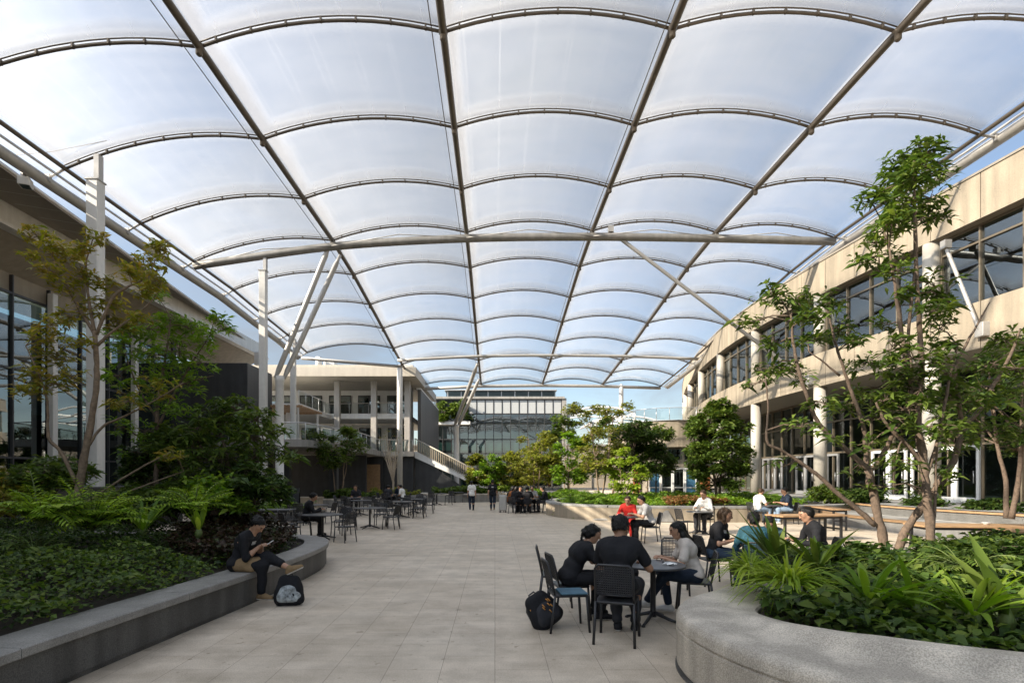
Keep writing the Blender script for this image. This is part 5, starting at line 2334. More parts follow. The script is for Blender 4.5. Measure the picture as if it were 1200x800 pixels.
def person(label, loc, face, seated=True, lean=8, turn=0, head=(0, 0), hands=None, legs=None, shirt='black', sleeve='short', pants='charcoal',
           shoe='black', hair='short', haircol=None, fem=False, s=1.0, res=0.012, group=None, skin=None, seat_h=0.46, printed=None, shorts=False, stride=0.0, hem=0.9):
    """face as for chairs; lean forward in degrees; head=(pitch down, turn left) degrees; hands: two target points (right, left) in the
    sitter's own frame (x right, y forward, z up) in metres; legs: {'R': (knee, ankle), 'L': ...} overrides."""
    skin = skin or SKIN
    haircol = haircol or HAIR
    t = thing('person', label, 'person', loc, R(face), group)
    t.scale = (s, s, s)
    w = 0.9 if fem else 1.0
    pel = vec(0, 0, seat_h + 0.10) if seated else vec(0, 0, 0.93)
    la, ta = R(lean), R(turn)
    sp = vec(0, math.sin(la), math.cos(la))
    rt = vec(math.cos(ta), math.sin(ta), 0)
    fw = nrm(np.cross(sp, rt))
    fw = -fw if fw[1] < 0 and abs(turn) < 90 else fw
    slouch = sp if not seated else nrm(sp + fw * 0.08)
    wai, che, shc, nek = pel + sp * 0.16, pel + sp * 0.33, pel + slouch * 0.455, pel + slouch * 0.50
    hp, ht = R(head[0]), R(head[1])
    hup0 = nrm(slouch * 0.6 + vec(0, 0, 1) * 0.6)
    hf = nrm(fw * math.cos(ht) - rt * math.sin(ht))
    hr = nrm(np.cross(hf, hup0))
    hf = nrm(np.cross(hup0, hr))
    hf, hup = nrm(hf * math.cos(hp) - hup0 * math.sin(hp)), nrm(hup0 * math.cos(hp) + hf * math.sin(hp))
    hc = nek + nrm(hup0 * 0.75 + hup * 0.25 + hf * 0.28) * 0.165
    sw = 0.185 * w
    J = {}
    for sd, g_ in (('R', 1), ('L', -1)):
        hip = pel + vec(0.095 * g_, 0, -0.01)
        if seated:
            kn = pel + vec(0.125 * g_, 0.43, -0.02)
            an = vec(kn[0] + 0.01 * g_, kn[1] - 0.02, 0.09)
        else:
            st = stride * g_
            kn = hip + vec(0.005 * g_, 0.05 + st * 0.55, -0.42)
            an = vec(0.09 * g_, st * 1.0 - 0.02, 0.09 + (0.05 if st < 0 else 0))
            kn, an = two_bone(hip, an, 0.43, 0.425, vec(0, 1, 0))
        if legs and sd in legs:
            kn, an = (vec(*q) for q in legs[sd])
        sh = shc + rt * sw * g_ - slouch * 0.02
        if hands and hands[0 if g_ > 0 else 1] is not None:
            hd = vec(*hands[0 if g_ > 0 else 1])
        elif seated:
            hd = kn + vec(-0.03 * g_, -0.10, 0.12)
        else:
            hd = sh + vec(0.07 * g_, 0.03 - stride * g_ * 0.6, -0.55)
        el, wr = two_bone(sh, hd, 0.285, 0.255, nrm(rt * 0.55 * g_ - vec(0, 0.5, 0) - vec(0, 0, 0.75)) if seated else vec(0.2 * g_, -1, 0))
        J[sd] = dict(hip=hip, kn=kn, an=an, sh=sh, el=el, wr=wr, g=g_)
    allp = [pel, hc + hup * 0.14, hc + hf * 0.15, hc - hf * 0.15, hc] + [J[a][b] for a in 'RL' for b in ('hip', 'kn', 'an', 'sh', 'el', 'wr')]
    lo, hi = np.min(allp, 0) - 0.24, np.max(allp, 0) + 0.24
    lo[2] = min(lo[2], 0)

    def torso(Fd, e, low=True):
        Fd.cap(pel - rt * 0.075 * w, pel + rt * 0.075 * w, 0.105 + e, k=0.05)
        if fem:
            Fd.cap(pel - rt * 0.085, pel + rt * 0.085, 0.10 + e, k=0.05)
        Fd.cap(pel + sp * 0.04, wai, 0.105 * w + e, 0.10 * w + e, k=0.06)
        Fd.cap(wai - rt * 0.05 * w, wai + rt * 0.05 * w, 0.092 * w + e, k=0.06)
        Fd.cap(che - rt * 0.085 * w, che + rt * 0.085 * w, 0.098 * w + e, k=0.06)
        Fd.cap(che + sp * 0.06 - rt * 0.10 * w, che + sp * 0.06 + rt * 0.10 * w, 0.088 * w + e, k=0.05)
        Fd.cap(shc - rt * (sw - 0.035), shc + rt * (sw - 0.035), 0.052 + e, k=0.06)
        Fd.cap(shc - rt * 0.07 + slouch * 0.012, shc + rt * 0.07 + slouch * 0.012, 0.055 + e, k=0.06)
        if fem:
            for g_ in (-1, 1):
                c = che + fw * 0.07 * 1 + rt * 0.07 * g_
                Fd.cap(c, c - sp * 0.015, 0.055 + e, k=0.04)

    body = Field(lo, hi, res)
    torso(body, 0.0)
    body.cap(nek - slouch * 0.04, hc - hup * 0.06 - hf * 0.015, 0.057 * w, 0.052 * w, k=0.04)
    hs = 0.97 if fem else 1.0
    body.cap(hc - hf * 0.028 + hup * 0.025, hc + hf * 0.022 + hup * 0.022, 0.083 * hs, 0.079 * hs, k=0.03)
    body.cap(hc + hf * 0.035 - hup * 0.03, hc + hf * 0.052 - hup * 0.088, 0.056 * hs, 0.034 * hs, k=0.035)
    for g_ in (-1, 1):
        body.cap(hc + hf * 0.02 - hup * 0.085 + hr * 0.025 * g_, hc - hf * 0.005 - hup * 0.05 + hr * 0.05 * g_, 0.03, 0.03, k=0.03)
        body.cap(hc - hf * 0.005 + hr * 0.078 * g_ - hup * 0.028, hc - hf * 0.012 + hr * 0.085 * g_ + hup * 0.012, 0.012, 0.016, k=0.012, flat=(hr, 0.55))
    body.cap(hc + hf * 0.093 + hup * 0.008, hc + hf * 0.108 - hup * 0.030, 0.010, 0.0145, k=0.014)
    body.cap(hc + hf * 0.082 - hup * 0.060 - hr * 0.018, hc + hf * 0.082 - hup * 0.060 + hr * 0.018, 0.010, k=0.012)
    body.cap(hc + hf * 0.083 + hup * 0.028 - hr * 0.032, hc + hf * 0.083 + hup * 0.028 + hr * 0.032, 0.012, k=0.02)
    am = 0.84 if fem else 1.0
    for sd in 'RL':
        q = J[sd]
        g_ = q['g']
        body.cap(q['sh'], q['el'], 0.050 * am, 0.039 * am, k=0.03)
        body.cap(q['el'], q['el'] * .6 + q['wr'] * .4, 0.039 * am, 0.040 * am, k=0.02)
        body.cap(q['el'] * .6 + q['wr'] * .4, q['wr'], 0.040 * am, 0.026 * am, k=0.02)
        lm = 1.0
        body.cap(q['hip'], q['kn'], 0.086, 0.057, k=0.04)
        cm = q['kn'] * .68 + q['an'] * .32
        shin = nrm(q['an'] - q['kn'])
        back = nrm(np.cross(shin, vec(1, 0, 0)))
        back = back if back[1] < 0 or shin[2] > -0.3 else -back
        body.cap(q['kn'], cm + back * 0.012, 0.054, 0.054, k=0.03)
        body.cap(cm + back * 0.012, q['an'], 0.054, 0.036, k=0.03)
        # hand: palm, four bent fingers of unequal length, thumb from the side of the palm
        fd = nrm(q['wr'] - q['el'])
        if seated and hands:
            fd = nrm(fd * 0.75 + vec(-0.25 * g_, 0.3, -0.1))
        pn = nrm(vec(0, 0, -1) - fd * (fd @ vec(0, 0, -1))) if abs(fd[2]) < 0.85 else nrm(vec(-g_, 0, 0) - fd * (fd @ vec(-g_, 0, 0)))
        si = nrm(np.cross(fd, pn))
        hm = 0.9 if fem else 1.0
        w0 = q['wr']
        for o in (-0.026, 0, 0.026):
            body.cap(w0 + si * o * 0.6 * hm, w0 + fd * 0.085 * hm + si * o * hm, 0.0165 * hm, 0.014 * hm, k=0.012)
        th = 1 if (np.cross(fd, pn) @ rt) * g_ < 0 else -1
        fr_ = max(0.0095, res * 0.75)
        for fi, o in enumerate((-0.031, -0.0105, 0.0105, 0.031)):
            o2 = o * th
            ln = (0.066, 0.080, 0.077, 0.058)[::-1][fi] * hm
            b0 = w0 + fd * 0.085 * hm + si * o2 * hm
            m1 = b0 + (fd * 0.88 + pn * 0.35) * ln * 0.5
            m2 = m1 + (fd * 0.62 + pn * 0.75) * ln * 0.5
            body.cap(b0, m1, fr_, fr_ * .95, k=0.004)
            body.cap(m1, m2, fr_ * .95, fr_ * .8, k=0.004)
        tb = w0 + fd * 0.025 * hm + si * 0.028 * th * hm
        tm = tb + (fd * 0.55 + si * th * 0.65 + pn * 0.25) * 0.042
        body.cap(tb, tm, fr_ * 1.25, fr_ * 1.1, k=0.006)
        body.cap(tm, tm + (fd * 0.9 + si * th * 0.1 + pn * 0.35) * 0.034, fr_ * 1.1, fr_ * 0.85, k=0.004)
        # bare foot core inside the shoe
        q['toe'] = nrm(vec(0.12 * g_, 1, 0)) if shin[2] < -0.6 else nrm(vec(0.1 * g_, 0.75, 0.35))
        body.cap(q['an'], q['an'] + q['toe'] * 0.10 - vec(0, 0, 0.045), 0.034, 0.028, k=0.02)
    V, Fc = body.mesh()
    fc = V[Fc].mean(1) - hc
    cf, cu, cr = fc @ hf, fc @ hup, fc @ hr
    mi = np.zeros(len(Fc), int)
    eye = (cf > 0.06) & (np.abs(np.abs(cr) - 0.032) < 0.0135) & (np.abs(cu - 0.006) < 0.0065)
    brow = (cf > 0.06) & (np.abs(np.abs(cr) - 0.033) < 0.02) & (np.abs(cu - 0.031) < 0.006)
    lip = (cf > 0.07) & (np.abs(cr) < 0.023) & (np.abs(cu + 0.060) < 0.009)
    mi[eye | brow] = 1
    mi[lip] = 2
    np_mesh('body', V, [Fc], [skin, EYE, LIP], t, midx=mi, smooth=True)

    # ---- shirt
    sh_ = Field(lo, hi, res)
    torso(sh_, 0.016)
    sh_.cap(pel - rt * 0.08 * w, pel + rt * 0.08 * w, 0.119, k=0.04)
    dn = nrm(sp + fw * (-0.45 if seated else 0)) if seated else sp
    sh_.cut(pel + dn * (0.0 if seated else -0.09), -dn)
    for sd in 'RL':
        q = J[sd]
        if sleeve == 'short':
            e = q['sh'] + (q['el'] - q['sh']) * 0.66
            sh_.cap(q['sh'], e, 0.064 * (0.5 + am / 2), 0.066 * (0.5 + am / 2), k=0.04)
        else:
            sh_.cap(q['sh'], q['el'], 0.063 * (0.5 + am / 2), 0.055, k=0.04)
            f_ = 0.35 if sleeve == 'half' else 0.93
            sh_.cap(q['el'], q['el'] + (q['wr'] - q['el']) * f_, 0.053, 0.042, k=0.02)
    sh_.wrinkle(0.0034, 27, hash(label) % 9999)
    sh_.carve(nek - slouch * 0.005 + fw * 0.01, nek + slouch * 0.09 + hf * 0.03, 0.060 * w)
    V, Fc = sh_.mesh()
    mi = np.zeros(len(Fc), int)
    ms = [M['cloth_' + shirt]]
    if printed:
        cc = V[Fc].mean(1) - (che + sp * 0.05)
        sgn = 1 if printed == 'chest' else -1
        mi[(sgn * (cc @ fw) > 0.05) & (np.abs(cc @ rt) < 0.062) & (np.abs(cc @ sp) < 0.026)] = 1
        ms.append(M['print_white'])
    np_mesh('shirt', V, [Fc], ms, t, midx=mi, smooth=True)

    # ---- trousers
    tr = Field(lo, hi, res)
    tr.cap(pel - rt * 0.075, pel + rt * 0.075, 0.114, k=0.05)
    if fem:
        tr.cap(pel - rt * 0.085, pel + rt * 0.085, 0.108, k=0.05)
    tr.cap(pel, wai, 0.112 * w, 0.106 * w, k=0.05)
    tr.cut(wai - sp * 0.04, sp)
    for sd in 'RL':
        q = J[sd]
        tr.cap(q['hip'], q['kn'], 0.097, 0.078, k=0.035)
        tr.cap(q['kn'], q['kn'] + (q['an'] - q['kn']) * 0.1, 0.088, 0.082, k=0.03)
        if shorts:
            tr.cap(q['kn'], q['kn'] + (q['an'] - q['kn']) * 0.12, 0.07, 0.07, k=0.02)
        else:
            tr.cap(q['kn'], q['kn'] + (q['an'] - q['kn']) * (hem if sd == 'L' else 0.9), 0.076, 0.074 - 0.018 * hem, k=0.03)
    tr.wrinkle(0.003, 26, hash(label) % 7777 + 5)
    V, Fc = tr.mesh()
    np_mesh('trousers', V, [Fc], M['cloth_' + pants], t, smooth=True)

    # ---- shoes
    for sd in 'RL':
        q = J[sd]
        so = Field(q['an'] - 0.3, q['an'] + 0.3, res * 0.8)
        dn2 = vec(0, 0, -1) - q['toe'] * (q['toe'] @ vec(0, 0, -1))
        dn2 = nrm(dn2)
        heel = q['an'] - q['toe'] * 0.035 + dn2 * 0.05
        toe = q['an'] + q['toe'] * 0.165 + dn2 * 0.058
        mid = q['an'] + q['toe'] * 0.06 + dn2 * 0.04
        so.cap(heel, mid, 0.042, 0.044, k=0.02)
        so.cap(mid, toe, 0.046, 0.036, k=0.02)
        so.cap(q['an'], heel, 0.044, 0.042, k=0.02)
        so.cut(q['an'] + dn2 * 0.088, dn2)
        V, Fc = so.mesh()
        cc = (V[Fc].mean(1) - q['an']) @ dn2
        np_mesh('shoe', V, [Fc], [M['cloth_' + shoe] if 'cloth_' + shoe in M else M[shoe], M['shoe_white']], t, midx=(cc > 0.070).astype(int), smooth=True)

    # ---- hair
    ha = Field(hc - 0.55, hc + 0.26, res * 0.85)
    e = 0.010
    ha.cap(hc - hf * 0.032 + hup * 0.03, hc + hf * 0.018 + hup * 0.030, 0.083 * hs + e, 0.079 * hs + e, k=0.03)
    ha.cap(hc - hf * 0.045 - hup * 0.02, hc - hf * 0.03 + hup * 0.02, 0.066 * hs + e, 0.075 * hs + e, k=0.03)
    # hairline: keep what lies above / behind the face
    X, Y, Z = np.meshgrid(*[a for a in ha.ax], indexing='ij', sparse=True)
    pf = (X - hc[0]) * hf[0] + (Y - hc[1]) * hf[1] + (Z - hc[2]) * hf[2]
    pu = (X - hc[0]) * hup[0] + (Y - hc[1]) * hup[1] + (Z - hc[2]) * hup[2]
    pr_ = (X - hc[0]) * hr[0] + (Y - hc[1]) * hr[1] + (Z - hc[2]) * hr[2]
    line = 0.014 + 1.25 * np.maximum(pu - 0.022, 0) - 0.25 * np.maximum(0.0 - pu, 0) + 0.008 * np.sin(pr_ * 95 + 1) + 0.005 * np.sin(pr_ * 210)
    ha.D = np.maximum(ha.D, pf - line)
    ha.D = ha.D + np.clip((pf - 0.01) * 0.13, 0, 0.0105).astype(np.float32)
    if hair in ('short', 'cap'):
        ha.D = np.maximum(ha.D, -(pu + 0.055 - 0.15 * np.maximum(pf, 0)))
    if hair == 'long':
        for g_ in (-1, 1):
            a = hc + hup * 0.03 + hr * 0.062 * g_ - hf * 0.02
            b = nek + rt * 0.085 * g_ - slouch * 0.0 - fw * 0.03
            c = che + sp * 0.03 + rt * 0.085 * g_ - fw * 0.125
            ha.cap(a, b, 0.036, 0.04, k=0.03)
            ha.cap(b, c, 0.042, 0.03, k=0.04)
        ha.cap(hc - hf * 0.06, nek - fw * 0.055, 0.06, 0.055, k=0.04)
        ha.cap(nek - fw * 0.065, che - fw * 0.125, 0.06, 0.04, k=0.05)
        ha.cap(che - fw * 0.125, che - fw * 0.125 - sp * 0.08, 0.05, 0.02, k=0.04)
    elif hair == 'tail':
        b = hc - hf * 0.125 + hup * 0.0
        ha.cap(hc - hf * 0.09 + hup * 0.02, b, 0.03, 0.034, k=0.02)
        ha.cap(b, nek - fw * 0.10 + slouch * 0.01, 0.034, 0.014, k=0.02)
    elif hair == 'bun':
        b = hc - hf * 0.10 - hup * 0.045
        ha.cap(b, b - hf * 0.012, 0.042, k=0.02)
    elif hair == 'bob':
        for g_ in (-1, 1):
            ha.cap(hc + hr * 0.062 * g_ - hf * 0.02 + hup * 0.02, hc + hr * 0.075 * g_ - hup * 0.13 - hf * 0.01, 0.034, 0.026, k=0.03)
        ha.cap(hc - hf * 0.06, hc - hf * 0.06 - hup * 0.11, 0.06, 0.05, k=0.03)
    ha.wrinkle(0.003, 62, hash(label) % 555)
    V, Fc = ha.mesh()
    if len(V):
        fl = [Fc]
        if res < 0.0145:
            q = np.random.default_rng(hash(label) % 4444)
            fcen = V[Fc].mean(1)
            n_ = unit(np.cross(V[Fc[:, 1]] - V[Fc[:, 0]], V[Fc[:, 2]] - V[Fc[:, 0]]))
            pick = q.integers(0, len(Fc), 900)
            n_, c_ = n_[pick], fcen[pick]
            n_ = n_ * np.sign(((c_ - hc) * n_).sum(1, keepdims=True) + 1e-6)
            d = np.tile(-hup * 0.9 + hf * 0.25, (900, 1))
            d = np.where(((c_ - hc) @ hf)[:, None] < 0, -hup * 0.9 - hf * 0.25, d)
            d = unit(d - n_ * (d * n_).sum(1, keepdims=True) + n_ * 0.22 + q.normal(0, 0.22, (900, 3)))
            Ls = q.uniform(0.015, 0.034, 900) * (1.9 if hair in ('long', 'bob') else 1)
            Vb, Fb = blades(c_ - n_ * 0.003, d, Ls, np.full(900, 0.0065), n=2, droop=0.1, fold=0.1)
            fl = [np.concatenate([Fc, Fb + len(V)])]
            V = np.concatenate([V, Vb])
        np_mesh('hair', V, fl, haircol, t, smooth=True)
    return t


import zlib


def hash(x):
    return zlib.crc32(x.encode())


# --- person with phone on the left seat wall: legs crossed, looking down
SITTER = person('person in black tee and khaki wrap sitting on the granite planter looking at a phone', (-3.86, 8.35, 0), -97, lean=20, head=(34, 0),
       hands=((0.03, 0.36, 0.86), (-0.02, 0.37, 0.86)),
       legs={'R': ((0.08, 0.43, 0.58), (0.06, 0.40, 0.16)), 'L': ((-0.02, 0.45, 0.70), (0.05, 0.83, 0.55))},
       shirt='black', sleeve='half', pants='black', shoe='khaki', hair='short', seat_h=0.49, hem=0.62, res=0.0095, printed='chest', s=1.0)
Fd = Field((-4.1, 8.0, 0.42), (-3.3, 8.75, 0.95), 0.012)
Fd.cap((-3.80, 8.25, 0.59), (-3.52, 8.27, 0.61), 0.112, 0.096, k=0.04)
Fd.cap((-3.72, 8.20, 0.56), (-3.60, 8.18, 0.53), 0.07, 0.06, k=0.05)
Fd.wrinkle(0.003, 26, 4)
Fd.cut((0, 0, 0.495), (0, 0, -1))
Fd.cut((0, 0, 0.675), (0.25, 0, 1))
Vv, Ff = Fd.mesh()
inv = parent_world(SITTER).inverted()
np_mesh('wrapped_khaki_shirt', [tuple(inv @ Vector(v)) for v in Vv], [Ff], M['cloth_khaki'], SITTER, smooth=True)
t = thing('phone', 'pale phone held up by the person on the granite planter edge', 'phone', (-3.38, 8.3, 0.87))
mb = MB()
c = Vector((-3.395, 8.32, 0.895))
u, v, w_ = Vector((0.82, 0.1, 0.56)).normalized(), Vector((0.1, -1, 0)).normalized(), Vector((-0.55, 0, 0.8))
def slab(mb, c, u, v, n, a, b, h):
    vs = [c + u * sx * a + v * sy * b + n * sz * h for sz in (-1, 1) for sx, sy in ((-1, -1), (1, -1), (1, 1), (-1, 1))]
    mb.add(vs, [(3, 2, 1, 0), (4, 5, 6, 7), (0, 1, 5, 4), (1, 2, 6, 5), (2, 3, 7, 6), (3, 0, 4, 7)])
slab(mb, c, u, v, w_, 0.075, 0.037, 0.0045)
mb.build('case', M['white_panel'], t)
mb = MB()
slab(mb, c + w_ * 0.0052, u, v, w_, 0.069, 0.033, 0.0006)
mb.build('screen', M['screen_glass'], t)

# --- front table
P1 = 'people at the front table'
person('broad man in black polo, back to us, on the front wire chair', (1.45, 6.5, 0), -18, lean=6, head=(6, 0), hands=((0.24, 0.40, 0.78), (-0.12, 0.42, 0.78)),
       legs={'R': ((0.16, 0.42, 0.52), (0.15, 0.36, 0.09)), 'L': ((-0.10, 0.42, 0.52), (-0.04, 0.34, 0.09))}, shirt='black', pants='charcoal', shoe='black', hair='short', s=1.09, res=0.0095, skin=SKIN2, group=P1)
person('man in black tee with tied-back hair leaning in profile at the front table', (0.98, 7.42, 0), -82, lean=26, head=(4, -4), hands=((0.16, 0.62, 0.77), (-0.12, 0.64, 0.77)),
       shirt='black', pants='black', hair='tail', s=1.0, res=0.0095, group=P1)
person('woman in grey top with long black hair sitting in profile at the front table', (2.76, 7.68, 0), 82, lean=14, head=(8, 5), hands=((0.10, 0.44, 0.79), (-0.12, 0.42, 0.79)),
       legs={'R': ((0.08, 0.42, 0.56), (0.05, 0.34, 0.10)), 'L': ((-0.10, 0.43, 0.55), (-0.02, 0.66, 0.16))}, shirt='beige', pants='navy', shoe='shoe_white', hair='long', fem=True, s=0.98, res=0.0095, group=P1)
person('man in black facing us, mostly hidden behind the broad man at the front table', (1.86, 8.34, 0), 178, lean=22, head=(14, 0), hands=((0.16, 0.42, 0.78), (-0.16, 0.42, 0.78)),
       shirt='black', pants='charcoal', hair='short', s=0.97, res=0.012, group=P1)
# --- second table
P2 = 'people at the table behind the right planter'
person('woman in black tee with white print and brown hair behind the right planter', (3.86, 9.78, 0), -128, lean=10, head=(4, 10), hands=((0.16, 0.38, 0.80), (-0.18, 0.36, 0.80)),
       shirt='black', pants='denim', shoe='black', hair='bob', haircol=HAIRB, fem=True, s=1.03, res=0.010, printed='chest', group=P2)
person('person in teal patterned jacket with hair in a bun, back turned, behind spiky plants', (4.22, 9.0, 0), -20, lean=10, head=(4, 0), hands=((0.16, 0.40, 0.78), (-0.16, 0.40, 0.78)),
       shirt='teal_pattern', sleeve='long', pants='denim', hair='bun', s=1.0, res=0.011, group=P2)
person('man with black hair and open black jacket in profile behind the spiky plants', (5.52, 9.4, 0), 82, lean=12, head=(10, 0), hands=((0.16, 0.40, 0.78), (-0.16, 0.40, 0.78)),
       shirt='black', sleeve='long', pants='charcoal', hair='short', s=1.06, res=0.011, group=P2)
person('person in dark camouflage top leaning low over the table behind the long leaves', (5.15, 10.35, 0), 150, lean=34, head=(20, 0), hands=((0.18, 0.42, 0.78), (-0.16, 0.40, 0.78)),
       shirt='camo', sleeve='long', pants='charcoal', hair='short', s=0.98, res=0.013, group=P2)
# --- sunny part
P3_ = 'people sitting in the sunny part of the plaza'
person('man in pale grey tee and dark trousers in profile at the sunny small table', (4.48, 16.0, 0), 90, lean=16, head=(8, 0), hands=((0.16, 0.48, 0.79), (-0.14, 0.48, 0.79)),
       shirt='grey', pants='black', shoe='shoe_white', hair='short', s=1.04, res=0.013, group=P3_)
person('person dressed in red top and red trousers across from the man in the grey tee', (4.12, 17.08, 0), 158, lean=14, head=(10, 0), hands=((0.16, 0.42, 0.79), (-0.14, 0.42, 0.79)),
       shirt='red', sleeve='long', pants='red', hair='short', haircol=HAIRB, s=1.0, res=0.014, group=P3_)
person('woman in white long-sleeved shirt at a small table by the pale planter wall', (7.18, 18.85, 0), 135, lean=12, head=(14, 0), hands=((0.16, 0.42, 0.79), (-0.14, 0.42, 0.79)),
       shirt='white', sleeve='long', pants='charcoal', hair='bun', haircol=HAIRB, fem=True, s=1.1, res=0.014, group=P3_)
person('dark-shirted person in pale jeans near the curved seat walls', (11.72, 22.1, 0), 85, lean=8, head=(6, 0), hands=((0.16, 0.40, 0.79), (-0.14, 0.40, 0.79)),
       shirt='navy', pants='denim_pale', shoe='shoe_white', hair='short', s=1.1, res=0.015, group=P3_)
person('person in white facing the dark-shirted one near the curved seat walls', (10.55, 22.35, 0), -78, lean=10, head=(6, 0), hands=((0.16, 0.40, 0.79), (-0.14, 0.40, 0.79)),
       shirt='white', pants='denim_pale', hair='short', haircol=HAIRB, s=1.08, res=0.015, group=P3_)
# --- left tables
person('man in black jacket at the nearest left cafe table, reading his phone', (-6.05, 17.7, 0), -75, lean=14, head=(18, 0), hands=((0.12, 0.46, 0.80), (-0.12, 0.44, 0.80)),
       shirt='black', sleeve='long', pants='black', hair='short', s=1.06, res=0.014)
chair(-6.1, 17.68, -75, 'black armchair under the man reading his phone at the nearest left cafe table', GL, arms=True)
person('person in dark top with brown hair at the cafe table close to the back-left planter', (-7.75, 31.1, 0), 175, lean=10, head=(10, 0), shirt='charcoal', pants='black', hair='short', haircol=HAIRB, s=1.08, res=0.018)
P4 = 'people at the far left cafe tables'
person('person in white tee seen from behind at the crowded far left table', (-5.75, 34.9, 0), 70, lean=12, head=(8, 0), shirt='white', pants='charcoal', hair='short', s=1.05, res=0.018, group=P4)
person('person in black with bowed head at the crowded far left table', (-7.05, 35.2, 0), -88, lean=16, head=(14, 0), shirt='black', pants='charcoal', hair='bob', s=1.05, res=0.018, group=P4)
person('person in charcoal on the near side of the crowded far left table', (-6.65, 34.4, 0), -8, lean=12, head=(8, 0), shirt='charcoal', pants='black', hair='short', s=1.05, res=0.018, group=P4)
person('person in navy on the far side of the crowded far left table', (-6.2, 36.0, 0), 178, lean=12, head=(8, 0), shirt='navy', pants='black', hair='short', s=1.05, res=0.018, group=P4)
# --- far centre table
P5 = 'people at the crowded far-centre table'
for (x, y, f, sh, sl, pa, hr_, lab) in ((1.0, 28.55, -35, 'black', 'short', 'black', 'bob', 'person in black nearest the left side of the far-centre table'),
                                         (0.75, 29.6, -85, 'rust', 'long', 'charcoal', 'long', 'person in rust jacket at the left of the far-centre table'),
                                         (1.35, 30.2, 190, 'charcoal', 'short', 'black', 'short', 'person in charcoal on the far side of the far-centre table'),
                                         (2.05, 30.25, 172, 'grey', 'short', 'charcoal', 'short', 'person in pale grey on the far side of the far-centre table'),
                                         (2.72, 29.2, 80, 'black', 'long', 'charcoal', 'short', 'man in black in profile on the right of the far-centre table'),
                                         (1.65, 28.35, -6, 'black', 'short', 'charcoal', 'short', 'person in black with back to us before the far-centre table')):
    person(lab, (x, y, 0), f, lean=12, head=(8, 0), hands=((0.16, 0.40, 0.79), (-0.14, 0.40, 0.79)), shirt=sh, sleeve=sl, pants=pa, hair=hr_, s=1.06, res=0.018, group=P5)
# --- walkers
P6 = 'pair walking away down the plaza'
person('person in white tee and dark jeans with ponytail walking away', (-1.30, 31.0, 0), 2, seated=False, lean=1, shirt='white', pants='navy', shoe='black', hair='tail', fem=True, s=0.98, res=0.015, stride=0.16, group=P6)
person('man in black tee with small back print and dark jeans walking away', (-0.13, 31.0, 0), -1, seated=False, lean=1, shirt='black', pants='navy', shoe='khaki', hair='short', s=1.0, res=0.015, stride=-0.15, printed='back', group=P6)
t = thing('suitcase', 'pale grey upright suitcase beside the far-centre table', 'suitcase', (0.42, 29.4, 0))
mb = MB()
mb.box((0.42, 29.4, 0.50), (0.42, 0.26, 0.84), bev=0.05)
mb.build('shell', M['grey_steel'], t)
mb = MB()
for dx in (-0.15, 0.15):
    for dy in (-0.09, 0.09):
        mb.lathe((0.42 + dx, 29.4 + dy, 0), [(0.03, 0), (0.04, 0.04), (0.03, 0.08)], n=8)
mb.build('wheels', M['black_metal'], t)
mb = MB()
mb.tube([(0.32, 29.4, 0.92), (0.32, 29.4, 1.05), (0.52, 29.4, 1.05), (0.52, 29.4, 0.92)], 0.015, n=6)
mb.build('handle', M['black_metal'], t)


# ================================================================= rucksacks
def rucksack(label, c, rz, H, W, D_, body_m, panel_m, zips=None, lying=False):
    """upright bag: front faces local -Y"""
    t = thing('backpack', label, 'backpack', c, rz)
    h = 0.011
    Fd = Field((-W, -D_ * 1.2, -0.02), (W, D_ * 1.2, H * 1.1), h)
    for z, wx, dy in ((0.09, 0.5, 0.5), (H * 0.35, 0.5, 0.5), (H * 0.62, 0.46, 0.45), (H * 0.82, 0.33, 0.32)):
        r_ = D_ * dy
        x = W * wx - r_ * 0.8
        Fd.cap((-x, 0, z), (x, 0, z), r_, k=0.09)
    Fd.wrinkle(0.004, 18, 3)
    Fd.cut((0, 0, 0.004), (0, 0, -1))
    V, f = Fd.mesh()
    np_mesh('bag_body', V, [f], body_m, t, smooth=True)
    Fd = Field((-W, -D_ * 1.4, 0), (W, 0.05, H), h)
    for z in (0.11, H * 0.36, H * 0.56):
        x = W * (0.30 if z < H * 0.5 else 0.2)
        Fd.cap((-x, -D_ * 0.32, z), (x, -D_ * 0.32, z), D_ * 0.28, k=0.07)
    Fd.wrinkle(0.003, 30, 8)
    Fd.cut((0, 0, 0.02), (0, 0, -1))
    V, f = Fd.mesh()
    np_mesh('front_pocket', V, [f], panel_m, t, smooth=True)
    for sx in (-1, 1):
        mb = MB()
        mb.tube([(sx * W * .22, D_ * .35, H * .86), (sx * W * .36, D_ * .62, H * .62), (sx * W * .42, D_ * .6, H * .3), (sx * W * .46, D_ * .4, 0.07)], [0.02, 0.026, 0.02, 0.012], n=6)
        mb.build('strap', M['black_metal'], t, world=False)
        mb = MB()
        mb.tube([(sx * W * .50, -D_ * .20, 0.05), (sx * W * .51, -D_ * .22, H * .4), (sx * W * .42, -D_ * .22, H * .72), (sx * W * .1, -D_ * .2, H * .92)], 0.009, n=5)
        mb.build('piping', zips or M['black_metal'], t, world=False)
    mb = MB()
    mb.tube([(-0.05, D_ * .1, H * .93), (-0.04, D_ * .1, H * 1.02), (0.04, D_ * .1, H * 1.02), (0.05, D_ * .1, H * .93)], 0.011, n=6)
    mb.build('grab_handle', M['black_metal'], t, world=False)
    if zips:
        for k in range(7):
            mb = MB()
            x = random.uniform(-.3, .3) * W
            z = random.uniform(.25, .8) * H
            mb.tube([(x, -D_ * .63, z), (x + .01, -D_ * .66, z - 0.045)], 0.007, n=5)
            mb.build('zip_pull', zips, t, world=False)
    return t


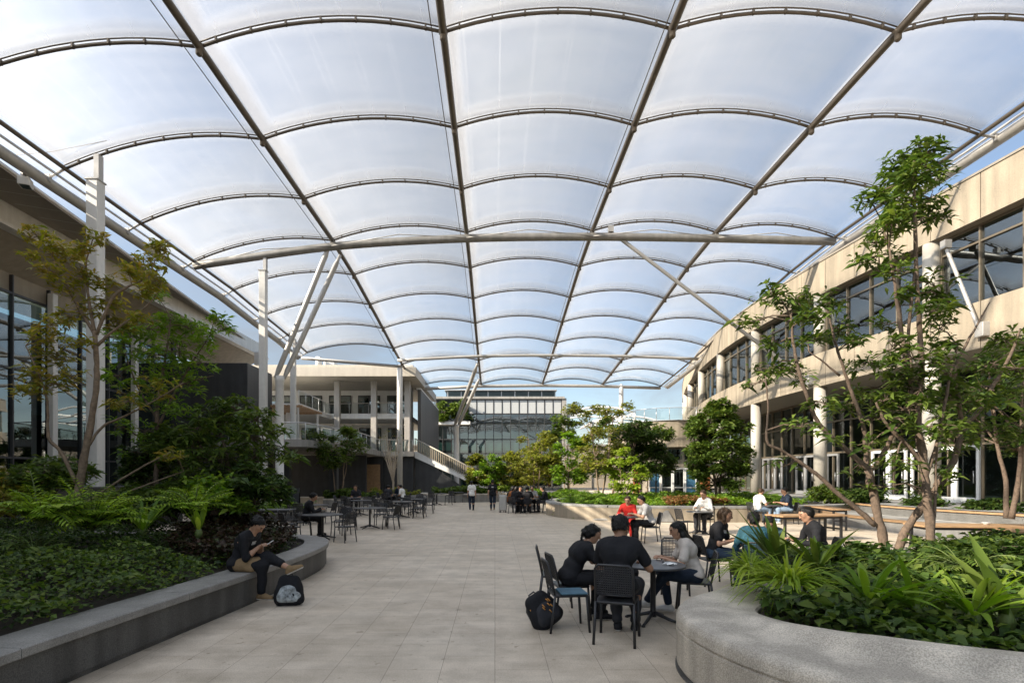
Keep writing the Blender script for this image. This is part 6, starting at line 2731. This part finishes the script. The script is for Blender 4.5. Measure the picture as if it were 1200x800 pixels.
surf('bag_panel', (0.27, 0.29, 0.29), rough=0.7, var=0.9, scale=15, bump=0.05)
surf('zip_brass', (0.55, 0.25, 0.05), rough=0.4, var=0.1, bump=0)
rucksack('black and pale grey patterned backpack standing on the paving below the person with the phone', (-3.04, 8.2, 0), R(12), 0.45, 0.36, 0.20, M['cloth_black'], M['bag_panel'])
b = rucksack('black backpack with brass zip pulls slumped on the paving by the empty blue-pad chair', (0.72, 7.0, 0.03), R(28), 0.46, 0.36, 0.22, M['cloth_black'], M['cloth_charcoal'], M['zip_brass'])
b.rotation_euler = (R(-14), R(-30), R(28))

# ================================================================= planting
def br(D, *pts):
    """limb through photo pixels (x, y, radius_m[, depth]) at depth D"""
    return [(P(q[0], q[1], q[3] if len(q) > 3 else D), q[2]) for q in pts]


def cl(D, *cs):
    """leaf clusters (x, y, radius_px, tips[, depth offset])"""
    out = []
    for q in cs:
        d = D + (q[4] if len(q) > 4 else random.uniform(-0.5, 0.5))
        r_ = q[2] * d / F
        out.append((P(q[0], q[1], d), (r_, r_, r_ * 0.6), q[3]))
    return out


# ---- right foreground trees
D0 = 9.4
base = P(1036, 652, D0)
make_tree('tree', 'many-stemmed tree with forked brown limbs in the right planter', 'tree', base,
          [br(D0, (1040, 655, .105), (1030, 610, .095), (1023, 575, .085), (1017, 550, .08)),
           br(D0, (1020, 552, .058), (986, 521, .05), (960, 497, .046), (948, 470, .042), (936, 436, .038), (930, 402, .03), (927, 370, .02)),
           br(D0, (1018, 552, .066), (1030, 540, .055), (1045, 512, .05), (1061, 482, .046), (1068, 450, .04), (1066, 420, .036), (1059, 400, .034), (1052, 350, .028), (1040, 285, .016)),
           br(D0, (1016, 550, .06), (1014, 520, .05), (1012, 500, .046), (1000, 465, .04), (990, 436, .034), (980, 405, .028), (972, 372, .016)),
           br(D0, (1026, 615, .062), (1004, 596, .052), (983, 579, .048), (960, 558, .044), (937, 541, .038), (915, 527, .032), (899, 517, .028), (900, 480, .02), (897, 440, .012)),
           br(D0, (1049, 655, .098), (1062, 620, .088), (1084, 589, .08), (1103, 563, .074), (1117, 540, .07), (1125, 515, .064), (1130, 500, .058), (1148, 480, .048), (1165, 450, .04), (1183, 418, .032), (1196, 385, .02)),
           br(D0, (1127, 505, .05), (1124, 470, .042), (1120, 430, .034), (1137, 395, .026), (1160, 354, .012)),
           br(D0, (984, 440, .024), (965, 424, .018), (948, 412, .012))],
          cl(D0, (908, 345, 22, 26), (932, 352, 24, 30), (955, 372, 22, 26), (912, 402, 16, 18), (900, 432, 20, 24), (888, 448, 16, 14), (946, 400, 20, 22), (872, 380, 12, 8), (884, 378, 12, 9),
             (932, 440, 20, 18), (972, 352, 18, 18), (985, 388, 22, 22), (1004, 400, 18, 16), (1016, 425, 24, 24), (1040, 262, 24, 28), (1022, 238, 22, 22), (1030, 300, 24, 26), (1048, 318, 18, 20), (1022, 285, 22, 20),
             (1060, 250, 16, 14), (1002, 470, 24, 20), (1030, 455, 26, 24), (960, 470, 22, 16), (940, 500, 22, 14), (1050, 440, 24, 24), (1090, 470, 28, 26), (1040, 490, 26, 20),
             (1100, 505, 28, 24), (1060, 520, 24, 18), (1150, 505, 30, 26), (1180, 470, 32, 34), (1160, 452, 28, 26), (1192, 432, 28, 26), (1190, 395, 20, 16), (1130, 470, 26, 22), (1196, 500, 30, 28),
             (922, 545, 18, 8), (1005, 545, 20, 10), (985, 480, 20, 12), (975, 512, 16, 8), (1178, 398, 16, 12)),
          M['leaf_mid'], M['bark'], 'trees in the right planter', per=10, L=0.165, W=0.05, droop=0.45, tip_density=0.54, nseg=2, thick=0.76)
base = P(1089, 662, 9.1)
D1 = 9.1
make_tree('tree', 'tall straight-trunked tree in the right planter whose leafy top reaches the roof', 'tree', base,
          [br(D1, (1090, 665, .095), (1089, 610, .088), (1085, 565, .082), (1081, 530, .078), (1074, 485, .07), (1080, 440, .056), (1077, 380, .05), (1074, 320, .042), (1072, 260, .034), (1071, 215, .022), (1071, 185, .01)),
           br(D1, (1076, 500, .055), (1066, 450, .048), (1058, 400, .042), (1050, 345, .032), (1042, 290, .018)),
           br(D1, (1064, 440, .04), (1064, 400, .034), (1068, 350, .028), (1074, 300, .016)),
           br(D1, (1083, 545, .05), (1062, 520, .04), (1040, 498, .034), (1026, 470, .02)),
           br(D1, (1086, 555, .042), (1098, 520, .038), (1106, 480, .032), (1114, 440, .024), (1122, 405, .012)),
           br(D1, (1091, 640, .036), (1096, 590, .03), (1097, 540, .022), (1100, 500, .014))],
          cl(D1, (1060, 190, 26, 34), (1082, 182, 26, 36), (1072, 205, 30, 40), (1100, 205, 22, 24), (1050, 215, 24, 26), (1090, 232, 26, 28), (1058, 235, 22, 22), (1098, 255, 16, 12), (1046, 258, 18, 16),
             (1030, 225, 16, 12), (1080, 262, 18, 16), (1062, 340, 22, 18), (1095, 335, 24, 26), (1108, 352, 20, 20), (1090, 365, 22, 20), (1100, 385, 24, 24), (1110, 400, 18, 16), (1045, 405, 20, 16),
             (1070, 420, 26, 22), (1098, 425, 24, 22), (1115, 440, 22, 18), (1042, 380, 18, 12), (1080, 455, 28, 24), (1110, 470, 28, 24), (1060, 480, 28, 22), (1035, 470, 22, 16), (1090, 500, 30, 26),
             (1120, 520, 26, 20), (1050, 540, 24, 16), (1075, 575, 22, 10), (1110, 560, 24, 12), (1020, 520, 22, 12), (1036, 570, 20, 9)),
          M['leaf_mid'], M['bark'], 'trees in the right planter', per=10, L=0.165, W=0.05, droop=0.45, tip_density=0.56, thick=0.78)
# a darker tree further back on the right edge
auto_tree('tree', 'dark leafy tree behind the right planter, cut by the right edge of the picture', 'tree', (13.6, 14.6, 0.8), 4.6, 1.5, M['leaf_dark'], M['bark'], None, stems=2, n_cl=24, tips=18, per=9, L=0.2, W=0.07, trunk_r=0.07)

# ---- left bed trees
D2 = 11.5
make_tree('tree', 'slender sparse tree with a leaning brown trunk before the nearest white column', 'tree', P(92, 605, D2),
          [br(D2, (90, 608, .085), (92, 575, .08), (97, 545, .076), (105, 505, .066), (113, 455, .058), (113, 420, .05), (111, 388, .045)),
           br(D2, (111, 392, .036), (95, 365, .03), (84, 345, .026), (70, 318, .02), (56, 293, .014), (42, 274, .008)),
           br(D2, (111, 390, .034), (104, 350, .028), (101, 310, .02), (108, 282, .01)),
           br(D2, (113, 392, .036), (131, 350, .028), (150, 336, .022), (172, 325, .014), (184, 300, .007)),
           br(D2, (114, 405, .034), (132, 388, .026), (155, 372, .02), (180, 350, .012), (192, 330, .007)),
           br(D2, (89, 565, .04), (72, 530, .034), (57, 512, .03), (55, 470, .024), (46, 440, .018), (30, 405, .01)),
           br(D2, (102, 525, .03), (120, 500, .026), (145, 488, .02), (180, 470, .014), (215, 448, .008)),
           br(D2, (100, 590, .026), (135, 566, .022), (170, 545, .018), (200, 530, .012)),
           br(D2, (98, 600, .024), (140, 580, .02), (185, 563, .014), (215, 552, .008))],
          cl(D2, (45, 277, 16, 9), (62, 290, 16, 9), (80, 300, 16, 9), (100, 292, 16, 8), (112, 278, 12, 6), (60, 318, 16, 7), (75, 335, 16, 7), (98, 325, 16, 8), (120, 330, 16, 8), (150, 318, 18, 9), (175, 305, 20, 11),
             (185, 292, 14, 9), (165, 340, 18, 9), (180, 330, 18, 10), (130, 355, 16, 8), (105, 360, 16, 7), (80, 370, 14, 6), (60, 380, 20, 9), (52, 402, 22, 11), (70, 420, 20, 9), (40, 438, 18, 8), (30, 460, 18, 8),
             (92, 400, 16, 6), (140, 380, 16, 8), (64, 450, 18, 7), (85, 440, 16, 5), (150, 470, 22, 7), (185, 455, 22, 7), (205, 535, 18, 5), (165, 375, 16, 6), (35, 300, 10, 4)),
          M['leaf_yellow'], M['bark_pale'], 'slender trees in the left bed', per=9, L=0.15, W=0.044, droop=0.35, twig=0.004, tip_density=2.1)
D3 = 12.6
make_tree('tree', 'airy light green tree right of the white column in the left bed', 'tree', P(184, 600, D3),
          [br(D3, (184, 604, .06), (183, 560, .055), (185, 520, .05), (184, 480, .044), (190, 440, .036), (196, 405, .024), (200, 375, .012)),
           br(D3, (185, 500, .028), (205, 460, .022), (225, 425, .016), (245, 395, .008)),
           br(D3, (184, 490, .028), (165, 460, .022), (150, 425, .016), (142, 390, .008)),
           br(D3, (186, 470, .024), (215, 450, .018), (250, 440, .01)),
           br(D3, (184, 530, .024), (160, 510, .018), (135, 495, .01))],
          cl(D3, (175, 385, 24, 20), (200, 375, 22, 18), (222, 385, 24, 20), (240, 400, 24, 18), (160, 395, 22, 16), (150, 415, 24, 16), (180, 415, 26, 18), (210, 412, 26, 20), (235, 425, 22, 14), (255, 372, 12, 8), (262, 385, 14, 7),
             (140, 440, 22, 13), (170, 445, 24, 15), (200, 440, 26, 16), (225, 450, 22, 12), (155, 470, 22, 12), (190, 470, 22, 12), (135, 500, 20, 9), (170, 505, 22, 10), (210, 480, 22, 12), (185, 350, 14, 7), (160, 530, 20, 8), (205, 510, 20, 10), (128, 395, 16, 6)),
          M['leaf_bright'], M['bark'], 'slender trees in the left bed', per=9, L=0.15, W=0.042, droop=0.35, twig=0.004, tip_density=1.45)
# dense dark broadleaf tree at the planter's far end
make_tree('tree', 'dense dark green broadleaf bush-tree beside the round white strut pole', 'tree', P(268, 612, 12.4),
          [br(12.4, (268, 615, .06), (270, 570, .05), (265, 530, .04), (255, 495, .02)), br(12.4, (270, 575, .04), (290, 545, .03), (310, 520, .012)), br(12.4, (268, 560, .035), (240, 530, .026), (222, 500, .012))],
          cl(12.4, (255, 482, 30, 30), (280, 480, 30, 32), (300, 492, 26, 28), (235, 500, 30, 30), (262, 508, 34, 36), (295, 512, 30, 32), (318, 505, 18, 14), (330, 532, 16, 12), (345, 536, 11, 7), (225, 528, 30, 28), (258, 540, 34, 34), (290, 540, 32, 32),
             (240, 565, 32, 30), (272, 570, 32, 32), (300, 560, 24, 18), (225, 560, 26, 20), (255, 590, 30, 26), (285, 592, 26, 22)),
          M['leaf_mid'], M['bark_dark'], None, per=9, L=0.19, W=0.062, droop=0.5)
# ferns, strap plants and shrubs in the left bed
fern('fern', 'large bright green feathery fern in front of the leaning brown trunk', 'fern', P(108, 655, 8.8) + Vector((0, 0, .46)), 64, 1.25, M['leaf_fern'], 'ferns in the left bed', zlo=0.5, zhi=0.95, droop=0.42, pin=15, pl=0.23, pw=0.042)
fern('fern', 'bright upright fern at the far left in front of the black wall', 'fern', P(48, 650, 8.0) + Vector((0, 0, .42)), 44, 1.15, M['leaf_fern'], 'ferns in the left bed', zlo=0.62, zhi=0.97, droop=0.5, pin=14, pl=0.2, pw=0.04)
fern('fern', 'mid green feathery fern below the airy tree in the left bed', 'fern', P(228, 612, 9.8) + Vector((0, 0, .2)), 42, 1.0, M['leaf_fern'], 'ferns in the left bed', zlo=0.5, droop=0.4, pin=13, pl=0.18, pw=0.034)
fern('fern', 'small fern leaning over the seat edge at the lower left', 'fern', P(40, 668, 7.6) + Vector((0, 0, .2)), 20, 0.8, M['leaf_mid'], 'ferns in the left bed', droop=0.55, pin=12, pl=0.16, pw=0.034)
rosette('strap_plant', 'upright strap-leaved plant under the airy tree', 'plant', P(168, 622, 10.2), 16, 0.95, 0.085, M['leaf_bright'], 'strap-leaved plants in the left bed', zlo=0.75, droop=0.2)
rosette('strap_plant', 'single tall broad-leaved strap plant by the dark bush-tree', 'plant', P(233, 622, 9.4), 8, 0.62, 0.10, M['leaf_lime'], 'strap-leaved plants in the left bed', zlo=0.8, droop=0.2)
for (x, y, d, rx, rz, lf, lab) in ((10, 600, 12.2, .9, 1.0, 'leaf_yellow', 'yellowish shrub against the black wall at the far left'),
                                  (150, 605, 12.0, .8, .9, 'leaf_mid', 'leafy green shrub right of the leaning brown trunk'),
                                  (205, 605, 11.4, .8, .9, 'leaf_mid', 'green shrub below the airy tree, by the white column foot'),
                                  (300, 585, 11.6, .7, .8, 'leaf_dark', 'dark shrub at the round end of the left planter'),
                                  (60, 575, 12.6, 1.0, .9, 'leaf_mid', 'green shrub behind the large bright fern'),
                                  (215, 545, 12.8, .9, 1.2, 'leaf_mid', 'tall green shrub between the airy tree and the bush-tree'),
                                  (180, 570, 13.4, 1.0, 1.4, 'leaf_dark', 'tall dark shrub behind the airy tree'),
                                  (250, 598, 11.2, .7, .75, 'leaf_bright', 'bright shrub before the dense bush-tree')):
    bush('shrub', lab, 'shrub', P(x, y, d), (rx, rx, rz), 22, M[lf], 'shrubs in the left bed', per=8, L=0.17, W=0.06)


def zl(x, y):
    e = min(1, max(0, (-4.0 - x) / 1.8))
    return 0.55 + 0.34 * e ** 0.6


ground_cover('ground_cover', 'dense dark low leaves filling the left planter', [(x, y) for x, y in LBED], 36000, zl, M['leaf_dark'], L=0.08, W=0.046, layers=0.3)
ground_cover('ground_cover', 'greener low leaves along the seat edge of the left planter', [(-4.5, 3), (-4.05, 8), (-5.6, 8.5), (-6.5, 5), (-6, 3)], 4200, lambda x, y: zl(x, y) + 0.03, M['leaf_mid'], L=0.08, W=0.046, layers=0.16)
ground_cover('ground_cover', 'dark reddish low plants behind the person with the phone', [(-4.15, 8.7), (-4.0, 10.5), (-4.35, 12.1), (-5.4, 12.9), (-6.2, 12.0), (-5.4, 9)], 5200, lambda x, y: zl(x, y) + 0.13, M['leaf_maroon'], L=0.10, W=0.06, layers=0.22)

# ---- right planter plants
def zr(x, y):
    return 0.71 + 0.06 * math.sin(x * 1.7) * math.sin(y * 1.3) + 0.10 * min(1, max(0, (y - 5.0) / 3))


inner = []
cx, cy = 6.5, 6.2
for x, y in RBED:
    inner.append((x + (cx - x) * 0.015, y + (cy - y) * 0.015))
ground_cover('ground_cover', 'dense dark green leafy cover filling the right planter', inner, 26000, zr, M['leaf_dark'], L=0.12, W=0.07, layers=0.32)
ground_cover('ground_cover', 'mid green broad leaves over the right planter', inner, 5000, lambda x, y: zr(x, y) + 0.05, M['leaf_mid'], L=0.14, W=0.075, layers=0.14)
GR = 'strap-leaved plants in the right planter'


def rb(x, d, z=0.74):
    return Vector(((x - VX) / F * d, d, z + (0.06 if d > 6 else 0)))


rosette('spider_plant', 'lime green grassy plant with thin arching leaves at the nose of the right planter', 'plant', rb(925, 5.9, 0.78), 210, 0.64, 0.028, M['leaf_lime'], 'grassy plants in the right planter', zlo=0.15, zhi=0.98, droop=0.7, seg=6, r0=0.1)
rosette('spider_plant', 'smaller lime green grassy plant left of the large one', 'plant', rb(880, 6.45, 0.76), 130, 0.52, 0.028, M['leaf_lime'], 'grassy plants in the right planter', zlo=0.2, zhi=0.98, droop=0.7, seg=6, r0=0.08)
rosette('strap_plant', 'tall dark sword-leaved plant standing behind the lime green grass', 'plant', rb(910, 6.9), 16, 0.85, 0.085, M['leaf_mid'], GR, zlo=0.6, zhi=0.99, droop=0.2)
rosette('strap_plant', 'wide dark sword-leaved plant right of the lime green grass', 'plant', rb(958, 6.6), 20, 0.95, 0.075, M['leaf_mid'], GR, zlo=0.3, zhi=0.99, droop=0.35)
rosette('strap_plant', 'small sword-leaved plant hanging past the planter nose on the left', 'plant', rb(862, 6.9), 12, 0.6, 0.05, M['leaf_mid'], GR, zlo=0.1, zhi=0.7, droop=0.3)
rosette('strap_plant', 'glossy strap-leaved plant just behind the swept seat, first from the left', 'plant', rb(1018, 5.0), 24, 0.80, 0.075, M['leaf_bright'], GR, zlo=0.5, zhi=0.97, droop=0.42)
rosette('strap_plant', 'bright strap-leaved plant at the middle of the swept seat back', 'plant', rb(1072, 4.85), 24, 0.72, 0.06, M['leaf_bright'], GR, zlo=0.45, zhi=0.97, droop=0.45)
rosette('strap_plant', 'long-bladed strap plant near the right end of the swept seat back', 'plant', rb(1140, 4.65), 26, 0.85, 0.06, M['leaf_bright'], GR, zlo=0.45, zhi=0.98, droop=0.4)
rosette('broad_leaf_plant', 'plant with wide upright oval leaves at the right picture edge', 'plant', rb(1180, 4.55), 9, 0.85, 0.15, M['leaf_mid'], None, zlo=0.6, zhi=0.97, droop=0.35, seg=8)
fern('fern', 'dark fern among the leaves at the right edge of the right planter', 'fern', rb(1130, 6.4), 22, 0.8, M['leaf_mid'], None, droop=0.5, pin=12, pl=0.15, pw=0.034)
for x, y, d, lab in ((1010, 672, 7.6, 'low leafy shrub round the forked tree base'), (960, 675, 7.4, 'low leafy shrub behind the wide sword-leaved plant'), (1150, 668, 7.6, 'low leafy shrub right of the straight trunk'), (1085, 685, 6.8, 'low leafy shrub before the straight trunk')):
    bush('shrub', lab, 'shrub', P(x, y, d), (.75, .75, .42), 22, M['leaf_dark'], 'shrubs in the right planter', per=9, L=0.15, W=0.062)
# ivy hanging over the seat back
for x, y, d, lab in ((930, 748, 5.1, 'ivy trail hanging over the seat under the lime green grass'), (980, 765, 4.75, 'ivy trail hanging over the swept seat further right'), (905, 735, 5.4, 'short ivy trail at the planter nose')):
    a = P(x, y - 24, d + .25)
    b_ = P(x, y, d)
    t = thing('ivy_trail', lab, 'ivy', a, 0, 'ivy trails on the right planter')
    mb = MB()
    pts = [a + Vector((0, 0, 0.05)), a.lerp(b_, 0.5) + Vector((0.02, 0, 0.05)), b_]
    mb.tube(pts, 0.004, n=4)
    mb.build('stem', M['stem'], t)
    n = 46
    k = rng.random(n)
    A, B_ = np.array(tuple(a)), np.array(tuple(b_))
    Pt = A + (B_ - A) * k[:, None] + rng.normal(0, 0.03, (n, 3)) + np.array([0, 0, 0.04])
    V, f = blades(Pt, rand_dirs(n, -0.5, 0.4), np.full(n, 0.06), np.full(n, 0.045), n=2, droop=0.3)
    np_mesh('leaves', V, [f], M['leaf_mid'], t, offset=a)

# ---- middle bed with plaza trees
GT = 'trees in the middle planter'
auto_tree('tree', 'full rounded green tree standing before the round columns of the curved building', 'tree', (10.9, 27.2, 0.6), 4.9, 1.45, M['leaf_mid'], M['bark_dark'], GT, stems=2, n_cl=72, tips=30, per=8, L=0.2, W=0.085, crown0=0.14, trunk_r=0.07, tip_r=0.36)
auto_tree('tree', 'tall airy yellow-green tree at the left of the middle planter', 'tree', (5.5, 29.0, 0.6), 5.2, 1.75, M['leaf_olive'], M['bark_pale'], GT, stems=3, n_cl=34, tips=20, per=7, L=0.18, W=0.07, crown0=0.34, trunk_r=0.05, shape='spread', tip_r=0.3)
auto_tree('tree', 'dark rounded tree right of the airy yellow-green one', 'tree', (7.9, 30.2, 0.6), 4.3, 1.55, M['leaf_dark'], M['bark_dark'], GT, stems=2, n_cl=34, tips=24, per=8, L=0.2, W=0.085, crown0=0.38, trunk_r=0.05, tip_r=0.38)
auto_tree('tree', 'second dark rounded tree before the orange panels of the pavilion', 'tree', (9.2, 31.5, 0.6), 4.2, 1.2, M['leaf_mid'], M['bark_dark'], GT, stems=1, n_cl=26, tips=22, per=8, L=0.2, W=0.08, crown0=0.35, trunk_r=0.05, tip_r=0.38)
auto_tree('tree', 'bright lime sapling low between the airy and the dark trees', 'tree', (6.6, 28.2, 0.6), 2.7, 1.0, M['leaf_lime'], M['bark_pale'], GT, stems=2, n_cl=18, tips=20, per=7, L=0.19, W=0.08, crown0=0.25, trunk_r=0.03, tip_r=0.4)
GF = 'trees of the far beds'
for (x, y, h, r_, lf, st, c0, lab) in ((2.9, 37.5, 4.7, 1.5, 'leaf_olive', 2, .3, 'yellow-green tree just behind the crowded far-centre table'),
                                       (4.9, 36.0, 4.3, 1.3, 'leaf_bright', 2, .28, 'bright green tree behind the grey far-centre planter'),
                                       (-1.5, 44.6, 3.3, 1.0, 'leaf_olive', 2, .3, 'small yellow-green tree in front of the stair foot'),
                                       (-0.4, 44.0, 3.2, 1.1, 'leaf_bright', 2, .25, 'small bright tree right of the two people walking'),
                                       (1.2, 44.5, 3.4, 1.2, 'leaf_olive', 1, .25, 'slim olive tree at the end of the far planter'),
                                       (5.4, 42.0, 6.3, 1.7, 'leaf_mid', 2, .25, 'tall green tree far behind the airy one'),
                                       (8.6, 41.0, 6.0, 1.8, 'leaf_mid', 2, .25, 'tall green tree far behind the dark rounded ones'),
                                       (3.4, 46.0, 5.6, 1.8, 'leaf_olive', 2, .2, 'broad olive tree in front of the glass block base'),
                                       (11.0, 40.0, 5.4, 1.5, 'leaf_dark', 1, .25, 'dark tree in front of the pavilion fascia')):
    auto_tree('tree', lab, 'tree', (x, y, 0.4), h, r_, M[lf], M['bark_pale'], GF, stems=st, n_cl=30, tips=20, per=6, L=0.24, W=0.11, crown0=c0, trunk_r=0.05, tip_r=0.36)
auto_tree('tree', 'spreading green tree with thin trunks on the rounded back-left planter', 'tree', (-10.4, 36.8, 0.4), 4.6, 2.1, M['leaf_mid'], M['bark_pale'], 'back-left trees', stems=3, n_cl=32, tips=20, per=8, L=0.24, W=0.09, crown0=0.5, trunk_r=0.05, shape='spread', tip_r=0.3)
# bare tree
bt = []
bx, by, bz = -8.0, 43.6, 0.4
for i in range(15):
    a = random.uniform(0, 6.28)
    h = random.uniform(3.6, 5.2)
    r_ = random.uniform(0.5, 1.6)
    lb = [((bx, by, bz + random.uniform(.8, 1.6)), .05), ((bx + r_ * .35 * math.cos(a), by + r_ * .35 * math.sin(a), bz + h * .5), .032), ((bx + r_ * .8 * math.cos(a), by + r_ * .8 * math.sin(a), bz + h * .8), .02), ((bx + r_ * math.cos(a), by + r_ * math.sin(a), bz + h), .008)]
    bt.append(lb)
    for q in range(3):
        p0 = lb[2][0] if q else lb[1][0]
        bt.append([(p0, .014), ((p0[0] + random.uniform(-.5, .5), p0[1] + random.uniform(-.4, .4), p0[2] + random.uniform(.4, .9)), .004)])
        if q == 2:
            break
    bt = bt
limbs = [[((bx, by, bz - .1), .09), ((bx + .02, by, bz + 1.0), .075), ((bx, by, bz + 1.7), .06)]] + bt
make_tree('bare_tree', 'almost leafless pale-stemmed tree standing before the dark stair wall', 'tree', (bx, by, bz), limbs,
          [((b_[-1][0][0], b_[-1][0][1], b_[-1][0][2]), (.35, .35, .25), 3) for b_ in bt[::3]], M['leaf_olive'], M['bark_white'], None, per=2, L=0.13, W=0.05)
# climbing greenery on the glass block's planted balcony
for x, h, r_, lab in ((-6.9, 2.6, 1.0, 'left green climber on the planted balcony of the glass block'), (-4.6, 2.9, 1.3, 'right green climber on the planted balcony of the glass block')):
    auto_tree('tree', lab, 'tree', (x, 74.0, 9.2), h, r_, M['leaf_mid'], M['bark_dark'], 'climbers on the glass block', stems=2, n_cl=22, tips=16, per=6, L=0.34, W=0.16, crown0=0.0, trunk_r=0.04, tip_r=0.4)


def zc(x, y):
    return 0.85 + 0.12 * math.sin(x * 1.1) * math.sin(y * 0.9 + 1)


ground_cover('ground_cover', 'sunlit bright green low plants under the middle trees', CBED, 14000, zc, M['leaf_bright'], L=0.2, W=0.10, layers=0.28)
ground_cover('ground_cover', 'russet low plants behind the middle planter wall', [(7.6, 24.2), (10.2, 24.1), (10.2, 25.2), (7.6, 25.4)], 1800, lambda x, y: 0.92, M['leaf_russet'], L=0.17, W=0.08, layers=0.2)
for x, y, lab in ((3.75, 26.9, 'bright arching fern spilling over the nose of the middle planter'), (4.5, 25.6, 'bright arching fern beside the wedge bench'), (4.9, 28.2, 'bright arching fern behind the nose of the middle planter')):
    fern('fern', lab, 'fern', (x, y, 0.75), 46, 1.25, M['leaf_bright'], 'ferns in the middle planter', zlo=0.0, zhi=0.9, droop=0.65, pin=11, pl=0.28, pw=0.07)
fern('fern', 'spiky green fern right of the full rounded tree', 'fern', (12.6, 26.2, 0.8), 26, 1.2, M['leaf_bright'], 'ferns in the middle planter', zlo=0.3, zhi=0.95, droop=0.5, pin=11, pl=0.25, pw=0.06)
ground_cover('ground_cover', 'low bright plants in the grey planter at the far centre', [(1.9, 33.3), (2.8, 32.5), (4.5, 32.9), (6.0, 34.2), (6, 38.5), (2.2, 37.5)], 4500, lambda x, y: 0.85 + .1 * math.sin(3 * x), M['leaf_bright'], L=0.24, W=0.12, layers=0.35)
ground_cover('ground_cover', 'low green plants in the long planter ahead of the walkers', [(-5.0, 44.0), (-4.6, 42.0), (-1.4, 41.9), (1.8, 43.0), (1.8, 44.9)], 3500, lambda x, y: 1.0 + .12 * math.sin(2 * x), M['leaf_mid'], L=0.26, W=0.12, layers=0.4)
ground_cover('ground_cover', 'dark green low plants around the spreading back-left tree', [(-8.1, 38.4), (-8.5, 36.4), (-9.7, 35.7), (-11.1, 36), (-11.8, 38.4)], 2600, lambda x, y: 0.85 + .15 * math.sin(3 * x), M['leaf_mid'], L=0.22, W=0.1, layers=0.4)
ground_cover('ground_cover', 'low green plants around the bare tree', [(-6.0, 45.4), (-6.5, 43.5), (-8.2, 43.0), (-9.8, 43.8), (-10.0, 45.4)], 1800, lambda x, y: 0.75 + .15 * math.sin(3 * x), M['leaf_olive'], L=0.22, W=0.1, layers=0.4)
ground_cover('ground_cover', 'clipped hedge in the trough by the leaning struts', [(-8.2, 25.5), (-8.4, 23.9), (-8.9, 23.55), (-11.9, 23.5), (-11.9, 25.5)], 4200, lambda x, y: 0.70, M['leaf_bright'], L=0.11, W=0.06, layers=0.35)
GSH = 'shrubs on the terrace by the doors'
for x, y, lab in ((16.0, 24.0, 'dark shrub on the terrace left of the white doors'), (17.0, 19.0, 'dark shrub on the terrace below the nearest window'), (16.8, 16.6, 'dark shrub at the right picture edge by the timber tables'), (15.6, 26.2, 'green shrub where the seat walls meet the middle planter'), (16.6, 21.2, 'low shrub in front of the white doors')):
    bush('shrub', lab, 'shrub', (x, y, TERR - 0.05), (1.0, 0.8, 0.75 if 'low' not in lab else 0.4), 26, M['leaf_mid' if 'green' in lab else 'leaf_dark'], GSH, per=8, L=0.19, W=0.07)
